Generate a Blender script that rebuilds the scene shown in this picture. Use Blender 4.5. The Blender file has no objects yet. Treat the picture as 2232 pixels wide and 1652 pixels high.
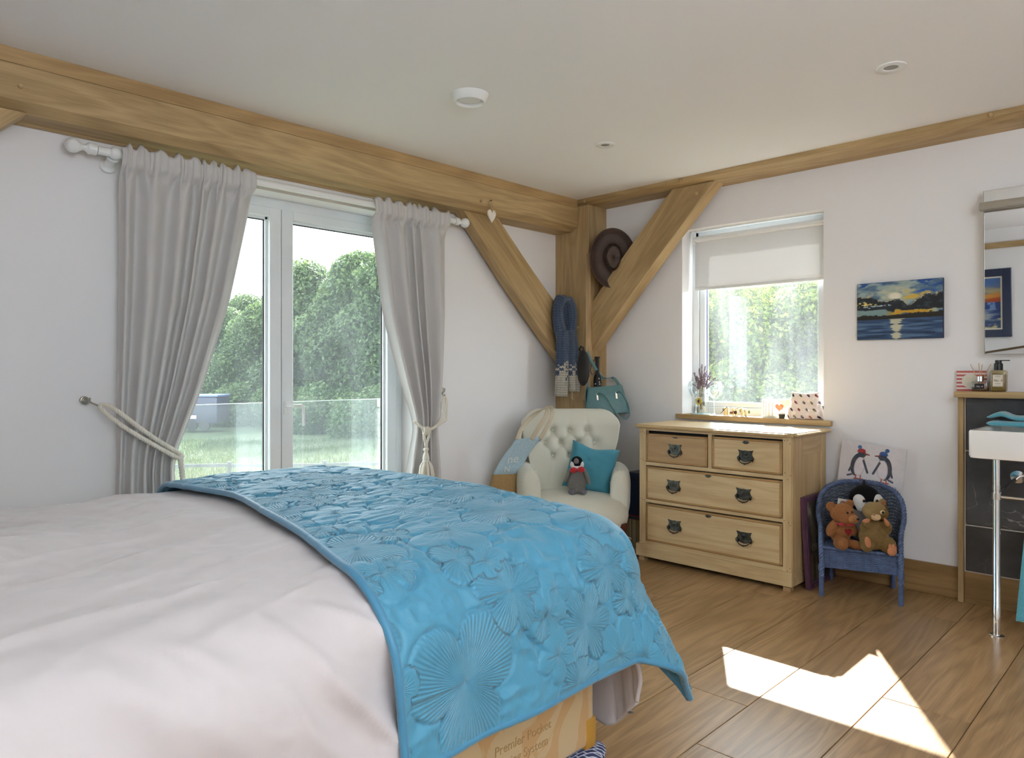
import bpy, bmesh, math, random
import numpy as np
from mathutils import Vector, Matrix
pi = math.pi
random.seed(7)
rng = np.random.default_rng(7)
scene = bpy.context.scene

# ------------------------------------------------------------------ camera
CAM = (-4.222, -3.459, 1.165)
YAW = math.radians(44.25)
cam_data = bpy.data.cameras.new('camera')
cam_data.sensor_width = 36.0
cam_data.lens = 1560 * 36.0 / 2232
cam_data.shift_y = -18 / 2232
cam_data.clip_start, cam_data.clip_end = 0.02, 600
cam = bpy.data.objects.new('camera', cam_data)
scene.collection.objects.link(cam)
cam.location = CAM
cam.rotation_euler = (pi / 2, 0, YAW - pi / 2)
scene.camera = cam

# ------------------------------------------------------------------ sky, sun, added fill, exposure
scene.view_settings.view_transform = 'Standard'
scene.view_settings.look = 'None'
scene.view_settings.gamma = 1.0
scene.view_settings.use_curve_mapping = False
scene.view_settings.exposure = 0.34
try:
    scene.cycles.max_bounces = 12
    scene.cycles.diffuse_bounces = 6
    scene.cycles.transparent_max_bounces = 24
    scene.cycles.sample_clamp_indirect = 8.0
except Exception:
    pass
world = bpy.data.worlds.new('sky')
scene.world = world
world.use_nodes = True
bg = world.node_tree.nodes['Background']
bg.inputs[0].default_value = (0.82, 0.92, 1.0, 1)
bg.inputs[1].default_value = 7.5
SUN_DIR = Vector((0.8586, 0.5126, 0.7845)).normalized()     # towards the sun
sun_data = bpy.data.lights.new('sun', 'SUN')
sun_data.energy = 26.0
sun_data.angle = math.radians(0.6)
sun_data.color = (1.0, 0.97, 0.92)
sun = bpy.data.objects.new('sun', sun_data)
scene.collection.objects.link(sun)
sun.rotation_euler = SUN_DIR.to_track_quat('Z', 'Y').to_euler()
sun.location = (20, 12, 20)


def area(name, loc, aim, sx, sy, power, color, portal=False):
    d = bpy.data.lights.new(name, 'AREA')
    d.shape = 'RECTANGLE'
    d.size, d.size_y, d.energy, d.color = sx, sy, power, color
    if portal:
        d.cycles.is_portal = True
    o = bpy.data.objects.new(name, d)
    scene.collection.objects.link(o)
    o.location = loc
    o.rotation_euler = (-Vector(aim)).to_track_quat('Z', 'Y').to_euler()
    return o


area('window_portal', (-2.3, 0.34, 1.05), (0, -1, 0), 1.7, 2.1, 1, (1, 1, 1), True)
area('window_portal', (0.3, -1.4, 1.3), (-1, 0, 0), 0.95, 0.95, 1, (1, 1, 1), True)
# two unseen fill lights added behind the photographer to brighten the room
area('fill_rear', (-3.6, -5.3, 1.5), (0.25, 1, 0.15), 2.4, 1.5, 15, (0.88, 0.94, 1.0))
area('fill_upward', (-3.9, -4.6, 1.75), (0.1, 0.15, 1), 0.8, 0.8, 66, (0.86, 0.93, 1.0))

# ------------------------------------------------------------------ mesh helpers
MW = {}


class MB:
    def __init__(self):
        self.v, self.f, self.n = [], [], 0

    def add(self, verts, faces):
        verts = np.asarray(verts, float).reshape(-1, 3)
        self.v.append(verts)
        n = self.n
        self.f.extend([tuple(i + n for i in q) for q in faces])
        self.n += len(verts)
        return self

    def box(self, a, b, bev=0.0, seg=1):
        bm = bmesh.new()
        bmesh.ops.create_cube(bm, size=1)
        a, b = Vector(a), Vector(b)
        lo = Vector([min(p, q) for p, q in zip(a, b)])
        hi = Vector([max(p, q) for p, q in zip(a, b)])
        for v in bm.verts:
            v.co = Vector([lo[i] + (v.co[i] + .5) * (hi[i] - lo[i]) for i in range(3)])
        if bev > 0:
            bmesh.ops.bevel(bm, geom=bm.edges[:] + bm.verts[:], offset=bev, segments=seg, affect='EDGES', profile=.5)
        return self._bm(bm)

    def _bm(self, bm):
        bm.verts.index_update()
        self.add([v.co[:] for v in bm.verts], [tuple(v.index for v in f.verts) for f in bm.faces])
        bm.free()
        return self

    def tube(self, pts, r, n=8, closed=False, caps=True, flat=None):
        P = np.asarray(pts, float)
        m = len(P)
        R = np.full(m, r, float) if np.isscalar(r) else np.asarray(r, float)
        T = np.gradient(P, axis=0) if not closed else (np.roll(P, -1, 0) - np.roll(P, 1, 0))
        T /= np.linalg.norm(T, axis=1)[:, None] + 1e-12
        up = np.array([0, 0, 1.]) if abs(T[0][2]) < .9 else np.array([1., 0, 0])
        U = np.cross(T[0], up); U /= np.linalg.norm(U)
        rings = []
        ang = np.linspace(0, 2 * pi, n, endpoint=False)
        for i in range(m):
            U = U - T[i] * np.dot(U, T[i]); U /= np.linalg.norm(U) + 1e-12
            W = np.cross(T[i], U)
            fl = 1.0 if flat is None else flat
            rings.append(P[i] + R[i] * (np.cos(ang)[:, None] * U + fl * np.sin(ang)[:, None] * W))
        F = []
        for i in range(m - (0 if closed else 1)):
            j = (i + 1) % m
            for k in range(n):
                l = (k + 1) % n
                F.append((i * n + k, i * n + l, j * n + l, j * n + k))
        if caps and not closed:
            F.append(tuple(range(n - 1, -1, -1)))
            F.append(tuple((m - 1) * n + k for k in range(n)))
        return self.add(np.concatenate(rings), F)

    def lathe(self, prof, c=(0, 0, 0), axis=(0, 0, 1), n=20, caps=True):
        q = Vector((0, 0, 1)).rotation_difference(Vector(axis)).to_matrix()
        V, F = [], []
        for (r, z) in prof:
            for k in range(n):
                a = 2 * pi * k / n
                V.append(q @ Vector((r * math.cos(a), r * math.sin(a), z)) + Vector(c))
        m = len(prof)
        for i in range(m - 1):
            for k in range(n):
                l = (k + 1) % n
                F.append((i * n + k, i * n + l, (i + 1) * n + l, (i + 1) * n + k))
        if caps:
            if prof[0][0] > 1e-5: F.append(tuple(range(n - 1, -1, -1)))
            if prof[-1][0] > 1e-5: F.append(tuple((m - 1) * n + k for k in range(n)))
        return self.add([v[:] for v in V], F)

    def ell(self, c, r, rot=None, nu=16, nv=10, p=1.0):
        if np.isscalar(r): r = (r, r, r)
        M = Matrix.Identity(3) if rot is None else (rot.to_matrix() if hasattr(rot, 'to_matrix') else rot)
        V = [M @ Vector((0, 0, -r[2])) + Vector(c)]
        for j in range(1, nv):
            th = pi * j / nv
            for k in range(nu):
                a = 2 * pi * k / nu
                s = math.sin(th) ** p
                V.append(M @ Vector((r[0] * s * math.cos(a), r[1] * s * math.sin(a), -r[2] * math.cos(th))) + Vector(c))
        V.append(M @ Vector((0, 0, r[2])) + Vector(c))
        F = []
        for k in range(nu):
            F.append((0, 1 + (k + 1) % nu, 1 + k))
        for j in range(nv - 2):
            for k in range(nu):
                l = (k + 1) % nu
                F.append((1 + j * nu + k, 1 + j * nu + l, 1 + (j + 1) * nu + l, 1 + (j + 1) * nu + k))
        b = 1 + (nv - 2) * nu
        for k in range(nu):
            F.append((b + k, b + (k + 1) % nu, len(V) - 1))
        return self.add([v[:] for v in V], F)

    def gridarr(self, P, wrapu=False, wrapv=False):
        nu, nv = P.shape[:2]
        i, j = np.meshgrid(np.arange(nu - (0 if wrapu else 1)), np.arange(nv - (0 if wrapv else 1)), indexing='ij')
        i, j = i.ravel(), j.ravel()
        i2, j2 = (i + 1) % nu, (j + 1) % nv
        F = np.stack([i * nv + j, i2 * nv + j, i2 * nv + j2, i * nv + j2], 1)
        return self.add(P.reshape(-1, 3), [tuple(q) for q in F.tolist()])

    def sheet(self, P, t):
        """closed slab: grid P thickened by t against its normals"""
        N = grid_normals(P)
        Q = P - N * t
        nu, nv = P.shape[:2]
        self.gridarr(P)
        b0 = self.n - nu * nv
        self.gridarr(Q)
        b1 = self.n - nu * nv
        last = nu * nv
        self.f[-(nu - 1) * (nv - 1):] = [tuple(reversed(q)) for q in self.f[-(nu - 1) * (nv - 1):]]
        rim = [(i, 0) for i in range(nu)] + [(nu - 1, j) for j in range(1, nv)] + [(i, nv - 1) for i in range(nu - 2, -1, -1)] + [(0, j) for j in range(nv - 2, 0, -1)]
        for a, b in zip(rim, rim[1:] + rim[:1]):
            p, q = a[0] * nv + a[1], b[0] * nv + b[1]
            self.f.append((b0 + p, b1 + p, b1 + q, b0 + q))
        return self

    def prism(self, poly, axis, a0, a1):
        n = len(poly)
        def mk(p, a):
            return {'x': (a, p[0], p[1]), 'y': (p[0], a, p[1]), 'z': (p[0], p[1], a)}[axis]
        V = [mk(p, a0) for p in poly] + [mk(p, a1) for p in poly]
        F = [tuple(range(n - 1, -1, -1)), tuple(range(n, 2 * n))]
        for k in range(n):
            l = (k + 1) % n
            F.append((k, l, n + l, n + k))
        return self.add(V, F)

    def xf(self, M):
        A = np.concatenate(self.v) if self.v else np.zeros((0, 3))
        M = np.array(M.to_4x4())
        self.v = [A @ M[:3, :3].T + M[:3, 3]]
        return self

    def verts(self):
        return np.concatenate(self.v)


def grid_normals(P):
    du, dv = np.gradient(P, axis=0), np.gradient(P, axis=1)
    N = np.cross(du, dv)
    return N / (np.linalg.norm(N, axis=2, keepdims=True) + 1e-12)


def _mesh(name, mb, m, smooth, M=None, fix=True):
    V = mb.verts()
    if M is not None:
        A = np.array(M.inverted())
        V = V @ A[:3, :3].T + A[:3, 3]
    me = bpy.data.meshes.new(name)
    me.from_pydata(V.tolist(), [], mb.f)
    if fix:
        bm = bmesh.new(); bm.from_mesh(me)
        bmesh.ops.recalc_face_normals(bm, faces=bm.faces)
        bm.to_mesh(me); bm.free()
    if smooth is not False:
        me.polygons.foreach_set('use_smooth', [True] * len(me.polygons))
        if smooth is not True:
            try:
                me.set_sharp_from_angle(angle=math.radians(smooth))
            except Exception:
                pass
    if m is not None:
        me.materials.append(m)
    return me


def props(o, label=None, cat=None, group=None, kind=None):
    if label: o['label'] = label
    if cat: o['category'] = cat
    if group: o['group'] = group
    if kind: o['kind'] = kind
    return o


def thing(name, label, cat, loc, rz=0.0, group=None, kind=None):
    o = bpy.data.objects.new(name, None)
    scene.collection.objects.link(o)
    o.location = loc
    o.rotation_euler = (0, 0, rz)
    o.empty_display_size = .05
    MW[o.name] = Matrix.Translation(loc) @ Matrix.Rotation(rz, 4, 'Z')
    return props(o, label, cat, group, kind)


def part(name, mb, m, parent, world=False, smooth=30, label=None, kind=None, fix=True):
    """mesh child; mb is in the thing's own frame, or in room coordinates when world=True"""
    M = MW[parent.name]
    me = _mesh(name, mb, m, smooth, M if world else None, fix)
    o = bpy.data.objects.new(name, me)
    scene.collection.objects.link(o)
    o.parent = parent
    MW[o.name] = M
    return props(o, label, None, None, kind)


def solo(name, mb, m, label, cat, group=None, kind=None, smooth=30, loc=None, fix=True):
    """single-mesh top-level object from room coordinates; origin at the middle of its underside"""
    V = mb.verts()
    if loc is None:
        lo, hi = V.min(0), V.max(0)
        loc = ((lo[0] + hi[0]) / 2, (lo[1] + hi[1]) / 2, lo[2])
    M = Matrix.Translation(loc)
    o = bpy.data.objects.new(name, _mesh(name, mb, m, smooth, M, fix))
    scene.collection.objects.link(o)
    o.location = loc
    MW[o.name] = M
    return props(o, label, cat, group, kind)


def copy_tree(o, parent=None):
    c = o.copy()
    scene.collection.objects.link(c)
    if parent is not None: c.parent = parent
    MW[c.name] = MW[o.name]
    for ch in list(o.children):
        copy_tree(ch, c)
    return c


def text(name, body, size, m, parent, loc, rx, ry, rz, ext=0.0004, shear=0.0, align='CENTER', label=None):
    c = bpy.data.curves.new(name, 'FONT')
    c.body, c.size, c.extrude, c.shear = body, size, ext, shear
    c.align_x, c.align_y = align, 'CENTER'
    c.materials.append(m)
    tmp = bpy.data.objects.new(name + '_curve', c)
    me = bpy.data.meshes.new_from_object(tmp)
    bpy.data.objects.remove(tmp)
    o = bpy.data.objects.new(name, me)
    scene.collection.objects.link(o)
    o.parent = parent
    MW[o.name] = MW[parent.name]
    o.matrix_local = MW[parent.name].inverted() @ (Matrix.Translation(loc) @ (rx if isinstance(rx, Matrix) else (Matrix.Rotation(rz, 4, 'Z') @ Matrix.Rotation(ry, 4, 'Y') @ Matrix.Rotation(rx, 4, 'X'))))
    return props(o, label)


def basis(right, up):
    """4x4 rotation whose x axis runs along right and y axis along up (for lettering)"""
    r = Vector(right).normalized(); u = Vector(up).normalized()
    n = r.cross(u).normalized(); u = n.cross(r)
    return Matrix((r, u, n)).transposed().to_4x4()


# value noise in numpy
_perm = rng.permutation(512)
_val = rng.random(512)


def vnoise(x, y):
    xi, yi = np.floor(x).astype(int), np.floor(y).astype(int)
    fx, fy = x - xi, y - yi
    fx, fy = fx * fx * (3 - 2 * fx), fy * fy * (3 - 2 * fy)
    h = lambda a, b: _val[_perm[(_perm[a & 255] + b) & 511]]
    return (h(xi, yi) * (1 - fx) * (1 - fy) + h(xi + 1, yi) * fx * (1 - fy) + h(xi, yi + 1) * (1 - fx) * fy + h(xi + 1, yi + 1) * fx * fy) * 2 - 1


def fbm(x, y, o=4):
    s, a = 0, 1
    for k in range(o):
        s = s + a * vnoise(x * 2 ** k + 17.3 * k, y * 2 ** k + 5.1 * k)
        a *= .5
    return s


def smooth01(t):
    t = np.clip(t, 0, 1)
    return t * t * (3 - 2 * t)


# ------------------------------------------------------------------ materials
def nt(name):
    m = bpy.data.materials.new(name)
    m.use_nodes = True
    return m, m.node_tree.nodes, m.node_tree.links


def rgb(r, g, b):
    """sRGB 0-255 to linear"""
    f = lambda c: c / 12.92 if c <= .04045 else ((c + .055) / 1.055) ** 2.4
    return (f(r / 255), f(g / 255), f(b / 255), 1)


def plain(name, col, rough=.6, metal=0.0, noise=0.0, nscale=30, bump=0.0, bscale=200, spec=.5, sheen=0.0, trans=0.0, emit=None, coord='Object'):
    m, N, L = nt(name)
    p = N['Principled BSDF']
    p.inputs['Base Color'].default_value = col
    p.inputs['Roughness'].default_value = rough
    p.inputs['Metallic'].default_value = metal
    p.inputs['Specular IOR Level'].default_value = spec
    if sheen: p.inputs['Sheen Weight'].default_value = sheen
    tc = N.new('ShaderNodeTexCoord')
    if noise:
        n = N.new('ShaderNodeTexNoise'); n.inputs['Scale'].default_value = nscale; n.inputs['Detail'].default_value = 5
        L.new(tc.outputs[coord], n.inputs['Vector'])
        r = N.new('ShaderNodeValToRGB')
        r.color_ramp.elements[0].position, r.color_ramp.elements[1].position = .3, .7
        r.color_ramp.elements[0].color = [c * (1 - noise) for c in col[:3]] + [1]
        r.color_ramp.elements[1].color = [min(1, c * (1 + noise)) for c in col[:3]] + [1]
        L.new(n.outputs['Fac'], r.inputs['Fac']); L.new(r.outputs['Color'], p.inputs['Base Color'])
    if bump:
        n2 = N.new('ShaderNodeTexNoise'); n2.inputs['Scale'].default_value = bscale; n2.inputs['Detail'].default_value = 4
        L.new(tc.outputs[coord], n2.inputs['Vector'])
        b = N.new('ShaderNodeBump'); b.inputs['Strength'].default_value = bump; b.inputs['Distance'].default_value = .002
        L.new(n2.outputs['Fac'], b.inputs['Height']); L.new(b.outputs['Normal'], p.inputs['Normal'])
    if trans:
        t = N.new('ShaderNodeBsdfTranslucent'); t.inputs['Color'].default_value = col
        mx = N.new('ShaderNodeMixShader'); mx.inputs[0].default_value = trans
        L.new(p.outputs[0], mx.inputs[1]); L.new(t.outputs[0], mx.inputs[2])
        L.new(mx.outputs[0], N['Material Output'].inputs['Surface'])
    return m


def wood(name, dark, light, axis, rough=.5, ring=9.0, grain=1.0, vary=0.0, bump=.15, knots=0.0, contrast=.5):
    """oak / pine: grain stretched along one object axis"""
    m, N, L = nt(name)
    p = N['Principled BSDF']
    p.inputs['Roughness'].default_value = rough
    tc = N.new('ShaderNodeTexCoord')
    vec = tc.outputs['Object']
    if vary:
        oi = N.new('ShaderNodeObjectInfo')
        mul = N.new('ShaderNodeMath'); mul.operation = 'MULTIPLY'; mul.inputs[1].default_value = 37.0
        L.new(oi.outputs['Random'], mul.inputs[0])
        va = N.new('ShaderNodeVectorMath'); va.operation = 'ADD'
        L.new(vec, va.inputs[0]); L.new(mul.outputs[0], va.inputs[1]); vec = va.outputs[0]
    def mapped(s_long, s_cross):
        mp = N.new('ShaderNodeMapping')
        s = [s_cross] * 3; s['xyz'.index(axis)] = s_long
        mp.inputs['Scale'].default_value = s
        L.new(vec, mp.inputs['Vector']); return mp.outputs[0]
    n1 = N.new('ShaderNodeTexNoise'); n1.inputs['Scale'].default_value = 1; n1.inputs['Detail'].default_value = 3; n1.inputs['Distortion'].default_value = .6
    L.new(mapped(.55, 5.0), n1.inputs['Vector'])
    # cathedral figure: contour lines of a stretched noise
    mu = N.new('ShaderNodeMath'); mu.operation = 'MULTIPLY'; mu.inputs[1].default_value = ring
    L.new(n1.outputs['Fac'], mu.inputs[0])
    si = N.new('ShaderNodeMath'); si.operation = 'PINGPONG'; si.inputs[1].default_value = .5
    L.new(mu.outputs[0], si.inputs[0])
    n2 = N.new('ShaderNodeTexNoise'); n2.inputs['Scale'].default_value = 1; n2.inputs['Detail'].default_value = 6
    L.new(mapped(6 * grain, 190 * grain), n2.inputs['Vector'])
    n3 = N.new('ShaderNodeTexNoise'); n3.inputs['Scale'].default_value = 1; n3.inputs['Detail'].default_value = 3
    L.new(mapped(.8, 3.0), n3.inputs['Vector'])
    def lin(a, wa, b, wb):
        x = N.new('ShaderNodeMath'); x.operation = 'MULTIPLY'; x.inputs[1].default_value = wa; L.new(a, x.inputs[0])
        y = N.new('ShaderNodeMath'); y.operation = 'MULTIPLY_ADD'; y.inputs[1].default_value = wb; L.new(b, y.inputs[0]); L.new(x.outputs[0], y.inputs[2])
        return y.outputs[0]
    s = lin(si.outputs[0], .55 * contrast * 2, n2.outputs['Fac'], .45)
    s = lin(s, 1.0, n3.outputs['Fac'], .45)
    r = N.new('ShaderNodeValToRGB')
    r.color_ramp.elements[0].position, r.color_ramp.elements[1].position = .32, .92
    r.color_ramp.elements[0].color, r.color_ramp.elements[1].color = dark, light
    L.new(s, r.inputs['Fac'])
    col = r.outputs['Color']
    if knots:
        v = N.new('ShaderNodeTexVoronoi'); v.inputs['Scale'].default_value = 1
        L.new(mapped(1.1, 2.6), v.inputs['Vector'])
        kr = N.new('ShaderNodeValToRGB')
        kr.color_ramp.elements[0].position, kr.color_ramp.elements[1].position = .02, .075
        kr.color_ramp.elements[0].color, kr.color_ramp.elements[1].color = (1, 1, 1, 1), (0, 0, 0, 1)
        L.new(v.outputs['Distance'], kr.inputs['Fac'])
        kf = N.new('ShaderNodeMath'); kf.operation = 'MULTIPLY'; kf.inputs[1].default_value = knots; L.new(kr.outputs['Color'], kf.inputs[0])
        mx = N.new('ShaderNodeMixRGB'); mx.inputs[2].default_value = [c * .35 for c in dark[:3]] + [1]
        L.new(kf.outputs[0], mx.inputs[0]); L.new(col, mx.inputs[1]); col = mx.outputs[0]
    if vary:
        hs = N.new('ShaderNodeHueSaturation')
        vr = N.new('ShaderNodeMapRange'); vr.inputs[3].default_value = 1 - vary; vr.inputs[4].default_value = 1 + vary
        L.new(oi.outputs['Random'], vr.inputs[0]); L.new(vr.outputs[0], hs.inputs['Value']); L.new(col, hs.inputs['Color']); col = hs.outputs[0]
    L.new(col, p.inputs['Base Color'])
    b = N.new('ShaderNodeBump'); b.inputs['Strength'].default_value = bump; b.inputs['Distance'].default_value = .002
    L.new(n2.outputs['Fac'], b.inputs['Height']); L.new(b.outputs['Normal'], p.inputs['Normal'])
    return m


def glass(name, tint=(1, 1, 1, 1), refl=.06, rough=0.0, dirt=0.0, dirt_scale=(3, 3, 1.2), dirt_col=(.9, .95, 1, 1), fres=True):
    m, N, L = nt(name)
    N.remove(N['Principled BSDF'])
    t = N.new('ShaderNodeBsdfTransparent'); t.inputs[0].default_value = tint
    g = N.new('ShaderNodeBsdfGlossy'); g.inputs['Roughness'].default_value = rough
    mx = N.new('ShaderNodeMixShader')
    if fres:
        lw = N.new('ShaderNodeLayerWeight'); lw.inputs[0].default_value = .25
        mr = N.new('ShaderNodeMapRange'); mr.inputs[3].default_value = refl; mr.inputs[4].default_value = min(1, refl * 8)
        L.new(lw.outputs['Facing'], mr.inputs[0]); L.new(mr.outputs[0], mx.inputs[0])
    else:
        mx.inputs[0].default_value = refl
    L.new(t.outputs[0], mx.inputs[1]); L.new(g.outputs[0], mx.inputs[2])
    out = mx.outputs[0]
    if dirt:
        tc = N.new('ShaderNodeTexCoord'); mp = N.new('ShaderNodeMapping'); mp.inputs['Scale'].default_value = dirt_scale
        L.new(tc.outputs['Object'], mp.inputs['Vector'])
        n = N.new('ShaderNodeTexNoise'); n.inputs['Scale'].default_value = 1.0; n.inputs['Detail'].default_value = 5; n.inputs['Roughness'].default_value = .6
        L.new(mp.outputs[0], n.inputs['Vector'])
        r = N.new('ShaderNodeMapRange'); r.inputs[1].default_value = .35; r.inputs[2].default_value = .75; r.inputs[3].default_value = dirt * .25; r.inputs[4].default_value = dirt
        L.new(n.outputs['Fac'], r.inputs[0])
        d = N.new('ShaderNodeBsdfTranslucent'); d.inputs[0].default_value = dirt_col
        m2 = N.new('ShaderNodeMixShader')
        L.new(r.outputs[0], m2.inputs[0]); L.new(out, m2.inputs[1]); L.new(d.outputs[0], m2.inputs[2]); out = m2.outputs[0]
    L.new(out, N['Material Output'].inputs['Surface'])
    return m


MAT = {}
MAT['wall'] = plain('wall_paint', rgb(235, 234, 235), .85, bump=.05, bscale=90)
MAT['ceil'] = plain('ceiling_paint', rgb(240, 239, 239), .9)
MAT['white'] = plain('white_gloss', rgb(232, 233, 232), .3)
MAT['frame'] = plain('white_frame', rgb(226, 230, 232), .28)
OD, OL = rgb(150, 122, 80), rgb(206, 178, 130)
for ax in 'xyz':
    MAT['oak_' + ax] = wood('oak_' + ax, OD, OL, ax, .55, knots=.6, contrast=.35, bump=.2)
MAT['oak_trim'] = wood('oak_board', rgb(150, 119, 76), rgb(200, 168, 118), 'x', .5, contrast=.4)
MAT['floor'] = wood('oak_floor', rgb(128, 98, 62), rgb(186, 150, 106), 'x', .31, ring=11, vary=.10, knots=.5, contrast=.45, bump=.1)
MAT['skirt'] = wood('oak_skirting', rgb(122, 92, 54), rgb(170, 134, 86), 'y', .45, contrast=.5)
PD, PL = rgb(170, 140, 96), rgb(214, 190, 146)
for ax in 'xyz':
    MAT['pine_' + ax] = wood('pine_' + ax, PD, PL, ax, .42, ring=8, contrast=.35, bump=.06)
MAT['pine_dark'] = wood('pine_worn', rgb(150, 116, 76), rgb(190, 158, 112), 'y', .5, ring=6, contrast=.3, bump=.06)
MAT['pine_edge'] = wood('pine_moulding', rgb(140, 100, 54), rgb(188, 150, 94), 'y', .42, contrast=.3, bump=.06)
MAT['dark'] = plain('dark_gap', (.01, .01, .012, 1), .9)
MAT['iron'] = plain('antique_metal', rgb(74, 74, 70), .35, metal=.9, noise=.5, nscale=60)
MAT['chrome'] = plain('chrome', (.8, .8, .8, 1), .08, metal=1)
MAT['steel'] = plain('brushed_steel', rgb(176, 172, 160), .3, metal=1)
MAT['glass'] = glass('window_glass', (.97, .985, .98, 1), .035, dirt=.045, dirt_scale=(2.2, 2.2, .9))
MAT['glass2'] = glass('window_glass_dusty', (.97, .985, .98, 1), .018, dirt=.045, dirt_scale=(6, 6, 1.0))
MAT['balu'] = glass('balustrade_glass', (.93, .97, .96, 1), .05, dirt=.02)
MAT['drink'] = glass('drinking_glass', (.93, .96, .95, 1), .10, dirt=.04, dirt_scale=(20, 20, 20))

H = 2.392
XL, YN = -4.95, -5.4      # far ends of the room behind the photographer
# ------------------------------------------------------------------ room shell
def S(name, mb, m, label, cat, **k):
    return solo(name, mb, m, label, cat, kind='structure', **k)


# window wall with the balcony door opening
A0, A1, AH = -3.11, -1.505, 2.089
w = MB()
w.box((XL, 0, 0), (A0, .30, 2.7)).box((A1, 0, 0), (.30, .30, 2.7)).box((A0, 0, AH), (A1, .30, 2.7))
S('wall_left', w, MAT['wall'], 'white wall with the balcony door and oak beam', 'wall', smooth=False)
B0, B1, BS, BH = -1.861, -0.935, .846, 2.10
w = MB()
w.box((0, YN, 0), (.30, B0, 2.7)).box((0, B1, 0), (.30, 0, 2.7)).box((0, B0, 0), (.30, B1, BS)).box((0, B0, BH), (.30, B1, 2.7))
S('wall_right', w, MAT['wall'], 'white wall with the small window and chest of drawers', 'wall', smooth=False)
S('wall_back', MB().box((XL - .2, YN, 0), (XL, .30, 2.7)), MAT['wall'], 'white wall behind the bed head, seen in the mirror', 'wall', smooth=False)
S('wall_near', MB().box((XL - .2, YN - .2, 0), (.30, YN, 2.7)), MAT['wall'], 'white wall behind the photographer', 'wall', smooth=False)
S('ceiling', MB().box((XL - .2, YN - .2, H), (.30, .30, H + .2)), MAT['ceil'], 'flat white painted ceiling', 'ceiling', smooth=False)
# floor: sub-floor plus wide oak planks
fl = S('floor', MB().box((XL, YN, -.2), (.30, .30, -.012)), plain('subfloor', (.03, .02, .012, 1), .9), 'floor of wide oak planks', 'floor', smooth=False)
rows = [.0, -.29, -.575, -.865, -1.155, -1.445, -1.716, -2.035, -2.31, -2.622, -2.895, -3.18, -3.47, -3.76, -4.05, -4.34, -4.63, -4.92, -5.2, YN]
ends = {5: [-1.04, -3.1], 7: [-.62, -2.9], 8: [-1.87, -4.0], 9: [-2.216, -.4], 10: [-1.47, -3.5]}
for k in range(len(rows) - 1):
    cuts = sorted(ends.get(k + 1, [-1.0 - ((k * 1.37) % 2.1), -3.2 - ((k * .73) % 1.2)]))
    xs = [XL] + cuts + [0.0]
    for a, b in zip(xs[:-1], xs[1:]):
        g = .0013
        q = MB().box((a + g, rows[k + 1] + g, -.012), (b - g, rows[k] - g, 0), .0012)
        part('plank', q, MAT['floor'], fl, smooth=False)
# each plank gets its own origin, so the grain differs from board to board
for o in list(fl.children):
    V = np.array([v.co[:] for v in o.data.vertices]); c = Vector((V.max(0) + V.min(0)) / 2)
    o.data.transform(Matrix.Translation(-c))
    o.location = c - fl.location
S('baseboard_right', MB().box((-.018, -2.548, 0), (0, -.31, .161), .003), MAT['skirt'], 'oak skirting board along the wall behind the wicker chair', 'skirting')
S('baseboard_left', MB().box((A1 + .02, -.018, 0), (-.21, 0, .161), .003), MAT['oak_trim'], 'oak skirting board under the window wall', 'skirting')

# oak frame
bm_ = thing('trim_1', 'long heavy oak beam over the balcony door', 'beam', (-2.6, 0, 2.165), kind='structure')
q = MB(); q.prism([(0.0, 2.165), (-.155, 2.165), (-.21, 2.196), (-.21, 2.331), (0, 2.331)], 'x', XL, -.212)
part('beam', q, MAT['oak_x'], bm_, world=True, smooth=False)
part('top_board', MB().box((XL, -.209, 2.333), (-.212, 0, H), .001), MAT['oak_trim'], bm_, world=True, smooth=False)
part('wall_plate', MB().box((XL, -.03, 2.158), (-1.25, -.0, 2.166), .001), MAT['oak_x'], bm_, world=True, smooth=False)
for (x, z) in ((-3.575, 2.25), (-1.165, 2.222)):
    part('peg', MB().lathe([(.009, 0), (.009, .008), (.006, .011), (0, .011)], (x, -.21, z), (0, -1, 0), 10), MAT['oak_y'], bm_, world=True)
q = MB(); q.prism([(0, 2.343), (-.145, 2.343), (-.178, 2.352), (-.21, 2.366), (-.21, H), (0, H)], 'y', YN, -.0)
b2 = thing('trim_2', 'shallow oak beam along the top of the right wall', 'beam', (0, -2.5, 2.343), kind='structure')
part('beam', q, MAT['oak_y'], b2, world=True, smooth=False)
for (y, z) in ((-.27, 2.372), (-.93, 2.374), (-1.05, 2.376), (-2.72, 2.374)):
    part('peg', MB().lathe([(.011, 0), (.011, .018), (.008, .022), (0, .022)], (-.205, y, z), (-1, 0, 0), 10), MAT['oak_x'], b2, world=True)
po = thing('trim_3', 'square oak post in the corner of the room', 'post', (-.105, -.154, 0), kind='structure')
c_ = .024
q = MB(); q.prism([(0, 0), (-.21, 0), (-.21, -.308 + c_), (-.21 + c_, -.308), (0, -.308)], 'z', 0, 2.0)
q.prism([(0, 0), (-.21, 0), (-.21, -.308 + .006), (-.21 + .006, -.308), (0, -.308)], 'z', 2.0, 2.343)
part('post', q, MAT['oak_z'], po, world=True, smooth=False)
part('peg', MB().lathe([(.011, 0), (.011, .016), (.008, .02), (0, .02)], (-.21, -.215, 1.474), (-1, 0, 0), 10), MAT['oak_x'], po, world=True)


def curve_pts(a, b, sag, n=7):
    a, b = np.array(a), np.array(b)
    d = b - a; nrm = np.array([-d[1], d[0]]) / np.linalg.norm(d)
    return [tuple(a + d * t + nrm * sag * 4 * t * (1 - t)) for t in np.linspace(0, 1, n)]


lo = curve_pts((-1.232, 2.165), (-.21, 1.175), -.018)
hi = curve_pts((-.21, 1.53), (-.93, 2.165), .012)


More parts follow.
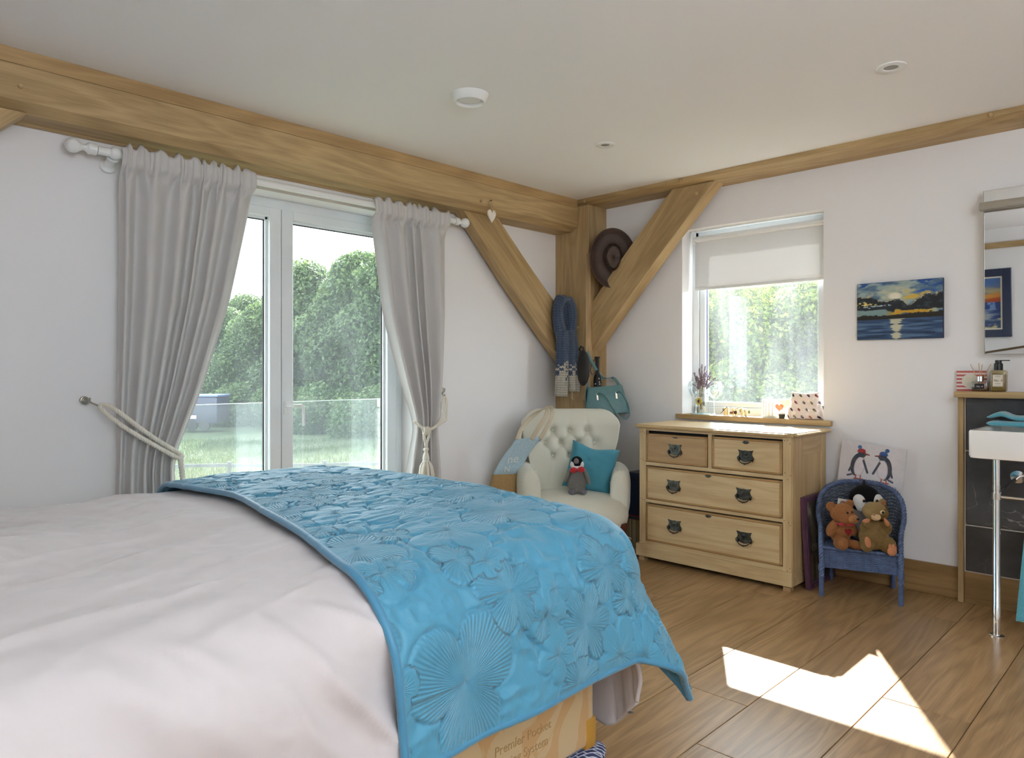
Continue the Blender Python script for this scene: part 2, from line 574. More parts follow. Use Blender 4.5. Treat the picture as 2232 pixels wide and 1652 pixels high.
def brace2(name, lo, hi, axis, a0, a1, label, loc, pegs):
    t = thing(name, label, 'brace', loc, kind='structure')
    p = MB(); p.prism(lo + hi, axis, a0, a1)
    o = part('brace', p, MAT['oak_z'], t, world=True, smooth=False)
    d = Vector((lo[-1][0] - lo[0][0], lo[-1][1] - lo[0][1]))
    v = Vector((0, d.x, d.y)) if axis == 'x' else Vector((d.x, 0, d.y))
    R = v.to_track_quat('Z', 'Y').to_matrix().to_4x4()
    o.data.transform(R.inverted()); o.matrix_local = R
    for pg, ax in pegs:
        part('peg', MB().lathe([(.012, 0), (.012, .004), (0, .004)], pg, ax, 12), MAT['oak_x'], t, world=True)
brace2('trim_4', lo, hi, 'y', -.125, -.045, 'diagonal oak brace from the post up to the long beam', (-.7, -.085, 1.175), [])
lo = curve_pts((-1.262, 2.343), (-.308, 1.312), .012)
hi = curve_pts((-.308, 1.655), (-.962, 2.343), -.010)
brace2('trim_5', lo, hi, 'x', -.165, -.055, 'diagonal oak brace from the post up towards the small window', (-.11, -.78, 1.312), [((-.165, -1.14, 2.285), (-1, 0, 0))])
lo = curve_pts((-4.6, 1.2), (-3.545, 2.165), .0); hi = [(-3.85, 2.165), (-4.6, 1.5)]
brace2('trim_6', lo, hi, 'y', -.17, -.06, 'end of an oak brace at the left edge under the beam', (-4.1, -.1, 1.2), [])

S('trim_7', MB().box((XL, YN, 2.185), (XL + .03, 0, 2.245), .003), MAT['oak_y'], 'thin oak rail high on the bed head wall, seen in the mirror', 'beam')
# ------------------------------------------------------------------ balcony door (window_1)
d1 = thing('window_1', 'white framed double balcony door with glass panes', 'window', ((A0 + A1) / 2, .2, 0), kind='structure')
y0, y1 = .145, .215
q = MB()
q.box((A0, y0, 0), (A0 + .045, y1, AH), .002).box((A1 - .045, y0, 0), (A1, y1, AH), .002).box((A0, y0, AH - .055), (A1, y1, AH), .002).box((A0, y0, 0), (A1, y1, .03), .002)
part('outer_frame', q, MAT['frame'], d1, world=True, smooth=False)
xm = -2.318
for side, (a, b) in (('l', (A0 + .05, xm - .002)), ('r', (xm + .002, A1 - .05))):
    s = .066
    lf = MB(); ya, yb = .135, .205
    zt = AH - .05
    lf.box((a, ya, .03), (a + s, yb, zt), .003).box((b - s, ya, .03), (b, yb, zt), .003).box((a + s, ya, zt - .05), (b - s, yb, zt), .003).box((a + s, ya, .03), (b - s, yb, .15), .003)
    # glazing bead step
    e = .012
    lf.box((a + s, .165, .15), (a + s + e, .195, zt - .05)).box((b - s - e, .165, .15), (b - s, .195, zt - .05)).box((a + s, .165, zt - .062), (b - s, .195, zt - .05)).box((a + s, .165, .15), (b - s, .195, .162))
    leaf = part('door_leaf', lf, MAT['frame'], d1, world=True, smooth=False)
    part('gasket', MB().box((a + s + e, .178, .162), (a + s + e + .003, .19, zt - .062)).box((b - s - e - .003, .178, .162), (b - s - e, .19, zt - .062)).box((a + s + e, .178, zt - .066), (b - s - e, .19, zt - .062)), MAT['dark'], leaf, world=True, smooth=False)
    part('pane', MB().box((a + s, .181, .15), (b - s, .187, zt - .05)), MAT['glass'], leaf, world=True, smooth=False)
    if side == 'r':
        hd = MB().box((a + .012, .125, .93), (a + .04, .137, 1.0), .003)
        hd.tube([(a + .026, .13, .975), (a + .026, .075, .975), (a + .034, .068, .977), (a + .075, .066, .978), (a + .088, .066, .968), (a + .09, .066, .95), (a + .09, .066, .865)], .0095, 10, flat=.75)
        part('handle', hd, MAT['white'], leaf, world=True)
for z in (.35, 1.75):
    part('hinge', MB().lathe([(.007, 0), (.007, .09), (0, .09)], (A1 - .048, .13, z), n=8), MAT['white'], d1, world=True)
# glass balustrade outside
gb = thing('glass_balustrade', 'clear glass balustrade pane outside the balcony door', 'balustrade', ((A0 + A1) / 2, .36, 0))
part('pane', MB().box((A0 - .05, .352, .02), (A1 + .02, .364, .985)), MAT['balu'], gb, world=True, smooth=False)
part('rim', MB().box((A0 - .05, .351, .9835), (A1 + .02, .365, .9865)), plain('glass_edge', rgb(215, 232, 228), .2), gb, world=True, smooth=False)
for x in (A0 - .03, A1 - .01):
    for z in (.955, .2):
        part('clamp', MB().box((x - .018, .335, z - .025), (x + .018, .375, z + .025), .004), MAT['steel'], gb, world=True)

# ------------------------------------------------------------------ small window (window_2)
w2 = thing('window_2', 'small white framed window above the chest of drawers', 'window', (.16, (B0 + B1) / 2, .878), kind='structure')
q = MB()
xa, xb = .135, .205
q.box((xa, B0, .878), (xb, B0 + .045, BH), .002).box((xa, B1 - .045, .878), (xb, B1, BH), .002).box((xa, B0, BH - .05), (xb, B1, BH), .002).box((xa, B0, .878), (xb, B1, .925), .002)
part('outer_frame', q, MAT['frame'], w2, world=True, smooth=False)
q = MB(); s = .042; ya, yb = B0 + .047, B1 - .047
q.box((.145, ya, .927), (.195, ya + s, BH - .052), .003).box((.145, yb - s, .927), (.195, yb, BH - .052), .003).box((.145, ya, BH - .095), (.195, yb, BH - .052), .003).box((.145, ya, .927), (.195, yb, .958), .003)
ca = part('casement', q, MAT['frame'], w2, world=True, smooth=False)
part('gasket', MB().box((.165, yb - s - .004, .958), (.175, yb - s, BH - .095)).box((.165, ya + s, .958), (.175, yb - s, .961)), plain('navy_gasket', rgb(60, 66, 110), .5), ca, world=True, smooth=False)
part('pane', MB().box((.168, ya + s - .005, .953), (.174, yb - s + .005, BH - .09)), MAT['glass2'], ca, world=True, smooth=False)
solo('windowsill', MB().box((-.03, -1.912, BS), (.134, -.9, .878), .003), MAT['oak_y'], 'thick oak windowsill board over the chest of drawers', 'windowsill', kind='structure')
# roller blind
rb = thing('roller_blind', 'white roller blind half lowered in the small window', 'blind', (.085, -1.4, 1.7))
xb_ = .088
part('roller', MB().lathe([(.019, 0), (.019, .855), (0, .855)], (xb_, -1.845, 2.045), (0, 1, 0), 18), MAT['white'], rb, world=True)
for y in (-1.853, -.975):
    br = MB().box((xb_ - .025, y, 2.015), (xb_ + .025, y + .006, 2.10), .002)
    br.lathe([(.013, 0), (.013, .012), (.006, .014), (0, .014)], (xb_, y + (.006 if y < -1.5 else -.012), 2.045), (0, 1, 0), 12)
    part('bracket', br, MAT['white'], rb, world=True)
nz, ny = 12, 24
P = np.zeros((nz, ny, 3))
for i, z in enumerate(np.linspace(2.062, 1.715, nz)):
    for j, y in enumerate(np.linspace(-1.842, -.972, ny)):
        P[i, j] = (xb_ + .017 + .0012 * math.sin(y * 9 + z * 5), y, z)
part('fabric', MB().sheet(P, .0012), plain('blind_fabric', rgb(236, 236, 236), .8, trans=.13), rb, world=True, smooth=True)
part('hem_bar', MB().box((xb_ + .013, -1.842, 1.705), (xb_ + .022, -.972, 1.722), .003, 2), MAT['white'], rb, world=True)
for y in (-1.838, -.964):
    z0 = 1.30 if y < -1.5 else 1.95
    ch = MB().tube([(xb_ - .02, y, z) for z in (z0, 2.03)], .0009, 5)
    for z in np.arange(z0, 2.03, .009):
        ch.ell((xb_ - .02, y, z), .0022, None, 6, 4)
    part('bead_chain', ch, MAT['white'], rb, world=True)
solo('doorsill', MB().box((A0, 0, -.012), (A1, .30, .03), .002), MAT['oak_trim'], 'oak threshold under the balcony door', 'threshold', kind='structure')

# ------------------------------------------------------------------ outdoors
GZ = -2.6
ground_m, N, L = nt('meadow_grass')
p = N['Principled BSDF']; p.inputs['Roughness'].default_value = .9; p.inputs['Specular IOR Level'].default_value = .1
tc = N.new('ShaderNodeTexCoord')
n1 = N.new('ShaderNodeTexNoise'); n1.inputs['Scale'].default_value = .22; n1.inputs['Detail'].default_value = 4
n2 = N.new('ShaderNodeTexNoise'); n2.inputs['Scale'].default_value = 5.0; n2.inputs['Detail'].default_value = 6
L.new(tc.outputs['Object'], n1.inputs['Vector']); L.new(tc.outputs['Object'], n2.inputs['Vector'])
r1 = N.new('ShaderNodeValToRGB')
r1.color_ramp.elements[0].position, r1.color_ramp.elements[1].position = .38, .62
r1.color_ramp.elements[0].color, r1.color_ramp.elements[1].color = (.028, .044, .020, 1), (.066, .074, .042, 1)
# strip of drier grass by the fence
gx = N.new('ShaderNodeSeparateXYZ'); L.new(tc.outputs['Object'], gx.inputs[0])
gm = N.new('ShaderNodeMapRange'); gm.inputs[1].default_value = 24; gm.inputs[2].default_value = 34; gm.inputs[3].default_value = .55; gm.inputs[4].default_value = 0
gd = N.new('ShaderNodeVectorMath'); gd.operation = 'DOT_PRODUCT'; gd.inputs[1].default_value = (.716, .698, 0)
L.new(tc.outputs['Object'], gd.inputs[0])
L.new(gd.outputs['Value'], gm.inputs[0])
ad = N.new('ShaderNodeMath'); ad.operation = 'ADD'; ad.use_clamp = True
L.new(n1.outputs['Fac'], ad.inputs[0]); L.new(gm.outputs[0], ad.inputs[1]); L.new(ad.outputs[0], r1.inputs['Fac'])
mx = N.new('ShaderNodeMixRGB'); mx.blend_type = 'MULTIPLY'; mx.inputs[0].default_value = .7
r2 = N.new('ShaderNodeMapRange'); r2.inputs[1].default_value = .3; r2.inputs[2].default_value = .7; r2.inputs[3].default_value = .55; r2.inputs[4].default_value = 1.25
L.new(n2.outputs['Fac'], r2.inputs[0]); L.new(r1.outputs[0], mx.inputs[1]); L.new(r2.outputs[0], mx.inputs[2]); L.new(mx.outputs[0], p.inputs['Base Color'])
n = 40
xs_, ys_ = np.meshgrid(np.linspace(-140, 160, n), np.linspace(-60, 200, n), indexing='ij')
zs_ = GZ + .25 * fbm(xs_ * .05, ys_ * .05, 2) * np.clip((np.hypot(xs_ + 4, ys_ + 3) - 25) / 30, 0, 1)
mg = MB().gridarr(np.stack([xs_, ys_, zs_], 2))
solo('meadow', mg, ground_m, 'green meadow sloping away beyond the balcony door', 'meadow', kind='structure', smooth=True, loc=(0, 0, 0))
# unseen roof overhang, added and sized to shade the upper door panes
solo('shading_eave', MB().box((-7, .30, 2.50), (1.2, 1.33, 2.62)), plain('soffit', rgb(200, 196, 188), .8), 'roof overhang above the balcony door', 'roof', kind='structure', smooth=False)
solo('house_wall', MB().box((-7, .0, GZ), (.30, .30, -.2)).box((-.0, -9, GZ), (.30, .30, -.2)), plain('render_outside', rgb(190, 186, 176), .9), 'outer wall of the house below the room', 'wall', kind='structure', smooth=False)


def leafmat(name, cols, trans=.45, rough=.5):
    m, N, L = nt(name)
    p = N['Principled BSDF']; p.inputs['Roughness'].default_value = rough; p.inputs['Specular IOR Level'].default_value = .3
    at = N.new('ShaderNodeAttribute'); at.attribute_name = 'tone'
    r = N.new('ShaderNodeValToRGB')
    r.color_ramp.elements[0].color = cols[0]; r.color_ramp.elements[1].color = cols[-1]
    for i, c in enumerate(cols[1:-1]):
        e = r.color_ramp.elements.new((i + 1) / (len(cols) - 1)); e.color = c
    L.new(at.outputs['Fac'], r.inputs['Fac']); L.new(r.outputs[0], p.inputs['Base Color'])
    t = N.new('ShaderNodeBsdfTranslucent')
    hs = N.new('ShaderNodeHueSaturation'); hs.inputs['Hue'].default_value = .485; hs.inputs['Value'].default_value = 1.7; hs.inputs['Saturation'].default_value = 1.05
    L.new(r.outputs[0], hs.inputs['Color']); L.new(hs.outputs[0], t.inputs[0])
    mxs = N.new('ShaderNodeMixShader'); mxs.inputs[0].default_value = trans
    L.new(p.outputs[0], mxs.inputs[1]); L.new(t.outputs[0], mxs.inputs[2]); L.new(mxs.outputs[0], N['Material Output'].inputs['Surface'])
    return m


def leaf_mesh(name, blobs, n, size, m, up=.25, flat=.6):
    """n small folded leaves spread through the outer shell of a set of blobs (cx,cy,cz,rx,ry,rz)"""
    B = np.array(blobs, float)
    vol = (B[:, 3] * B[:, 4] + B[:, 4] * B[:, 5] + B[:, 3] * B[:, 5])
    k = rng.choice(len(B), n, p=vol / vol.sum())
    d = rng.normal(size=(n, 3)); d /= np.linalg.norm(d, axis=1)[:, None]
    rad = 1 - .38 * rng.random(n) ** 1.6 + .10 * rng.random(n)
    C = B[k, :3] + d * B[k, 3:] * rad[:, None]
    nrm = d * (1 - up) + rng.normal(size=(n, 3)) * flat + np.array([0, 0, up])
    nrm /= np.linalg.norm(nrm, axis=1)[:, None]
    t = np.cross(nrm, rng.normal(size=(n, 3))); t /= np.linalg.norm(t, axis=1)[:, None]
    b = np.cross(nrm, t)
    s = size * (.6 + .8 * rng.random(n))[:, None]
    V = np.stack([C - t * s, C + b * s * .55 - nrm * s * .15, C + t * s, C - b * s * .55 - nrm * s * .15], 1).reshape(-1, 3)
    F = [(i, i + 1, i + 2, i + 3) for i in range(0, 4 * n, 4)]
    me = bpy.data.meshes.new(name); me.from_pydata(V.tolist(), [], F)
    me.materials.append(m)
    a = me.attributes.new('tone', 'FLOAT', 'FACE')
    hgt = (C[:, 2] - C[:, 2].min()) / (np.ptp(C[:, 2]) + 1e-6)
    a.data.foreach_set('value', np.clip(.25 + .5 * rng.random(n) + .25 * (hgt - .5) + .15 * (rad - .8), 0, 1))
    return me


def crown(h, r, trunk, n, sq=1.0, low=.1):
    bl = []
    for i in range(n):
        z = low + (h - low) * (i + .5) / n
        u = (z - low) / (h - low)
        rr = r * (math.sin(pi * min(1, u * .8 + .22)) ** .7)
        for q in range(4 if rr > r * .5 else 3):
            a = 2.4 * i + q * 2 * pi / 4 + random.uniform(-.4, .4)
            o = rr * random.uniform(.35, .62)
            s = r * random.uniform(.33, .5)
            bl.append((o * math.cos(a), o * math.sin(a), z, s * sq, s * sq, s * .8))
    bl.append((0, 0, h - r * .3, r * .45, r * .45, r * .4))
    return bl


LM = leafmat('tree_leaf', [(.008, .020, .007, 1), (.024, .052, .016, 1), (.055, .095, .030, 1), (.13, .17, .06, 1)], .35)
LM2 = leafmat('hedge_leaf', [(.016, .035, .012, 1), (.045, .085, .022, 1), (.12, .17, .035, 1), (.26, .27, .07, 1)], .5)
BARK = plain('bark', rgb(88, 74, 58), .9, noise=.3, nscale=6)
protos = []
for v in range(3):
    h, r = (11.5, 4.6) if v == 0 else ((10.0, 4.0) if v == 1 else (9.0, 4.4))
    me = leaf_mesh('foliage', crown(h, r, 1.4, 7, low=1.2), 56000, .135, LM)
    tr = MB().tube([(0, 0, 0), (.1, .05, h * .3), (0, .1, h * .6), (.1, 0, h * .85)], [.32, .26, .18, .06], 10)
    protos.append((me, tr))


def tree(label, loc, v, sc, rz, cat='tree', group=None, name='tree', pr=None):
    me, tr = (pr or protos)[v]
    t = thing(name, label, cat, loc, rz, group)
    t.scale = (sc, sc, sc)
    o = bpy.data.objects.new('foliage', me); scene.collection.objects.link(o); o.parent = t; o['kind'] = 'stuff'
    MW[o.name] = MW[t.name]
    part('trunk', tr, BARK, t)
    return t


def far(px, D):
    """ground point at image-independent bearing: lateral tangent px and distance D from the photographer"""
    c, s = math.cos(YAW), math.sin(YAW)
    return (CAM[0] + D * c + px * D * s, CAM[1] + D * s - px * D * c)


TREES = [(-.47, 58, 0, .78, 'round green tree, leftmost behind the balcony door, above the dark trailer'),
         (-.405, 61, 1, .86, 'dark green tree standing second from the left beyond the meadow'),
         (-.345, 56, 2, .92, 'tree showing just left of the door mullion beyond the meadow'),
         (-.285, 54, 0, .97, 'tall tree showing just right of the door mullion'),
         (-.215, 50, 1, 1.12, 'tallest broad green tree seen through the right door pane'),
         (-.155, 48, 0, 1.02, 'tall tree half covered by the right curtain edge'),
         (-.09, 47, 2, 1.0, 'tree behind the right curtain beyond the meadow'),
         (-.54, 60, 2, .8, 'tree hidden mostly by the left curtain'),
         (-.375, 70, 0, .9, 'pale tree further back in the gap left of the mullion'),
         (-.25, 62, 2, 1.12, 'tree further back between the two tallest trees')]
for i, (a, D, v, sc, lab) in enumerate(TREES):
    x, y = far(a, D)
    tree(lab, (x, y, GZ), v, sc, i * 1.9)
# low undergrowth along the tree line
und = []
for i in range(3):
    bl = [(random.uniform(-3.5, 3.5), random.uniform(-1, 1), random.uniform(.3, 2.0), 1.2, 1.0, 1.1) for _ in range(16)]
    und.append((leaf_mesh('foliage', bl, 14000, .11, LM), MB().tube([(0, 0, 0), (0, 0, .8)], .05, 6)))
UL = ['left end of the meadow, beside the dark trailer', 'meadow edge right of the dark trailer', 'meadow edge left of the mullion', 'meadow edge right of the mullion', 'meadow edge under the tallest tree', 'meadow edge beside the right curtain']
for i, (a, D) in enumerate(((-.50, 54), (-.42, 55), (-.35, 51), (-.29, 49), (-.22, 45), (-.15, 43))):
    x, y = far(a, D)
    tree('low leafy bush at the ' + UL[i], (x, y, GZ), i % 3, 1.0, -.75 + .3 * (i % 2), 'bush', None, 'bush', und)
# hedge of near trees outside the small window
near = []
for v in range(2):
    bl = [(random.uniform(-1.5, 1.5), random.uniform(-.7, .7), z, random.uniform(.45, .8), random.uniform(.4, .6), random.uniform(.4, .6)) for z in np.linspace(.4, 4.9, 12) for _ in range(3)]
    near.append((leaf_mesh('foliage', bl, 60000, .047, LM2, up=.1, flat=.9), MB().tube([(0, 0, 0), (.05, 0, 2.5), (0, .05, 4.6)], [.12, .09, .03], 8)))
for i, (a, D, sc, lab) in enumerate(((.27, 15.5, 1.06, 'sunlit hedge tree at the left of the small window view'), (.36, 15.2, 1.10, 'sunlit hedge tree in the middle of the small window view'), (.45, 15.0, 1.11, 'sunlit hedge tree at the right of the small window view'), (.315, 18.0, 1.14, 'hedge tree further back, between the left and middle ones'), (.405, 17.8, 1.17, 'hedge tree further back, between the middle and right ones'))):
    x, y = far(a, D)
    tree(lab, (x, y, GZ), i % 2, sc, .5 + .3 * i, 'tree', None, 'hedge_tree', near)
# paddock fence
FM = plain('weathered_rail', rgb(86, 85, 84), .8, noise=.25, nscale=4)
fence = thing('paddock_fence', 'grey post and rail paddock fence across the meadow', 'fence', (*far(-.30, 21.0), GZ))
fp = [far(a, D) for a, D in ((-.66, 20.0), (-.53, 20.4), (-.395, 20.7), (-.262, 20.9), (-.2035, 21.1), (-.13, 21.3), (-.05, 21.6))]
for x, y in fp:
    part('fence_post', MB().box((x - .05, y - .05, GZ), (x + .05, y + .05, GZ + 1.14), .01), FM, fence, world=True, smooth=False)
for a, b in zip(fp[:-1], fp[1:]):
    for z in (.42, 1.02):
        q = MB(); d = Vector((b[0] - a[0], b[1] - a[1], 0)); n_ = Vector((-d.y, d.x, 0)).normalized() * .02
        p0, p1 = Vector((*a, GZ + z)), Vector((*b, GZ + z + random.uniform(-.02, .02)))
        V = []
        for e in (p0, p1):
            for sy, sz in ((-1, -.045), (1, -.045), (1, .045), (-1, .045)):
                V.append((e + n_ * sy + Vector((0, 0, sz)))[:])
        q.add(V, [(0, 1, 2, 3), (7, 6, 5, 4), (0, 4, 5, 1), (1, 5, 6, 2), (2, 6, 7, 3), (3, 7, 4, 0)])
        part('fence_rail', q, FM, fence, world=True, smooth=False)
# dark horse trailer at the left edge of the view
tx, ty = far(-.425, 46)
tb = thing('horse_trailer', 'dark blue horse trailer parked at the far left of the meadow', 'trailer', (tx, ty, GZ), YAW - pi / 2)
part('body', MB().box((-1.5, -1.0, .45), (1.0, 1.0, 2.1), .08, 2), plain('trailer_navy', rgb(34, 38, 56), .5), tb)
part('roof', MB().box((-1.55, -1.05, 2.1), (1.05, 1.05, 2.25), .06, 2), plain('trailer_roof', rgb(78, 90, 120), .5), tb)
for x in (-.6, .2):
    part('wheel', MB().lathe([(.12, 0), (.33, .0), (.33, .2), (.1, .2)], (x, -1.02, .33), (0, 1, 0), 18), MAT['dark'], tb)
part('number_plate', MB().box((-.9, -1.03, .75), (-.3, -1.0, .95)), MAT['white'], tb)
# tall grass, denser and drier along the fence
gn = 30000
ga = rng.uniform(-.64, -.08, gn); gD = 17 + 22 * rng.random(gn) ** 1.5
cx_, sx_ = math.cos(YAW), math.sin(YAW)
gxy = np.stack([CAM[0] + gD * cx_ + ga * gD * sx_, CAM[1] + gD * sx_ - ga * gD * cx_], 1)
hh = (.10 + .20 * rng.random(gn)); an = rng.uniform(0, 2 * pi, gn); w_ = .018
dx = np.stack([np.cos(an), np.sin(an)], 1) * w_
lean = rng.normal(size=(gn, 2)) * .09
V = np.zeros((gn, 3, 3))
V[:, 0, :2], V[:, 1, :2], V[:, 2, :2] = gxy - dx, gxy + dx, gxy + lean
V[:, :2, 2] = GZ - .05; V[:, 2, 2] = GZ + hh
me = bpy.data.meshes.new('tall_grass'); me.from_pydata(V.reshape(-1, 3).tolist(), [], [(i, i + 1, i + 2) for i in range(0, 3 * gn, 3)])
a_ = me.attributes.new('tone', 'FLOAT', 'FACE'); a_.data.foreach_set('value', np.clip(1.1 - (gD - 17) / 22 + rng.normal(size=gn) * .15, 0, 1))
me.materials.append(leafmat('grass_blade', [(.030, .052, .018, 1), (.060, .078, .034, 1), (.11, .11, .06, 1)], .3))
o = bpy.data.objects.new('tall_grass', me); scene.collection.objects.link(o)
props(o, 'tall pale grass growing along the paddock fence', 'grass', None, 'stuff')

# ------------------------------------------------------------------ bed
bx1, by0, by1, bz, br_ = -2.63, -2.15, -.79, .742, .165


def drape(U, V, lift=0.0, flare=.05, seed=0.0, ripple=.0, cornerflare=.33):
    """cloth lying on the bed: (U,V) are distances measured along the cloth in room x and y"""
    a = np.maximum(U - bx1, 0); bn = np.maximum(by0 - V, 0); bf = np.maximum(V - by1, 0)
    b = np.maximum(bn, bf); sgn = np.where(bf > bn, 1.0, -1.0)
    d = np.hypot(a, b) + 1e-9
    ca, cb = a / d, b / d
    corner = 2 * ca * cb
    r = br_ + lift
    arc = r * pi / 2
    t = np.minimum(d / arc, 1)
    ext = np.maximum(d - arc, 0)
    k = flare + cornerflare * corner ** 1.5
    phi = np.arctan2(b, a)
    ridge = ripple * np.cos((phi - 1.08) * 5.2) * np.sin(2 * phi) * smooth01(ext / .3)
    along = np.where(ca > cb, V, U)
    wav = ripple * .22 * np.sin(along * 15 + seed + 1.3 * np.sin(along * 6)) * smooth01(ext / .35)
    out = r * np.sin(t * pi / 2) + k * ext + (ridge + wav)
    down = r * (1 - np.cos(t * pi / 2)) + ext * np.sqrt(np.maximum(1 - k * k, .2))
    X = np.minimum(U, bx1) + ca * out
    Y = np.clip(V, by0, by1) + sgn * cb * out
    cxm, cym = (bx1 - 4.62) / 2, (by0 + by1) / 2
    dome = .02 * (1 - np.clip(np.abs(np.clip(V, by0, by1) - cym) / ((by1 - by0) / 2), 0, 1) ** 2.2) - .006
    Z = bz + lift + dome - down
    return np.stack([X, Y, Z], 2)


bed = thing('bed', 'double divan bed with patterned cream base', 'bed', (-3.58, -1.43, 0))
dm, N, L = nt('divan_damask')
p = N['Principled BSDF']; p.inputs['Roughness'].default_value = .6; p.inputs['Sheen Weight'].default_value = .2
tc = N.new('ShaderNodeTexCoord'); mp = N.new('ShaderNodeMapping'); mp.inputs['Scale'].default_value = (7.5, 7.5, 4.5)
L.new(tc.outputs['Object'], mp.inputs[0])
nn = N.new('ShaderNodeTexNoise'); nn.inputs['Scale'].default_value = 1.0; nn.inputs['Detail'].default_value = 3; nn.inputs['Distortion'].default_value = 1.8
L.new(mp.outputs[0], nn.inputs[0])
rr = N.new('ShaderNodeValToRGB'); rr.color_ramp.interpolation = 'EASE'
rr.color_ramp.elements[0].position, rr.color_ramp.elements[1].position = .50, .535
rr.color_ramp.elements[0].color, rr.color_ramp.elements[1].color = rgb(208, 184, 140), rgb(202, 164, 112)
L.new(nn.outputs['Fac'], rr.inputs[0]); L.new(rr.outputs[0], p.inputs['Base Color'])
part('divan_base', MB().box((-4.60, -2.175, .075), (-2.555, -.70, .345), .02, 3), dm, bed, world=True)
part('top_border', MB().box((-4.605, -2.18, .30), (-2.55, -.695, .352), .018, 3), dm, bed, world=True)
part('corner_guard', MB().box((-2.60, -2.178, .07), (-2.552, -2.13, .16), .008, 2), plain('amber_plastic', rgb(186, 140, 60), .35), bed, world=True)
part('mattress', MB().box((-4.60, -2.16, .352), (-2.58, -.73, .60), .06, 4), plain('mattress_ticking', rgb(225, 220, 208), .8), bed, world=True)
for x in (-4.45, -2.75):
    for y in (-2.03, -.84):
        part('castor', MB().lathe([(.008, 0), (.024, 0), (.024, .02), (.008, .02)], (x, y - .01, .024), (0, 1, 0), 14).tube([(x, y, .03), (x, y, .08)], .008, 8), MAT['dark'], bed, world=True)
lt = plain('divan_lettering', rgb(186, 154, 106), .6)
text('lettering', 'Premier Pocket', .034, lt, bed, (-2.86, -2.1765, .205), basis((1, 0, 0), (0, 0, 1)), 0, 0)
text('lettering', 'Spring System', .034, lt, bed, (-2.86, -2.1765, .165), basis((1, 0, 0), (0, 0, 1)), 0, 0)

# duvet
du = MB()
nu, nv = 300, 330
fo, so = .74, .44          # overhang at the foot and along the side
u = np.linspace(-4.62, bx1 + fo, nu); v = np.linspace(by0 - so, by1 + .55, nv)
U, V = np.meshgrid(u, v, indexing='ij')
a = np.clip(U - bx1, 0, None); b = np.clip(by0 - V, 0, None)
ph_ = np.arctan2(b, a + 1e-9); corner = (a > 0) & (b > 0)
rb = np.minimum(fo / np.maximum(np.cos(ph_), 1e-4), so / np.maximum(np.sin(ph_), 1e-4))
fac = np.where(corner, np.minimum(1, (fo + (so - fo) * (ph_ / (pi / 2)) ** 1.3) / rb), 1)
U = np.where(corner, bx1 + a * fac, U); V = np.where(corner, by0 - b * fac, V)
P = drape(U, V, 0.0, .03, 1.0, .02, .06)
Nn = grid_normals(P); Nn *= np.sign(Nn[:, :, 2:3].mean()) if Nn[10, 150, 2] < 0 else 1
if Nn[20, 160, 2] < 0: Nn = -Nn
w1 = fbm(U * 1.3 + .5 * fbm(U * 2, V * 2, 2), V * 5.5 + .8 * U, 3)
w2_ = 1 - np.abs(fbm(U * 1.6 + 3 + .35 * V, V * 8.0 - 2.4 * U + .6 * vnoise(U * 3, V * 3), 3)) * 1.6
hang = smooth01((by0 - V) / .25)
w3 = 1 - np.abs(fbm((U + .9 * V) * 4.5 + 7, (V - .5 * U) * 1.4, 3)) * 1.7
hgt = .006 * w1 + .008 * np.clip(w2_, -.5, 1) * (1 - hang) + .030 * np.clip(w3, -.8, 1) * hang + .002 * fbm(U * 22, V * 22, 2)
bump0 = .03 * np.exp(-(((U + 3.95) / .22) ** 2 + ((V + 1.55) / .16) ** 2)) * (1 + .6 * fbm(U * 6, V * 6, 2))
under = smooth01((U + 3.40 + .10 * smooth01((-1.3 - V) / .5) * 0) / .14)
P = P + Nn * ((hgt + bump0) * (1 - .9 * under) - .006 * under)[:, :, None]
DUV = plain('duvet_cotton', rgb(202, 196, 196), .8, bump=.12, bscale=55, sheen=.25)
solo('duvet', MB().sheet(P[::1], .012), DUV, 'plain white cotton duvet spread over the bed', 'duvet', smooth=True)

# quilt
qm, N, L = nt('quilt_fabric')
p = N['Principled BSDF']; p.inputs['Roughness'].default_value = .55; p.inputs['Sheen Weight'].default_value = .35
p.inputs['Sheen Tint'].default_value = (.75, .92, 1, 1)
p.inputs['Base Color'].default_value = rgb(72, 144, 174)
ph = N.new('ShaderNodeAttribute'); ph.attribute_name = 'phase'
am = N.new('ShaderNodeAttribute'); am.attribute_name = 'amp'
sn = N.new('ShaderNodeMath'); sn.operation = 'SINE'; L.new(ph.outputs['Fac'], sn.inputs[0])
ml = N.new('ShaderNodeMath'); ml.operation = 'MULTIPLY'; L.new(sn.outputs[0], ml.inputs[0]); L.new(am.outputs['Fac'], ml.inputs[1])
tcq = N.new('ShaderNodeTexCoord')
nq = N.new('ShaderNodeTexNoise'); nq.inputs['Scale'].default_value = 160; nq.inputs['Detail'].default_value = 2
L.new(tcq.outputs['Object'], nq.inputs[0])
adq = N.new('ShaderNodeMath'); adq.operation = 'MULTIPLY_ADD'; adq.inputs[1].default_value = .35; L.new(nq.outputs['Fac'], adq.inputs[0]); L.new(ml.outputs[0], adq.inputs[2])
bq = N.new('ShaderNodeBump'); bq.inputs['Strength'].default_value = .75; bq.inputs['Distance'].default_value = .0016
L.new(adq.outputs[0], bq.inputs['Height']); L.new(bq.outputs[0], p.inputs['Normal'])
nu, nv = 340, 600
hang_q = .475
s = np.linspace(0, 1, nu); v = np.linspace(by0 - hang_q, by1 + .42, nv)
Sg, V = np.meshgrid(s, v, indexing='ij')
left = -3.235 - .155 * smooth01((-V - 1.25) / 1.0) + .008 * np.sin(V * 9)
right = bx1 + .475 - .012 * np.cos(V * 3)
U = left + (right - left) * Sg
P = drape(U, V, .022, .085, 2.1, .045, .30)
Nn = grid_normals(P)
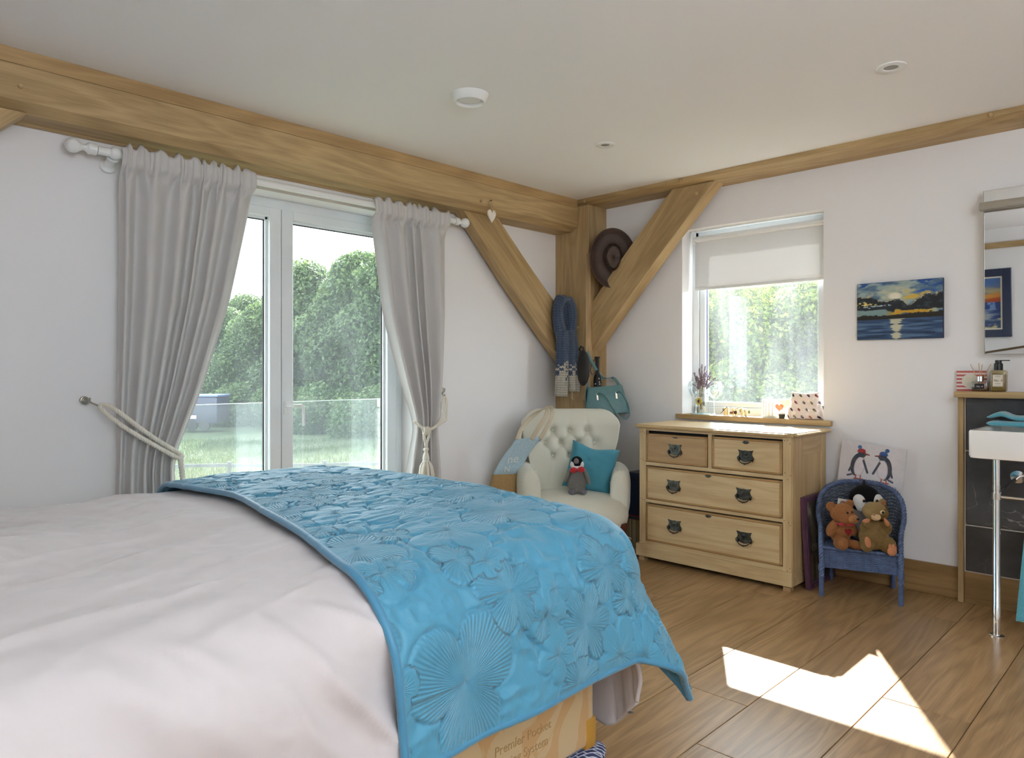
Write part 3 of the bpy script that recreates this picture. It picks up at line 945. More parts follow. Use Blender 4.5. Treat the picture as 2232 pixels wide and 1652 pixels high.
if Nn[60, 250, 2] < 0: Nn = -Nn
Uf, Vf = left.mean() + (right - left) * Sg, V
# stitched flowers: centre, radius, petals, kind
cent = []
tries = 0
while len(cent) < 190 and tries < 20000:
    tries += 1
    c = (random.uniform(-3.5, bx1 + .55), random.uniform(by0 - hang_q, by1 + .4)); R = random.choice([.06, .075, .09, .10, .13, .15] if tries > 300 else [.11, .13, .15])
    if all(math.hypot(c[0] - q[0], c[1] - q[1]) > (R + q[2]) * .66 for q in cent):
        cent.append((c[0], c[1], R, random.choice([4, 5, 5, 6, 3]), random.uniform(0, 6.28), random.choice([0, 0, 1, 1])))
# the large flower in the middle of the hanging side and the one above it
cent = [c for c in cent if math.hypot(c[0] + 3.13, c[1] + 2.5) > .12 + c[2] * .62 and math.hypot(c[0] + 2.72, c[1] + 2.03) > .12 + c[2] * .62]
cent += [(-3.25, -2.23, .085, 5, .9, 1), (-2.93, -1.93, .11, 5, .2, 1), (-2.86, -2.42, .075, 5, 1.2, 1), (-2.98, -2.27, .085, 6, .2, 1), (-2.52, -2.28, .08, 5, .4, 1), (-3.13, -2.50, .165, 3, .6, 0), (-2.72, -2.03, .17, 4, .3, 0)]
phase = (Vf * 260 + 2 * np.sin(Uf * 60)); amp = np.zeros_like(Uf) + .0
hq = .0055 * (1 - 2.2 * np.abs(vnoise(Uf * 24 + .8 * vnoise(Uf * 9, Vf * 9), Vf * 24))) + .0015 * fbm(Uf * 50, Vf * 50, 2)
stretch = smooth01((V - by0 + .1) / .3)
best = np.full(Uf.shape, 9.0)
for (cx0, cy0, R, n_, ph0, kd) in cent:
    dx_, dy_ = Uf - cx0, Vf - cy0
    rr_ = np.hypot(dx_, dy_); th = np.arctan2(dy_, dx_)
    rp = R * (.46 + .54 * np.abs(np.cos(n_ * (th - ph0) / 2)) ** .55)
    q = rr_ / rp
    ins = (q < 1) & (q < best)
    best = np.where(ins, q, best)
    if kd == 0:
        K = 2 * round(R * 480 / 2)
        phase = np.where(ins, th * K, phase); amp = np.where(ins, np.clip(q * 1.6, .15, 1) * np.clip((1 - q) * 8, 0, 1), amp)
        puff = .0035 * np.sqrt(np.clip(1 - q ** 2, 0, 1))
    else:
        phase = np.where(ins, th * 24, phase); amp = np.where(ins, np.clip(1 - q * 1.5, 0, 1) * .8, amp)
        puff = .0065 * np.sqrt(np.clip(1 - q ** 2.5, 0, 1))
    hq = np.where(ins, puff + .0008 * vnoise(Uf * 40, Vf * 40), hq)
    hq -= .0060 * np.exp(-((q - 1) * R / .0062) ** 2) * (best > .93)
    hq -= .004 * np.exp(-(rr_ / .008) ** 2)
# crumples where the quilt lies flat on the bed
crk = 1 - np.abs(fbm(U * 11 + 1.5 * vnoise(U * 4, V * 4), V * 30, 3)) * 1.8
hq = hq + .0026 * np.clip(crk, -.3, 1) * stretch
edg = smooth01(np.minimum(np.minimum(Sg, 1 - Sg) * 1.05, V - (by0 - hang_q)) / .035)
hq = hq * (.15 + .85 * edg)
soft = .012 * fbm(U * 3, V * 3.3, 2) * (1 - .6 * stretch)
Pq = P + Nn * (hq + soft * .6 + .006)[:, :, None]
qmb = MB().sheet(Pq, .012)
me_q = _mesh('quilt', qmb, qm, True)
nvx = nu * nv
for nm, arr in (('phase', phase), ('amp', amp)):
    at_ = me_q.attributes.new(nm, 'FLOAT', 'POINT')
    at_.data.foreach_set('value', np.concatenate([arr.ravel(), arr.ravel() * (0 if nm == 'amp' else 1)]))
quilt = bpy.data.objects.new('quilt', me_q); scene.collection.objects.link(quilt)
MW[quilt.name] = Matrix.Identity(4)
props(quilt, 'bright blue quilted bedspread with stitched flowers over the bed foot', 'quilt')
ql = [Pq[0, j] - Nn[0, j] * .006 for j in range(nv)]
qn = [Pq[i, 0] - Nn[i, 0] * .006 for i in range(nu)]
qf = [Pq[-1, j] - Nn[-1, j] * .006 for j in range(nv)]
qb_m = plain('quilt_binding', rgb(66, 134, 168), .5, bump=.2, bscale=120, sheen=.3)
for path in (ql[::2], qn[::2], qf[::2]):
    part('binding', MB().tube(path, .0095, 8), qb_m, quilt, smooth=True)
# knitted slipper under the bed corner
sl, N, L = nt('navy_knit')
p = N['Principled BSDF']; p.inputs['Roughness'].default_value = .9
tc = N.new('ShaderNodeTexCoord'); br2 = N.new('ShaderNodeTexBrick')
br2.inputs['Color1'].default_value = rgb(44, 54, 92); br2.inputs['Color2'].default_value = rgb(58, 70, 112); br2.inputs['Mortar'].default_value = rgb(196, 200, 214)
br2.inputs['Scale'].default_value = 26; br2.inputs['Mortar Size'].default_value = .035
mp = N.new('ShaderNodeMapping'); mp.inputs['Rotation'].default_value = (.6, .8, .4)
L.new(tc.outputs['Object'], mp.inputs[0]); L.new(mp.outputs[0], br2.inputs[0]); L.new(br2.outputs[0], p.inputs['Base Color'])
st = thing('slipper', 'navy and white knitted slipper poking out under the bed corner', 'slipper', (-2.60, -2.16, 0), .15)
part('upper', MB().ell((0, 0, .034), (.12, .048, .036), None, 20, 12), sl, st, smooth=True)
part('sole', MB().ell((0, 0, .006), (.108, .040, .006), None, 20, 8), MAT['dark'], st)

# ------------------------------------------------------------------ curtains and pole
cp = thing('curtain_pole', 'white wooden curtain pole with ball finials over the balcony door', 'curtain pole', (-2.3, -.1, 2.095))
part('pole', MB().lathe([(.018, 0), (.018, 2.02), (0, 2.02)], (-3.28, -.1, 2.096), (1, 0, 0), 18), MAT['white'], cp, world=True)
fin = [(.024, 0), (.024, .03), (.019, .034), (.013, .042), (.012, .05), (.017, .057)]
fin += [(.031 * math.sin(t), .086 - .031 * math.cos(t)) for t in np.linspace(.62, pi, 12)]
part('finial', MB().lathe(fin, (-3.285, -.1, 2.096), (-1, 0, 0), 20), MAT['white'], cp, world=True, smooth=40)
part('finial', MB().lathe(fin, (-1.285, -.1, 2.096), (1, 0, 0), 20), MAT['white'], cp, world=True, smooth=40)
for x in (-3.212, -1.345):
    q = MB().lathe([(.034, 0), (.034, .008), (.028, .012), (.02, .02), (.018, .07), (.0255, .074), (.0255, .078)], (x, 0, 2.06), (0, -1, .34), 18)
    q.ell((x, -.103, 2.096), .0275, None, 16, 10)
    part('bracket', q, MAT['white'], cp, world=True, smooth=40)

CUR = plain('curtain_fabric', rgb(208, 205, 203), .75, bump=.08, bscale=300, trans=.12, sheen=.2)


def curtain(name, label, edges, np_, seed, zb):
    """edges: list of (z, x_left, x_right, fold depth); edge curves are interpolated smoothly"""
    E = sorted(edges)
    zs = np.array([e[0] for e in E])
    def itp(k, z):
        return np.interp(z, zs, [e[k] for e in E])
    zz = np.concatenate([np.linspace(zb, 2.0, 90), np.linspace(2.005, 2.135, 22)])
    def sm(k):
        y = itp(k, zz)
        for _ in range(10):
            y = np.concatenate([[y[0]], (y[:-2] + y[1:-1] * 2 + y[2:]) / 4, [y[-1]]])
        return y
    xl, xr, dp = sm(1), sm(2), sm(3)
    ns = np_ * 40
    s = np.linspace(0, 1, ns)
    R = np.random.default_rng(seed)
    knots = np.cumsum(R.uniform(.5, 1.6, np_ + 1)); knots = (knots - knots[0]) / (knots[-1] - knots[0])
    phs = np.interp(s, knots, np.arange(np_ + 1)) * 2 * pi
    wave = np.cos(phs) * .9 + .22 * np.cos(2 * phs + .6)
    wave2 = np.cos(np.interp(s, knots, np.arange(np_ + 1)) * 2 * pi * 2.6 + seed)
    P = np.zeros((len(zz), ns, 3))
    for i, z in enumerate(zz):
        top = smooth01((z - 1.97) / .07)
        sk = s + .006 * np.sin(phs * 1.0 + 1.2) * (1 - top)
        x = xl[i] + (xr[i] - xl[i]) * sk + .012 * np.sin(phs + .9) * (dp[i] / .04)
        y = -.1 + dp[i] * wave * (1 - .65 * top)
        # gathered rod pocket hugging the pole, ruffle above it
        pocket = math.exp(-((z - 2.096) / .03) ** 2)
        y += (.004 + .008 * top) * wave2 * smooth01((z - 1.90) / .12)
        cover = smooth01((z - 2.02) / .04) * smooth01((2.145 - z) / .02)
        y = y * (1 - cover) + cover * (-.1235 - .55 * np.abs(y + .1) - .004 * pocket)
        P[i, :, 0], P[i, :, 1] = x, y
        P[i, :, 2] = z + (.010 * np.sin(phs * 1.7 + seed) + .006 * wave2 if z > 2.11 else 0) * (z - 2.11) / .02
    return solo(name, MB().sheet(P, .0025), CUR, label, 'curtain', smooth=True)


curtain('curtain', 'left grey curtain tied back with a rope at the balcony door',
        [(2.14, -3.195, -2.600, .018), (2.0, -3.20, -2.60, .030), (1.5, -3.20, -2.705, .036), (1.08, -3.205, -2.838, .034), (.86, -3.205, -2.925, .028), (.78, -3.205, -2.965, .022), (.70, -3.208, -2.962, .026), (.3, -3.22, -2.945, .034), (.02, -3.225, -2.935, .036)], 6, 3, .02)
curtain('curtain', 'right grey curtain tied back with a tasselled rope',
        [(2.14, -1.905, -1.352, .016), (2.0, -1.893, -1.352, .028), (1.47, -1.808, -1.345, .034), (1.1, -1.69, -1.362, .032), (.9, -1.612, -1.395, .024), (.83, -1.592, -1.415, .018), (.75, -1.615, -1.40, .020), (.5, -1.665, -1.375, .030), (.02, -1.69, -1.362, .034)], 5, 11, .02)
ROPE = plain('cotton_rope', rgb(224, 218, 204), .85, bump=.3, bscale=400)


def rope(path, r, pitch=.035, dens=.006):
    """three strands laid round a smooth path"""
    pts = np.array(path, float)
    t = np.linspace(0, len(pts) - 1, len(pts) * 12)
    # Catmull-Rom
    out = []
    for q in t:
        i = min(int(q), len(pts) - 2); f = q - i
        p0, p1, p2, p3 = pts[max(i - 1, 0)], pts[i], pts[i + 1], pts[min(i + 2, len(pts) - 1)]
        out.append(.5 * (2 * p1 + (p2 - p0) * f + (2 * p0 - 5 * p1 + 4 * p2 - p3) * f * f + (3 * p1 - p0 - 3 * p2 + p3) * f ** 3))
    C = np.array(out)
    seg = np.linalg.norm(np.diff(C, axis=0), axis=1); cum = np.concatenate([[0], np.cumsum(seg)])
    nS = max(8, int(cum[-1] / dens))
    ss = np.linspace(0, cum[-1], nS)
    C = np.stack([np.interp(ss, cum, C[:, k]) for k in range(3)], 1)
    T = np.gradient(C, axis=0); T /= np.linalg.norm(T, axis=1)[:, None] + 1e-9
    U = np.cross(T[0], [0.3, .2, 1.]); U /= np.linalg.norm(U)
    Us = []
    for i in range(nS):
        U = U - T[i] * (U @ T[i]); U /= np.linalg.norm(U); Us.append(U)
    Us = np.array(Us); W = np.cross(T, Us)
    mb = MB()
    for k in range(3):
        a = ss / pitch * 2 * pi + k * 2 * pi / 3
        mb.tube(C + (np.cos(a)[:, None] * Us + np.sin(a)[:, None] * W) * r * .5, r * .56, 7)
    return mb


def tassel(c, s=1.0):
    """knot head and skirt of threads below point c"""
    x, y, z = c
    hd = MB()
    prof = [(.004, .0), (.012, -.004), (.015, -.010), (.012, -.018), (.009, -.022), (.012, -.03), (.0165, -.05), (.018, -.062), (.016, -.068), (.020, -.071), (.019, -.079)]
    hd.lathe([(r * s, q * s) for r, q in prof], c, (0, 0, 1), 18)
    sk = MB()
    nt_ = 46
    for k in range(nt_):
        a = 2 * pi * k / nt_ * 3.0 + k * .05
        lay = .6 + .4 * ((k % 3) / 2)
        ax, ay = math.cos(a) * lay, math.sin(a) * lay
        L_ = .118 + random.uniform(-.012, .008)
        w1 = random.uniform(-.004, .004)
        pts = [(x + ax * .017 * s, y + ay * .017 * s, z - .075 * s), (x + ax * .030 * s, y + ay * .030 * s, z - .10 * s), (x + ax * .037 * s + w1, y + ay * .037 * s, z - (.075 + L_ * .6) * s), (x + ax * .036 * s, y + ay * .036 * s + w1, z - (.075 + L_) * s)]
        sk.tube(pts, [.0035 * s, .0055 * s, .0055 * s, .0035 * s], 5)
    return hd, sk


def swirl_hook(label, c, tail, sx):
    t = thing('tieback_hook', label, 'hook', c)
    x, y, z = c
    sp = []
    for a in np.linspace(0, 5.2 * pi / 2 * 1.6, 60):
        r = .004 + .0155 * a / (5.2 * pi / 2 * 1.6)
        sp.append((x + r * math.cos(a) * sx, y - .006 + .003 * (1 - r / .02), z + r * math.sin(a)))
    q = MB().tube(sp, [.0022 + .0012 * i / 60 for i in range(60)], 8)
    q.lathe([(.016, 0), (.016, .004), (0, .004)], (x, y + .016, z), (0, -1, 0), 18)
    part('scroll', q, MAT['steel'], t, world=True)
    part('arm', MB().tube(tail, [.0042] * (len(tail) - 1) + [.003], 8), MAT['steel'], t, world=True)
    return t


swirl_hook('silver scroll tieback hook on the wall left of the left curtain', (-3.306, -.018, 1.04), [(-3.288, -.03, 1.03), (-3.276, -.045, 1.022), (-3.262, -.06, 1.015), (-3.256, -.066, 1.02), (-3.258, -.062, 1.028)], 1)
swirl_hook('silver scroll tieback hook on the wall right of the right curtain', (-1.318, -.018, 1.045), [(-1.325, -.03, 1.024), (-1.335, -.05, 1.012), (-1.342, -.066, 1.005), (-1.343, -.075, 1.012), (-1.34, -.07, 1.02)], 1)
tl = thing('rope_tieback', 'cream rope tieback slung round the left curtain', 'tieback', (-3.05, -.13, .75))
part('rope', rope([(-3.262, -.062, 1.018), (-3.235, -.085, 1.016), (-3.20, -.125, .985), (-3.14, -.158, .925), (-3.06, -.165, .86), (-2.99, -.158, .812), (-2.95, -.135, .785), (-2.938, -.10, .776), (-2.95, -.065, .79)], .0105), ROPE, tl, world=True, smooth=True)
part('rope', rope([(-3.262, -.066, 1.012), (-3.245, -.09, .985), (-3.20, -.135, .935), (-3.14, -.162, .885), (-3.06, -.168, .83), (-2.99, -.16, .785), (-2.955, -.14, .768), (-2.942, -.11, .765), (-2.948, -.08, .772)], .0105), ROPE, tl, world=True, smooth=True)
part('cord', rope([(-2.95, -.14, .785), (-2.958, -.15, .76), (-2.953, -.15, .72), (-2.948, -.148, .675)], .0125), ROPE, tl, world=True, smooth=True)
hd, sk = tassel((-2.946, -.148, .683))
part('tassel_head', hd, ROPE, tl, world=True, smooth=True); part('tassel_fringe', sk, ROPE, tl, world=True, smooth=True, kind='stuff')
tr_ = thing('rope_tieback', 'cream rope tieback with a long tassel on the right curtain', 'tieback', (-1.55, -.16, .7))
part('rope', rope([(-1.342, -.066, 1.008), (-1.375, -.085, .96), (-1.40, -.11, .90), (-1.45, -.145, .85), (-1.52, -.165, .822), (-1.575, -.17, .816), (-1.605, -.155, .845), (-1.625, -.125, .87)], .0085), ROPE, tr_, world=True, smooth=True)
part('rope', rope([(-1.336, -.062, 1.006), (-1.318, -.06, .985), (-1.325, -.07, .92), (-1.345, -.09, .868), (-1.41, -.12, .85), (-1.48, -.155, .832), (-1.53, -.17, .818)], .0085), ROPE, tr_, world=True, smooth=True)
kn = MB()
for k in range(4):
    a = np.linspace(0, 2 * pi, 18)
    kn.tube(np.stack([-1.585 + k * .012 + .004 * np.cos(a), -.172 + .013 * np.cos(a), .812 + .02 * np.sin(a)], 1)[:-1], .0065, 7, closed=True)
part('knot', kn, ROPE, tr_, world=True, smooth=True)
part('cord', rope([(-1.59, -.178, .80), (-1.592, -.182, .775), (-1.583, -.184, .745), (-1.577, -.182, .70)], .0085), ROPE, tr_, world=True, smooth=True)
part('cord', rope([(-1.555, -.178, .80), (-1.556, -.182, .78), (-1.572, -.186, .75), (-1.579, -.182, .71)], .0075), ROPE, tr_, world=True, smooth=True)
hd, sk = tassel((-1.578, -.182, .718), 1.12)
part('tassel_head', hd, ROPE, tr_, world=True, smooth=True); part('tassel_fringe', sk, ROPE, tr_, world=True, smooth=True, kind='stuff')

# ------------------------------------------------------------------ chest of drawers
X0, XB = -.50, -.045
cd = thing('chest_of_drawers', 'pale pine chest of drawers under the small window', 'chest', (-.28, -1.41, 0))
q = MB()
q.box((X0, -1.887, .10), (XB, -1.865, .815)).box((X0, -.959, .10), (XB, -.937, .815)).box((XB - .012, -1.887, .10), (XB, -.937, .815)).box((X0 + .03, -1.87, .10), (XB, -.95, .12))
part('carcass', q, MAT['pine_z'], cd, world=True, smooth=False)
# side frame-and-panel (right side)
part('side_stile', MB().box((-.50, -1.892, .10), (-.368, -1.886, .815), .001), MAT['pine_z'], cd, world=True, smooth=False)
part('side_stile', MB().box((-.112, -1.892, .10), (XB, -1.886, .815), .001), MAT['pine_z'], cd, world=True, smooth=False)
part('side_rail', MB().box((-.368, -1.892, .71), (-.112, -1.886, .815), .001), MAT['pine_x'], cd, world=True, smooth=False)
part('side_rail', MB().box((-.368, -1.892, .10), (-.112, -1.886, .17), .001), MAT['pine_x'], cd, world=True, smooth=False)
for a, b in ((-1.887, -1.840), (-.984, -.937)):
    part('front_stile', MB().box((X0 - .004, a, .10), (X0 + .03, b, .815), .001), MAT['pine_z'], cd, world=True, smooth=False)
for a, b in ((.800, .815), (.587, .609), (.360, .380), (.10, .126)):
    part('front_rail', MB().box((X0 - .003, -1.840, a), (X0 + .03, -.984, b), .001), MAT['pine_y'], cd, world=True, smooth=False)
part('divider', MB().box((X0 - .003, -1.427, .609), (X0 + .03, -1.403, .80), .001), MAT['pine_z'], cd, world=True, smooth=False)
# top with a moulded edge
q = MB()
prof = [(0, .815), (-.012, .815), (-.018, .819), (-.020, .825), (-.016, .830), (-.010, .8315), (-.007, .836), (0, .836)]
x0, x1, ya, yb = -.512, XB + .012, -1.900, -.918
q.box((x0, ya, .815), (x1, yb, .836))
def mould(q, pts2):
    n = len(prof); V = []
    for (px_, py_, nx_, ny_) in pts2:
        for (o_, z_) in prof:
            V.append((px_ - nx_ * o_, py_ - ny_ * o_, z_))
    F = []
    for i in range(len(pts2) - 1):
        for k in range(n - 1):
            F.append((i * n + k, i * n + k + 1, (i + 1) * n + k + 1, (i + 1) * n + k))
    q.add(V, F)
s2 = .7071
mould(q, [(x1, yb, 0, 1), (x0 + .012, yb, .1, 1), (x0, yb - .012, -1, .1), (x0, ya + .045, -1, -.25), (x0 + .03, ya, -.25, -1), (x1, ya, 0, -1)])
part('top', q, MAT['pine_y'], cd, world=True, smooth=False)
q = MB().box((-.516, -1.894, .028), (-.498, -.918, .102), .002).box((-.50, -1.894, .028), (XB, -1.878, .102), .002).box((-.50, -.934, .028), (XB, -.918, .102), .002)
part('plinth', q, MAT['pine_y'], cd, world=True, smooth=False)
for x in (-.48, -.09):
    for y in (-1.86, -.95):
        part('foot', MB().box((x - .02, y - .02, 0), (x + .02, y + .02, .03)), MAT['pine_dark'], cd, world=True, smooth=False)
part('shade_sheet', MB().box((X0 + .035, -1.86, .125), (X0 + .04, -.96, .81)), MAT['dark'], cd, world=True, smooth=False)  # black sheet standing in for the shade behind the drawer fronts
nails = MB()
for y in (-1.88, -1.868, -1.85, -.945, -.962, -.975):
    for z in (.79, .62, .37, .115):
        nails.lathe([(.0022, 0), (.0022, .0008), (0, .0008)], (X0 - .004, y + random.uniform(-.004, .004), z + random.uniform(-.03, .01)), (-1, 0, 0), 6)
part('nail_heads', nails, MAT['dark'], cd, world=True, kind='stuff')


def handle(c, dr, bail=True):
    """pierced art-nouveau drop handle: shaped back plate, boss, drop bail"""
    x, y, z = c
    half = [(0, .030), (.018, .028), (.030, .030), (.045, .0325), (.040, .024), (.036, .012), (.040, .0), (.047, -.010), (.046, -.022), (.038, -.030), (.030, -.024), (.020, -.030), (0, -.034)]
    poly = [(y + a, z + b) for a, b in half] + [(y - a, z + b) for a, b in reversed(half[1:-1])]
    q = MB().prism(poly, 'x', x - .004, x)
    q.ell((x - .005, y, z + .010), (.004, .008, .010), None, 12, 8)
    for sgn in (-1, 1):
        a = np.linspace(-.3, 2.0, 10)
        q.tube([(x - .005, y + sgn * (.004 + .016 * math.sin(t)), z + .006 - .016 * math.cos(t) * .9) for t in a], .0016, 6)
        q.ell((x - .008, y + sgn * .040, z - .013), (.008, .008, .009), None, 10, 7)
        q.ell((x - .005, y + sgn * .040, z - .024), (.003, .006, .007), None, 8, 6)
    o = part('handle', q, MAT['iron'], dr, world=True, smooth=35)
    yy = np.linspace(-.038, .038, 15)
    bl = [(x - .012 - .004 * (1 - (t / .038) ** 2), y + t, z - .014 - .028 * math.sqrt(max(0, 1 - (t / .0385) ** 2))) for t in yy]
    q2 = MB().tube(bl, [.0026 + .0014 * (1 - abs(t) / .038) for t in yy], 7)
    q2.ell((x - .016, y, z - .045), (.003, .003, .005), None, 8, 6)
    return o, part('bail', q2, MAT['iron'], dr, world=True, smooth=35)


def keyplate(c, dr):
    x, y, z = c
    q = MB()
    pts = []
    for k in range(28):
        a = 2 * pi * k / 28
        r = .0135 + .004 * math.cos(2 * a) + .0022 * math.cos(6 * a)
        pts.append((y + r * math.cos(a) * 1.0, z + r * math.sin(a) * .85))
    q.prism(pts, 'x', x - .002, x)
    o = part('keyhole_plate', q, MAT['iron'], dr, world=True, smooth=False)
    return o


drawers = [(-1.401, -.986, .609, .800, .018, 'dark', [(-1.19, .697)], (-1.19, .772)), (-1.838, -1.429, .609, .800, .010, 'y', [(-1.634, .697)], (-1.634, .771)),
           (-1.838, -.986, .380, .587, .008, 'y', [(-1.18, .483), (-1.622, .485)], (-1.405, .563)), (-1.838, -.986, .126, .360, .010, 'y', [(-1.186, .247), (-1.625, .247)], (-1.407, .333))]
dlabel = ['upper left drawer with a darker worn front', 'upper right drawer', 'wide middle drawer', 'wide bottom drawer']
for (a, b, z0, z1, gap, mk, hs_, kp) in drawers:
    xf_ = X0 - .006
    zt = z1 - gap
    q = MB().box((xf_, a + .003, z0 + .003), (X0 + .034, b - .003, zt), .0015)
    dr = part('drawer', q, MAT['pine_dark' if mk == 'dark' else 'pine_y'], cd, world=True, smooth=False, label=dlabel[drawers.index((a, b, z0, z1, gap, mk, hs_, kp))])
    e = .010
    fr_ = MB()
    for (p0, p1) in (((a + .003, z0 + .003), (a + .003 + e, zt)), ((b - .003 - e, z0 + .003), (b - .003, zt)), ((a + .003, z0 + .003), (b - .003, z0 + .003 + e)), ((a + .003, zt - e), (b - .003, zt))):
        fr_.box((xf_ - .005, p0[0], p0[1]), (xf_, p1[0], p1[1]), .0022)
    part('cock_bead', fr_, MAT['pine_edge'], dr, world=True, smooth=False)
    for (y, z) in hs_:
        handle((xf_ - .0005, y, z), dr)
    keyplate((xf_ - .0005, kp[0], kp[1]), dr)

# ------------------------------------------------------------------ nursing armchair (own frame: x right, y back)
UP, N, L = nt('diamond_upholstery')
p = N['Principled BSDF']; p.inputs['Roughness'].default_value = .6; p.inputs['Sheen Weight'].default_value = .25
tc = N.new('ShaderNodeTexCoord'); sx_n = N.new('ShaderNodeSeparateXYZ'); L.new(tc.outputs['Object'], sx_n.inputs[0])
def mnode(op, a=None, b=None, c=None):
    x = N.new('ShaderNodeMath'); x.operation = op
    for i, v_ in enumerate((a, b, c)):
        if v_ is None: continue
        if isinstance(v_, (int, float)): x.inputs[i].default_value = v_
        else: L.new(v_, x.inputs[i])
    return x.outputs[0]
zy = mnode('ADD', mnode('MULTIPLY', sx_n.outputs[2], .6), mnode('MULTIPLY', sx_n.outputs[1], .45))
d1_ = mnode('PINGPONG', mnode('ADD', sx_n.outputs[0], zy), .0085)
d2_ = mnode('PINGPONG', mnode('SUBTRACT', sx_n.outputs[0], zy), .0085)
ln = mnode('LESS_THAN', mnode('MINIMUM', d1_, d2_), .0011)
mxu = N.new('ShaderNodeMixRGB'); mxu.inputs[1].default_value = rgb(216, 215, 200); mxu.inputs[2].default_value = rgb(205, 204, 188)
L.new(ln, mxu.inputs[0]); L.new(mxu.outputs[0], p.inputs['Base Color'])
bu = N.new('ShaderNodeBump'); bu.inputs['Strength'].default_value = .3; bu.inputs['Distance'].default_value = .001; bu.invert = True
L.new(ln, bu.inputs['Height']); L.new(bu.outputs[0], p.inputs['Normal'])
ac = thing('armchair', 'low cream button-back armchair in the corner under the brace', 'armchair', (-.652, -.531, 0), math.radians(-45.75))
btn = [(-.118, .762), (-.005, .758), (.112, .764), (-.172, .682), (-.062, .680), (.055, .680), (.165, .682), (-.118, .596), (-.005, .594), (.115, .598)]


def bfront(x, z):
    """y of the padded front of the backrest"""
    base = .155 + .10 * smooth01((z - .35) / .6) - .36 * np.clip(np.abs(x) - .10, 0, None) ** 1.6 * 1.2
    roll = .03 * smooth01((z - .80) / .10)
    y = base - .022 + roll
    for (bx_, bz_) in btn:
        d_ = np.hypot((x - bx_), (z - bz_) * 1.0)
        y = y + .030 * np.exp(-(d_ / .026) ** 2)
    # diagonal folds between the buttons
    for i, p_ in enumerate(btn):
        for q_ in btn[i + 1:]:
            dx_, dz_ = q_[0] - p_[0], q_[1] - p_[1]
            ll = math.hypot(dx_, dz_)
            if .07 < ll < .125 and abs(dz_) > .03:
                t = np.clip(((x - p_[0]) * dx_ + (z - p_[1]) * dz_) / ll ** 2, 0, 1)
                dd = np.hypot(x - p_[0] - t * dx_, z - p_[1] - t * dz_)
                y = y + .012 * np.exp(-(dd / .010) ** 2)
    # folds running out from the outer buttons
    for (bx_, bz_, ex, ez) in ((-.118, .762, -.118, .93), (-.005, .758, -.005, .93), (.112, .764, .112, .93), (-.118, .596, -.15, .40), (.115, .598, .15, .40), (-.005, .594, -.005, .40)):
        t = np.clip(((x - bx_) * (ex - bx_) + (z - bz_) * (ez - bz_)) / ((ex - bx_) ** 2 + (ez - bz_) ** 2), 0, 1)
        dd = np.hypot(x - bx_ - t * (ex - bx_), z - bz_ - t * (ez - bz_))
        y = y + .007 * (1 - t) * np.exp(-(dd / .012) ** 2)
    return y


nz, nx = 90, 110
P = np.zeros((nz, nx, 3))
for i, tz in enumerate(np.linspace(0, 1, nz)):
    z = .24 + .665 * tz
    # outline: widest near the top with round shoulders, waisted lower down
    hw = np.interp(z, [.24, .40, .50, .60, .70, .80, .86], [.275, .27, .27, .285, .315, .332, .325])
    top = max(0, (z - .80) / .105)
    hw = hw - .115 * (1 - math.sqrt(max(0, 1 - min(1, top) ** 2))) if z > .80 else hw
    for j, sx in enumerate(np.linspace(-1, 1, nx)):
        x = hw * math.sin(sx * pi / 2 * .98) / math.sin(pi / 2 * .98)
        edge = (1 - abs(sx)) / .16
        rnd = .05 * (1 - math.sqrt(max(0, 1 - (1 - min(1, edge)) ** 2)))
        tp = .05 * (1 - math.sqrt(max(0, 1 - min(1, max(0, (z - .84) / .065)) ** 2)))
        P[i, j] = (x, 0, z)
        P[i, j, 1] = float(bfront(np.array(x), np.array(z))) + rnd + tp
backm = MB().gridarr(P)
Q = P.copy(); Q[:, :, 1] = np.maximum(.235 + .09 * smooth01((P[:, :, 2] - .3) / .6) - .25 * np.clip(np.abs(P[:, :, 0]) - .12, 0, None) ** 1.5 * 1.2, P[:, :, 1] + .012)
backm.gridarr(Q)
rim = [(i, 0) for i in range(nz)] + [(nz - 1, j) for j in range(1, nx)] + [(i, nx - 1) for i in range(nz - 2, -1, -1)]
for a, b in zip(rim[:-1], rim[1:]):
    p_, q_ = a[0] * nx + a[1], b[0] * nx + b[1]
    backm.f.append((p_, nz * nx + p_, nz * nx + q_, q_))
part('backrest', backm, UP, ac, smooth=True)
for (x, z) in btn:
    y = float(bfront(np.array(x), np.array(z)))
    part('button', MB().ell((x, y - .015, z), (.0125, .008, .0125), None, 14, 8), UP, ac, smooth=True)
# seat: deep sprung cushion, rounded front
ns, nr = 72, 16
def seat_out(a):
    cx_, cy_ = math.cos(a), math.sin(a)
    e = 2 / 3.2
    return (math.copysign(abs(cx_) ** e, cx_) * .335, math.copysign(abs(cy_) ** e, cy_) * .30 - .035)
P = np.zeros((ns, nr, 3))
lev = [(.0, .392), (.3, .390), (.55, .384), (.75, .372), (.88, .352), (.96, .325), (1.0, .29), (1.0, .262), (.985, .24), (.97, .232), (.965, .226)]
P = np.zeros((ns, len(lev), 3))
for i in range(ns):
    ox, oy = seat_out(2 * pi * i / ns)
    for j, (r, z) in enumerate(lev):
        fr = smooth01(np.array((-.1 - oy) / .2)) * (.02 if r >= .95 else 0)
        sag = .012 * math.sin(pi * (ox / .335 + 1) / 2) * (1 if z < .25 else 0)
        P[i, j] = (ox * r, -.035 + (oy + .035) * r - float(fr) * .5, z - (sag if oy < -.1 else 0) + .006 * (r < .9))
part('seat', MB().gridarr(P, wrapu=True), UP, ac, smooth=True)
part('seat_piping', MB().tube([P[i, -1] + np.array([0, 0, .002]) for i in range(ns)], .0035, 6, closed=True), UP, ac, smooth=True)
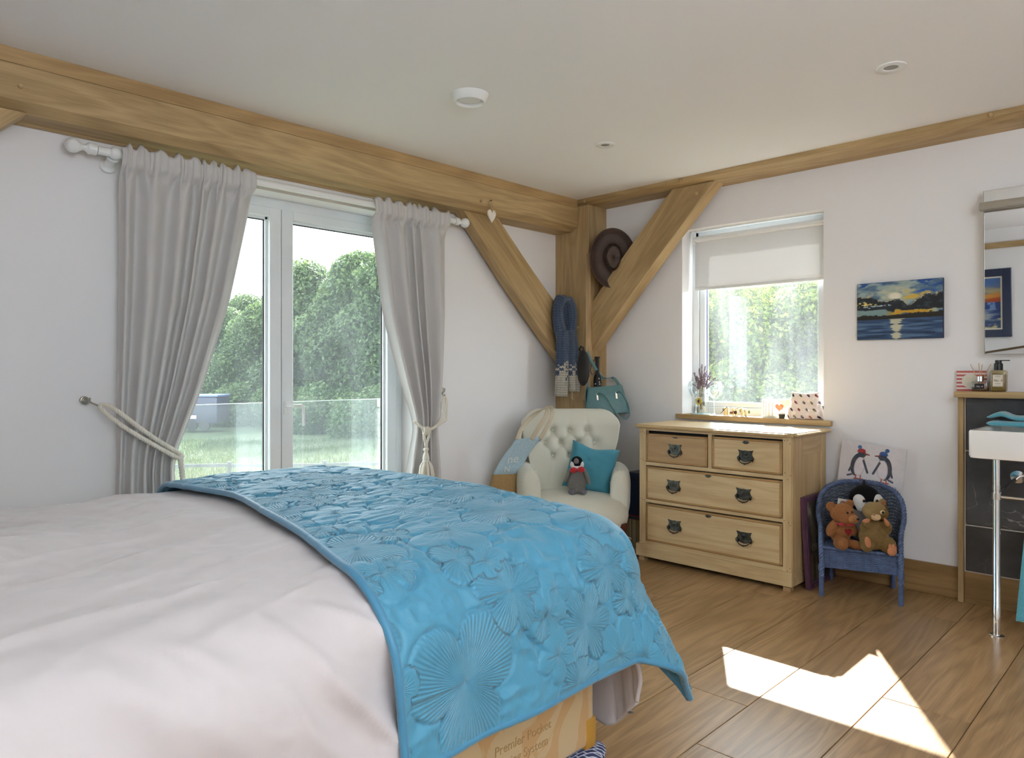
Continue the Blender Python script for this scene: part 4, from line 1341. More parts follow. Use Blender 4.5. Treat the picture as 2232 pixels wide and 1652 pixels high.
# rolled arms
for sgn in (-1, 1):
    sec = []
    n_ = 26
    path = [(.30, .20, 1.0), (.303, .10, 1.0), (.300, .0, .99), (.290, -.08, .97), (.277, -.14, .93), (.270, -.175, .86), (.268, -.187, .70), (.268, -.190, .35)]
    rows_ = []
    for (cx_, cy_, k) in path:
        ring = []
        for a in np.linspace(0, 2 * pi, n_, endpoint=False):
            # tall rounded section
            hx = .066 * k * math.copysign(abs(math.cos(a)) ** .8, math.cos(a)); hz = .165 * (k * .5 + .5) * math.copysign(abs(math.sin(a)) ** .75, math.sin(a))
            bul = .012 * max(0, math.sin(a)) * (1 if math.cos(a) > 0 else .3)
            ring.append((sgn * (cx_ + hx + bul), cy_, .392 + hz - .02 * (1 - k)))
        rows_.append(ring)
    A = np.array(rows_)
    am_ = MB().gridarr(A, wrapv=True)
    c0 = am_.n - n_
    am_.f.append(tuple(range(c0, c0 + n_)))
    part('arm', am_, UP, ac, smooth=True)
    pl_ = MB()
    for a in np.linspace(.15, pi - .5, 9):
        x_ = sgn * (.268 + .062 * math.cos(a) * .97); z_ = .392 + .155 * math.sin(a)
        pl_.tube([(x_, -.166, z_ + .004), (x_ + sgn * .002, -.145, z_ + .012 * math.sin(a) + .003)], [.0022, .0008], 5)
    part('pleats', pl_, UP, ac, smooth=True, kind='stuff')
MAH = plain('mahogany', rgb(84, 34, 22), .25, noise=.25, nscale=20)
legp = [(.012, 0), (.020, .006), (.021, .03), (.016, .045), (.013, .052), (.021, .062), (.021, .068), (.014, .076), (.022, .105), (.027, .135), (.026, .15), (.018, .166), (.023, .175), (.024, .183), (.018, .19), (.024, .2), (.026, .24)]
for sgn in (-1, 1):
    part('front_leg', MB().lathe(legp, (sgn * .278, -.258, 0), (0, 0, 1), 18), MAH, ac, smooth=40)
    part('rear_leg', MB().tube([(sgn * .22, .25, 0), (sgn * .22, .22, .12), (sgn * .22, .19, .26)], [.016, .019, .022], 8), MAH, ac)
part('seat_rail', MB().box((-.29, -.265, .205), (.29, .2, .235), .004), MAH, ac)

# ------------------------------------------------------------------ soft bodies for the plush toys
def plush(name, col, parent, balls, voxel=.006, fur=.5, dark=.25, smooth_it=6, label=None, M=None, scale=260):
    """one continuous stuffed body grown from overlapping ellipsoids: (centre, radii[, (rx,ry,rz)])"""
    from mathutils import Euler
    mb = MB()
    for b in balls:
        mb.ell(b[0], b[1], Euler(b[2]) if len(b) > 2 else None, 20, 12)
    m = MAT.get(name + str(col))
    if m is None:
        m, N, L = nt(name + '_plush'); MAT[name + str(col)] = m
        p = N['Principled BSDF']; p.inputs['Roughness'].default_value = .95; p.inputs['Sheen Weight'].default_value = fur
        p.inputs['Sheen Roughness'].default_value = .5; p.inputs['Specular IOR Level'].default_value = .1
        p.inputs['Sheen Tint'].default_value = [min(1, c * 1.6 + .05) for c in col[:3]] + [1]
        tc = N.new('ShaderNodeTexCoord'); n = N.new('ShaderNodeTexNoise'); n.inputs['Scale'].default_value = scale; n.inputs['Detail'].default_value = 4
        L.new(tc.outputs['Object'], n.inputs[0])
        r = N.new('ShaderNodeValToRGB'); r.color_ramp.elements[0].position, r.color_ramp.elements[1].position = .3, .72
        r.color_ramp.elements[0].color = [c * (1 - dark) for c in col[:3]] + [1]; r.color_ramp.elements[1].color = [min(1, c * (1 + dark)) for c in col[:3]] + [1]
        L.new(n.outputs['Fac'], r.inputs[0]); L.new(r.outputs[0], p.inputs['Base Color'])
        b = N.new('ShaderNodeBump'); b.inputs['Strength'].default_value = .9; b.inputs['Distance'].default_value = .003
        L.new(n.outputs['Fac'], b.inputs['Height']); L.new(b.outputs[0], p.inputs['Normal'])
    o = part(name, mb, m, parent, smooth=True, label=label)
    if voxel:
        r = o.modifiers.new('merge', 'REMESH'); r.mode = 'VOXEL'; r.voxel_size = voxel; r.use_smooth_shade = True
        s_ = o.modifiers.new('soften', 'SMOOTH'); s_.iterations = smooth_it; s_.factor = .5
    return o


EYE = plain('toy_eye', (.008, .006, .005, 1), .08)

# --- on the armchair (armchair frame: x right, y back)
ACM = MW[ac.name]


def at_ac(x, y, z):
    return tuple(ACM @ Vector((x, y, z)))


# teal cushion
cu = thing('cushion', 'plain teal cushion leaning in the right side of the armchair', 'cushion', at_ac(.12, .03, .40), math.radians(-45.75))
n = 40
P0 = np.zeros((n, n, 3)); P1 = np.zeros((n, n, 3))
for i, a in enumerate(np.linspace(-1, 1, n)):
    for j, b in enumerate(np.linspace(-1, 1, n)):
        x = a * .158 * (1 - .07 * (1 - b * b)); z = b * .158 * (1 - .07 * (1 - a * a))
        if b > 0: z -= .022 * math.exp(-((a + .05) / .5) ** 2) * b
        th = .055 * ((1 - a ** 4) * (1 - b ** 4)) ** .5
        fold = .006 * float(fbm(np.array(a * 2.2 + 3), np.array(b * 2.2), 3)) * (1 - a ** 6) * (1 - b ** 6)
        P0[i, j] = (x, -th + fold, z); P1[i, j] = (x, th * .6 + fold, z)
cm = MB().gridarr(P0).gridarr(P1)
R = Matrix.Rotation(math.radians(15), 4, 'Y') @ Matrix.Rotation(math.radians(-8), 4, 'Z')
cm.xf(Matrix.Translation((0, .02, .135)) @ Matrix.Rotation(math.radians(-20), 4, 'X') @ R)
CUSH = plain('teal_cotton', rgb(62, 138, 158), .75, bump=.15, bscale=500, sheen=.2)
part('cover', cm, CUSH, cu, smooth=True)
# grey penguin chick with red bow
pg = thing('plush_penguin', 'small grey plush penguin with red bow tie on the armchair seat', 'plush toy', at_ac(.015, -.09, .388), math.radians(-45.75))
plush('body', rgb(112, 110, 106), pg, [((0, 0, .075), (.062, .055, .075)), ((0, .005, .13), (.045, .04, .04)), ((-.03, -.035, .02), (.03, .03, .02)), ((.03, -.035, .02), (.03, .03, .02))], .005)
plush('head', rgb(24, 24, 26), pg, [((0, -.002, .205), (.037, .036, .034)), ((0, -.002, .19), (.034, .034, .03))], .004, dark=.3)
plush('cheek', rgb(222, 222, 222), pg, [((.028, -.012, .188), (.016, .02, .022)), ((-.028, -.012, .188), (.016, .02, .022)), ((0, -.01, .172), (.034, .03, .014))], .004, dark=.1)
part('beak', MB().lathe([(.017, 0), (.015, .012), (.009, .024), (.0, .034)], (-.006, -.030, .208), (-.1, -.75, .75), 14), plain('grey_felt', rgb(120, 114, 118), .9), pg, smooth=40)
BOW = plain('red_velvet', rgb(176, 20, 34), .7, sheen=.4)
q = MB()
for s_ in (-1, 1):
    q.ell((s_ * .024, -.040, .158 + .002 * s_), (.024, .012, .019), None, 14, 8)
q.ell((0, -.048, .157), (.009, .008, .010), None, 10, 7)
part('bow_tie', q, BOW, pg, smooth=True)
plush('flipper', rgb(128, 126, 120), pg, [((.062, -.008, .11), (.015, .03, .055), (0, -.35, 0))], .004)
plush('flipper', rgb(128, 126, 120), pg, [((-.060, -.004, .115), (.014, .028, .045), (0, .35, 0))], .004)
for s_ in (-1, 1):
    plush('foot', rgb(110, 106, 114), pg, [((s_ * .034, -.062, .022), (.018, .012, .02))], .004, dark=.1)
# tote bag slung over the back of the armchair
TD, TJ = plain('denim_blue', rgb(176, 202, 214), .85, noise=.12, nscale=120, bump=.3, bscale=400), plain('jute', rgb(168, 138, 92), .9, noise=.2, nscale=150, bump=.5, bscale=300)
TC = plain('cotton_webbing', rgb(206, 194, 170), .85, bump=.3, bscale=300)
tb_ = thing('tote_bag', 'pale blue tote bag with brown jute base hanging off the armchair back', 'bag', at_ac(-.36, -.02, .34), math.radians(-45.75))


def bagsec(rows_):
    """rows: (z, xc, half width, yc, half depth) -> squashed tube grid"""
    n = 40; G = []
    for (z, xc, hw, yc, hd, tilt) in rows_:
        ring = []
        for a in np.linspace(0, 2 * pi, n, endpoint=False):
            cx_, cy_ = math.cos(a), math.sin(a)
            ring.append((xc + hw * math.copysign(abs(cx_) ** .7, cx_), yc + hd * math.copysign(abs(cy_) ** .8, cy_) + .004 * math.sin(5 * a + z * 30), z + tilt * cx_))
        G.append(ring)
    return np.array(G)


# frame coordinates: origin at the lowest point of the bag
rowsJ = [(.0, -.085, .040, .05, .03, .0), (.008, -.087, .07, .05, .05, -.002), (.03, -.092, .085, .05, .062, -.004), (.07, -.088, .090, .05, .062, -.004), (.115, -.080, .090, .05, .055, .0), (.165, -.068, .088, .05, .048, .004)]
rowsB = [(.162, -.0685, .0885, .05, .0485, .004), (.20, -.052, .088, .048, .042, .012), (.26, -.02, .090, .04, .036, .018), (.32, .020, .094, .02, .030, .024), (.37, .060, .094, .0, .024, .022), (.395, .075, .092, -.01, .018, .016)]
part('base', MB().gridarr(bagsec(rowsJ), wrapv=True), TJ, tb_, smooth=True)
part('body', MB().sheet(bagsec(rowsB + [(rowsB[-1][0] + .0, .075, .088, -.01, .014, .014), (.36, .06, .085, .0, .012, .014)]), .001), TD, tb_, smooth=True, fix=True)


def strap(pts, w, t=.0022):
    P_ = np.array(pts, float)
    q = np.linspace(0, len(P_) - 1, len(P_) * 6)
    C = np.stack([np.interp(q, np.arange(len(P_)), P_[:, k]) for k in range(3)], 1)
    for _ in range(6):
        C[1:-1] = (C[:-2] + 2 * C[1:-1] + C[2:]) / 4
    return C


def ribbon(pts, wdir, w, t=.0025):
    C = strap(pts, w)
    T = np.gradient(C, axis=0); T /= np.linalg.norm(T, axis=1)[:, None]
    W = np.array(wdir, float)
    W = np.broadcast_to(W, C.shape) if W.ndim == 1 else np.stack([np.interp(np.linspace(0, 1, len(C)), np.linspace(0, 1, len(W)), W[:, k]) for k in range(3)], 1)
    W = W - T * (W * T).sum(1)[:, None]; W /= np.linalg.norm(W, axis=1)[:, None]
    P_ = np.stack([C - W * w / 2, C - W * w / 4, C + W * w / 4, C + W * w / 2], 1)
    return MB().sheet(P_, t)


part('strap', ribbon([(.09, -.032, .385), (.125, -.040, .45), (.175, -.03, .52), (.20, .05, .578), (.185, .12, .585), (.10, .16, .53), (.02, .08, .44), (.01, .01, .385)], [(1, -.2, -.3), (1, -.2, -.4), (.9, 0, -.3), (.6, .2, .5), (.5, .3, .6), (1, .2, 0), (1, 0, -.2), (1, 0, 0)], .026), TC, tb_, smooth=True)
part('strap', ribbon([(.145, -.028, .39), (.185, -.036, .46), (.22, -.026, .53), (.228, .05, .585), (.205, .13, .59), (.12, .17, .54), (.03, .10, .46), (.0, .01, .385)], [(1, -.2, -.2), (1, -.2, -.3), (.9, 0, -.2), (.6, .2, .5), (.5, .3, .6), (1, .2, 0), (1, 0, -.2), (1, 0, 0)], .026), TC, tb_, smooth=True)
WH = plain('white_print', rgb(226, 230, 230), .8)
text('lettering', 'ne', .075, WH, tb_, at_ac(-.392, -.040, .60), basis(ACM.to_3x3() @ Vector((.98, -.1, .15)), ACM.to_3x3() @ Vector((.22, 0, 1))), 0, 0, shear=.25)
text('lettering', 'N', .05, WH, tb_, at_ac(-.428, -.030, .535), basis(ACM.to_3x3() @ Vector((.98, -.1, .15)), ACM.to_3x3() @ Vector((.22, 0, 1))), 0, 0, shear=.25)
# white paper carrier standing behind the tote
pc = thing('paper_bag', 'white paper carrier bag on the floor behind the armchair arm', 'bag', at_ac(-.33, .10, 0), math.radians(-45.75))
part('sides', MB().box((-.11, -.05, 0), (.09, .05, .345), .003), plain('white_paper', rgb(222, 222, 220), .6), pc)
text('lettering', 'rp', .05, plain('grey_print', rgb(90, 92, 96), .7), pc, at_ac(-.285, .0485, .31), basis(ACM.to_3x3() @ Vector((0, 0, 1)), ACM.to_3x3() @ Vector((-1, 0, 0))), 0, 0)

# --- things hanging on the corner post
KN, N, L = nt('chunky_knit')
p = N['Principled BSDF']; p.inputs['Roughness'].default_value = .95; p.inputs['Sheen Weight'].default_value = .3
at_n = N.new('ShaderNodeAttribute'); at_n.attribute_name = 'kx'
at_m = N.new('ShaderNodeAttribute'); at_m.attribute_name = 'ky'
# knit stitches: V-shaped columns
u1 = mnode.__globals__
def mk(N, L):
    def f(op, a=None, b=None):
        x = N.new('ShaderNodeMath'); x.operation = op
        for i, v_ in enumerate((a, b)):
            if v_ is None: continue
            if isinstance(v_, (int, float)): x.inputs[i].default_value = v_
            else: L.new(v_, x.inputs[i])
        return x.outputs[0]
    return f
k_ = mk(N, L)
colx = k_('PINGPONG', at_n.outputs['Fac'], .5)
rowy = k_('FRACT', k_('ADD', at_m.outputs['Fac'], k_('MULTIPLY', colx, 1.1)))
hgt_ = k_('MULTIPLY', k_('SINE', k_('MULTIPLY', rowy, pi)), k_('SINE', k_('MULTIPLY', colx, 2 * pi)))
bk = N.new('ShaderNodeBump'); bk.inputs['Strength'].default_value = 1; bk.inputs['Distance'].default_value = .006
L.new(hgt_, bk.inputs['Height']); L.new(bk.outputs[0], p.inputs['Normal'])
hs_n = k_('ADD', k_('MULTIPLY', hgt_, .75), .25)
tcol = N.new('ShaderNodeAttribute'); tcol.attribute_name = 'band'
rnd = N.new('ShaderNodeTexWhiteNoise'); rnd.noise_dimensions = '2D'
cmb = N.new('ShaderNodeCombineXYZ'); L.new(k_('FLOOR', at_n.outputs['Fac']), cmb.inputs[0]); L.new(k_('FLOOR', k_('ADD', at_m.outputs['Fac'], k_('MULTIPLY', colx, 1.1))), cmb.inputs[1])
L.new(cmb.outputs[0], rnd.inputs['Vector'])
wsel = k_('GREATER_THAN', tcol.outputs['Fac'], rnd.outputs['Value'])
mc = N.new('ShaderNodeMixRGB'); mc.inputs[1].default_value = rgb(58, 84, 122); mc.inputs[2].default_value = rgb(218, 210, 194)
L.new(wsel, mc.inputs[0])
m2c = N.new('ShaderNodeMixRGB'); m2c.blend_type = 'MULTIPLY'; m2c.inputs[0].default_value = .75
L.new(mc.outputs[0], m2c.inputs[1]); L.new(hs_n, m2c.inputs[2]); L.new(m2c.outputs[0], p.inputs['Base Color'])
sc_t = thing('scarf', 'chunky knitted scarf fading from blue to cream, hanging on the corner post', 'scarf', (-.335, -.195, .95))


def knit_strip(name, pts, widths, thick, band0, band1, axis=(0, -1, 0), wraps=1.0):
    """padded knitted strip following pts; colour index runs from band0 at the top to band1 at the bottom"""
    C = strap(pts, 0)
    Wd = np.interp(np.linspace(0, 1, len(C)), np.linspace(0, 1, len(widths)), widths)
    Td = np.interp(np.linspace(0, 1, len(C)), np.linspace(0, 1, len(np.atleast_1d(thick))), np.atleast_1d(thick))
    T = np.gradient(C, axis=0); T /= np.linalg.norm(T, axis=1)[:, None]
    A = np.array(axis, float); n = 36; G = []; KX = []; KY = []; BD = []
    ln_ = np.concatenate([[0], np.cumsum(np.linalg.norm(np.diff(C, axis=0), axis=1))])
    for i in range(len(C)):
        W = A - T[i] * (A @ T[i]); W /= np.linalg.norm(W); D = np.cross(T[i], W)
        for k in range(n):
            a = 2 * pi * k / n
            ca, sa = math.cos(a), math.sin(a)
            puff = 1 + .05 * math.sin(9 * a)
            G.append(C[i] + W * Wd[i] / 2 * math.copysign(abs(ca) ** .8, ca) + D * Td[i] / 2 * sa * puff)
            KX.append((ca * .5 + .5) * Wd[i] / .0135 + (20 if sa > 0 else 0)); KY.append(ln_[i] / .017)
            z = G[-1][2]
            BD.append(band0 + (band1 - band0) * 0 + float(np.interp(z, [1.06, 1.13, 1.20, 1.235], [1.01, .75, .45, -.01])))
    G = np.array(G).reshape(len(C), n, 3)
    mb = MB().gridarr(G, wrapv=True)
    mb.f.append(tuple(range(n - 1, -1, -1))); mb.f.append(tuple((len(C) - 1) * n + k for k in range(n)))
    o = part(name, mb, KN, sc_t, world=True, smooth=True)
    for nm, ar in (('kx', KX), ('ky', KY), ('band', BD)):
        t = o.data.attributes.new(nm, 'FLOAT', 'POINT'); t.data.foreach_set('value', ar)
    return o


def sq(u, z, n=0.0):
    return (-.335 + .89 * u - .46 * n, -.195 - .46 * u - .89 * n, z)


SX = (.89, -.46, 0)
knit_strip('scarf_loop', [sq(-.005, 1.34, .012), sq(-.035, 1.42, .014), sq(-.060, 1.52, .016), sq(-.062, 1.61, .018), sq(-.035, 1.675, .01), sq(.0, 1.665, -.02), sq(.01, 1.58, -.03), sq(.01, 1.42, -.03), sq(.0, 1.3, -.03)], [.10, .095, .085, .08, .085, .085, .08, .08, .08], [.05, .055, .06, .06, .06, .055, .05, .05, .05], 0, 0, SX)
knit_strip('scarf_loop', [sq(.030, 1.34, -.004), sq(.048, 1.44, -.004), sq(.060, 1.53, -.002), sq(.055, 1.61, .0), sq(.030, 1.672, -.004), sq(.005, 1.65, -.03), sq(.015, 1.5, -.04), sq(.02, 1.3, -.04)], [.085, .08, .07, .07, .075, .07, .07, .07], .05, 0, 0, SX)
knit_strip('scarf_end', [sq(-.030, 1.45, .028), sq(-.032, 1.32, .028), sq(-.033, 1.20, .026), sq(-.036, 1.06, .024), sq(-.040, .985, .024)], [.09, .095, .10, .10, .098], .040, 0, 1, SX)
knit_strip('scarf_end', [sq(.030, 1.45, .018), sq(.036, 1.32, .018), sq(.044, 1.20, .016), sq(.047, 1.08, .016), sq(.048, 1.02, .016)], [.07, .072, .062, .052, .050], .038, 0, 1, SX)
knit_strip('scarf_end', [sq(.058, 1.45, .0), sq(.074, 1.32, .0), sq(.086, 1.20, .0), sq(.090, 1.08, .0), sq(.088, 1.015, .0)], [.06, .062, .056, .05, .048], .034, 0, 1, SX)
part('loose_thread', MB().tube([sq(.045, 1.02, .016), sq(.050, .995, .016), sq(.046, .98, .016), sq(.056, .962, .016)], .003, 6), plain('cream_yarn', rgb(218, 210, 194), .9), sc_t, world=True)
BLK = plain('black_nylon', rgb(26, 24, 24), .6, sheen=.3)
cap = thing('cap', 'black cloth cap hanging behind the scarf', 'cap', (-.235, -.25, 1.08))
q = MB().ell((-.243, -.285, 1.185), (.030, .058, .128), None, 20, 14)
part('crown', q, BLK, cap, world=True, smooth=True)
part('strap', MB().tube([(-.246, -.262, 1.28), (-.25, -.258, 1.318), (-.25, -.272, 1.338), (-.248, -.29, 1.328), (-.244, -.298, 1.295)], .007, 8), BLK, cap, world=True)
part('buckle', MB().box((-.256, -.262, 1.298), (-.252, -.252, 1.306)), MAT['steel'], cap, world=True)
# wide-brimmed brown hat hung behind the right brace
HM = plain('brown_leather', rgb(70, 52, 44), .6, noise=.15, nscale=15)
ht = thing('hat', 'wide-brimmed brown leather hat hung behind the right brace', 'hat', (-.15, -.468, 1.75))
hc = Vector((-.150, -.468, 1.952)); nrm_ = Vector((-.70, -.70, -.06)).normalized()
ux = Vector((.7, -.7, 0)); ux = (ux - nrm_ * ux.dot(nrm_)).normalized(); uz = nrm_.cross(ux); uz = uz if uz.z > 0 else -uz
G = []
for r, h_ in ((.0, .075), (.35, .072), (.62, .080), (.80, .076), (.92, .060), (.98, .03), (1.05, .008), (1.15, .002), (1.5, -.002), (2.0, .002), (2.35, .014), (2.45, .022)):
    ring = []
    for k in range(64):
        a = 2 * pi * k / 64
        if r <= 1.1:
            x, z = r * .062 * math.cos(a), r * .098 * math.sin(a) * (1 - .0)
            x *= 1 - .25 * max(0, -math.sin(a))
        else:
            f = (r - 1.1) / 1.35
            x = (.068 * (1 - f) + .158 * f) * math.cos(a); z = (.105 * (1 - f) + .205 * f) * math.sin(a)
        hh_ = h_ * (.9 if r < .5 else 1) + (.018 * abs(math.cos(a)) ** 2 if r > 2 else 0)
        ring.append(hc + ux * x + uz * z + nrm_ * hh_)
    G.append([v[:] for v in ring])
part('brim_and_crown', MB().sheet(np.array(G)[:, list(range(64)) + [0]], .003), HM, ht, world=True, smooth=True)
HL = plain('dark_stitch', rgb(30, 22, 20), .7)
zig = []
for k in range(72):
    a = 2 * pi * k / 72
    f = .80 if k % 2 else .62
    x = (.068 * (1 - f) + .158 * f) * math.cos(a); z = (.105 * (1 - f) + .205 * f) * math.sin(a)
    zig.append((hc + ux * x + uz * z + nrm_ * (.003 + .004 * f))[:])
part('zigzag_stitching', MB().tube(zig, .0013, 5, closed=True), HL, ht, world=True)
st_ = MB()
for k in range(46):
    a = 2 * pi * k / 46
    x0_, z0_ = .053 * math.cos(a), .084 * math.sin(a)
    x0_ *= 1 - .25 * max(0, -math.sin(a))
    p0 = hc + ux * x0_ * .93 + uz * z0_ * .93 + nrm_ * .081; p1 = hc + ux * x0_ * 1.10 + uz * z0_ * 1.10 + nrm_ * .073
    st_.tube([p0[:], p1[:]], .0024, 5)
part('lacing', st_, HL, ht, world=True, kind='stuff')
# little striped wooden ball below the hat
BM, N, L = nt('striped_ball')
p = N['Principled BSDF']; p.inputs['Roughness'].default_value = .3
tc = N.new('ShaderNodeTexCoord'); wv = N.new('ShaderNodeTexWave'); wv.inputs['Scale'].default_value = 26; wv.bands_direction = 'DIAGONAL'
L.new(tc.outputs['Object'], wv.inputs[0]); r = N.new('ShaderNodeValToRGB'); r.color_ramp.elements[0].position, r.color_ramp.elements[1].position = .7, .9
r.color_ramp.elements[0].color, r.color_ramp.elements[1].color = rgb(118, 34, 26), rgb(206, 150, 96); L.new(wv.outputs[0], r.inputs[0]); L.new(r.outputs[0], p.inputs['Base Color'])
bl_ = thing('maraca', 'red and gold striped ball of a maraca tucked behind the brace under the hat', 'maraca', (-.075, -.345, 1.69))
part('ball', MB().ell((-.075, -.338, 1.732), (.03, .030, .036), None, 20, 14), BM, bl_, world=True, smooth=True)
part('stick', MB().tube([(-.075, -.335, 1.70), (-.03, -.335, 1.58)], .007, 8), MAT['oak_z'], bl_, world=True)
# handbag on the post
HB = plain('teal_leather', rgb(98, 138, 142), .38, noise=.08, nscale=40, bump=.12, bscale=350)
HB2 = plain('teal_leather_dark', rgb(58, 92, 98), .45)
GOLD = plain('pale_gold', rgb(206, 200, 180), .25, metal=1)
hb = thing('handbag', 'teal leather handbag hanging from a peg on the corner post', 'handbag', (-.10, -.40, .85))
# local helper in a frame: e1 along the bag's length, e2 across, up
e1 = Vector((.58, -.81, .10)).normalized(); e3 = Vector((.0, .10, 1)).normalized(); e2 = e1.cross(e3).normalized(); e3 = e2.cross(e1)
if e2.x > 0: e2 = -e2
bo = Vector((-.140, -.42, .855)); BSC = 1.2


def hbp(a, b, c):
    return tuple(bo + (e1 * a + e2 * b + e3 * c) * BSC)


G = []
for (c, hl, hwd) in ((.0, .115, .055), (.004, .125, .064), (.02, .13, .067), (.07, .122, .058), (.12, .110, .042), (.16, .104, .030), (.168, .10, .022), (.150, .096, .018)):
    ring = []
    for k in range(44):
        a = 2 * pi * k / 44; ca, sa = math.cos(a), math.sin(a)
        ring.append(hbp(hl * math.copysign(abs(ca) ** .45, ca), hwd * math.copysign(abs(sa) ** .45, sa), c))
    G.append(ring)
q = MB().gridarr(np.array(G), wrapv=True); q.f.append(tuple(range(43, -1, -1))); nn_ = q.n - 44; q.f.append(tuple(nn_ + k for k in range(44)))
part('body', q, HB, hb, world=True, smooth=50)
part('zip', MB().tube([hbp(-.10, 0, .166), hbp(.10, 0, .166)], .003, 6), plain('zip_brass', rgb(150, 134, 90), .4, metal=.8), hb, world=True)
part('gusset_flap', MB().sheet(np.array([[hbp(-.108 - .01 * math.sin(u_ * pi), w__ * (.028 + .03 * (1 - u_)), .165 - .14 * u_) for w__ in np.linspace(-1, 1, 7)] for u_ in np.linspace(0, 1, 9)]), .003), HB, hb, world=True, smooth=True)
part('stud_tab', MB().box((0, 0, 0), (.014, .004, .034), .003).xf(Matrix.Translation(hbp(-.124, .012, .085)) @ basis(e2 * -1, e3).inverted().inverted()), HB2, hb, world=True)
part('stud', MB().ell(hbp(-.128, .006, .093), .0045, None, 10, 7), GOLD, hb, world=True, smooth=True)
for a in (-.045, .065):
    part('handle_plate', MB().prism([(-.006, -.026), (.006, -.026), (.006, .026), (-.006, .026)], 'z', 0, .003).xf(Matrix.Translation(hbp(a, .049, .105)) @ basis(e1, e3)), GOLD, hb, world=True, smooth=False)
part('handle', MB().tube(strap([hbp(-.045, .050, .12), hbp(-.03, .062, .135), hbp(.0, .074, .12), hbp(.03, .086, .06), hbp(.06, .09, -.01), hbp(.10, .088, -.04), hbp(.13, .08, -.02), hbp(.128, .072, .05), hbp(.10, .062, .115), hbp(.08, .054, .132), hbp(.065, .050, .12)], 0), .0075, 8, flat=.6), HB, hb, world=True, smooth=True)
pk = Vector((-.225, -.296, 1.30))
part('shoulder_strap', ribbon([hbp(-.10, -.01, .155), hbp(-.100, -.012, .22), (pk + Vector((-.004, .016, -.17)))[:], (pk + Vector((-.006, .013, -.03)))[:], (pk + Vector((-.006, .0, .009)))[:], (pk + Vector((-.002, -.014, -.005)))[:], (pk + Vector((.02, -.045, -.09)))[:], (pk + Vector((.09, -.085, -.20)))[:], hbp(.06, -.03, .22), hbp(.09, -.015, .16)], (.45, -.75, .1), .020, .003), HB, hb, world=True, smooth=True)
part('peg', MB().lathe([(.010, 0), (.010, .03), (.007, .034), (0, .034)], (-.205, -.296, 1.299), (-1, -.1, .1), 10), MAT['oak_x'], po, world=True)
# folded umbrella standing in the handbag
um = thing('umbrella', 'folded black umbrella with white dots standing in the handbag', 'umbrella', hbp(-.045, -.015, .04))
UMM, N, L = nt('dotted_black')
p = N['Principled BSDF']; p.inputs['Roughness'].default_value = .6
tc = N.new('ShaderNodeTexCoord'); vo = N.new('ShaderNodeTexVoronoi'); vo.inputs['Scale'].default_value = 48; vo.inputs['Randomness'].default_value = .5
L.new(tc.outputs['Object'], vo.inputs[0]); lt_ = N.new('ShaderNodeMath'); lt_.operation = 'LESS_THAN'; lt_.inputs[1].default_value = .24; L.new(vo.outputs['Distance'], lt_.inputs[0])
mxd = N.new('ShaderNodeMixRGB'); mxd.inputs[1].default_value = rgb(24, 24, 26); mxd.inputs[2].default_value = rgb(225, 225, 220); L.new(lt_.outputs[0], mxd.inputs[0]); L.new(mxd.outputs[0], p.inputs['Base Color'])
ua, ub = Vector(hbp(-.05, -.015, .06)), Vector((-.165, -.352, 1.265))
dU = (ub - ua).normalized()
LU = (ub - ua).length
part('canopy', MB().lathe([(.018, 0), (.027, .03), (.029, LU * .5), (.021, LU * .62), (.014, LU * .64)], ua, dU, 16), UMM, um, world=True, smooth=40)
part('handle', MB().lathe([(.0155, LU * .63), (.017, LU * .66), (.0145, LU * .78), (.0165, LU * .96), (.021, LU * .985), (.021, LU), (0, LU)], ua, dU, 16), BLK, um, world=True, smooth=40)
part('wrist_loop', MB().tube([(ua + dU * LU * .95 + Vector((-.015, .01, 0)))[:], (ua + dU * LU * .85 + Vector((-.02, .035, 0)))[:], (ua + dU * LU * .72 + Vector((-.025, .045, 0)))[:], (ua + dU * LU * .62 + Vector((-.02, .03, 0)))[:], (ua + dU * LU * .66 + Vector((-.018, .012, 0)))[:]], .0022, 6), BLK, um, world=True)
# white heart on twine
he = thing('heart_ornament', 'white wooden heart hanging on twine from the long beam', 'ornament', (-1.09, -.225, 2.105))
hp = []
for k in range(44):
    t = 2 * pi * k / 44
    hp.append((-1.088 + .032 * math.copysign(abs(math.sin(t)) ** 2.4, math.sin(t)) * 1.02, 2.142 + .0027 * (13 * math.cos(t) - 5 * math.cos(2 * t) - 2 * math.cos(3 * t) - math.cos(4 * t)) * 1.02))
part('heart', MB().prism(hp, 'y', -.232, -.222), plain('chalk_white', rgb(232, 226, 212), .8), he, world=True, smooth=False)
TW = plain('twine', rgb(186, 160, 122), .9)
for (dx_, zt) in ((-.004, 2.20), (.020, 2.215)):
    part('twine', MB().tube([(-1.085 + dx_, -.234, 2.158), (-1.09 + dx_ * .8, -.228, 2.19), (-1.098 + dx_, -.222, zt), (-1.088 + dx_ * .3, -.218, 2.235)], .0017, 6), TW, he, world=True)
part('twine_bow', MB().tube([(-1.10, -.225, 2.205), (-1.112, -.225, 2.225), (-1.09, -.225, 2.205), (-1.07, -.225, 2.222), (-1.088, -.225, 2.202), (-1.09, -.226, 2.18)], .002, 6), TW, he, world=True)
part('nail', MB().lathe([(.003, 0), (.003, .02), (0, .02)], (-1.088, -.21, 2.236), (0, -1, 0), 8), MAT['iron'], he, world=True)
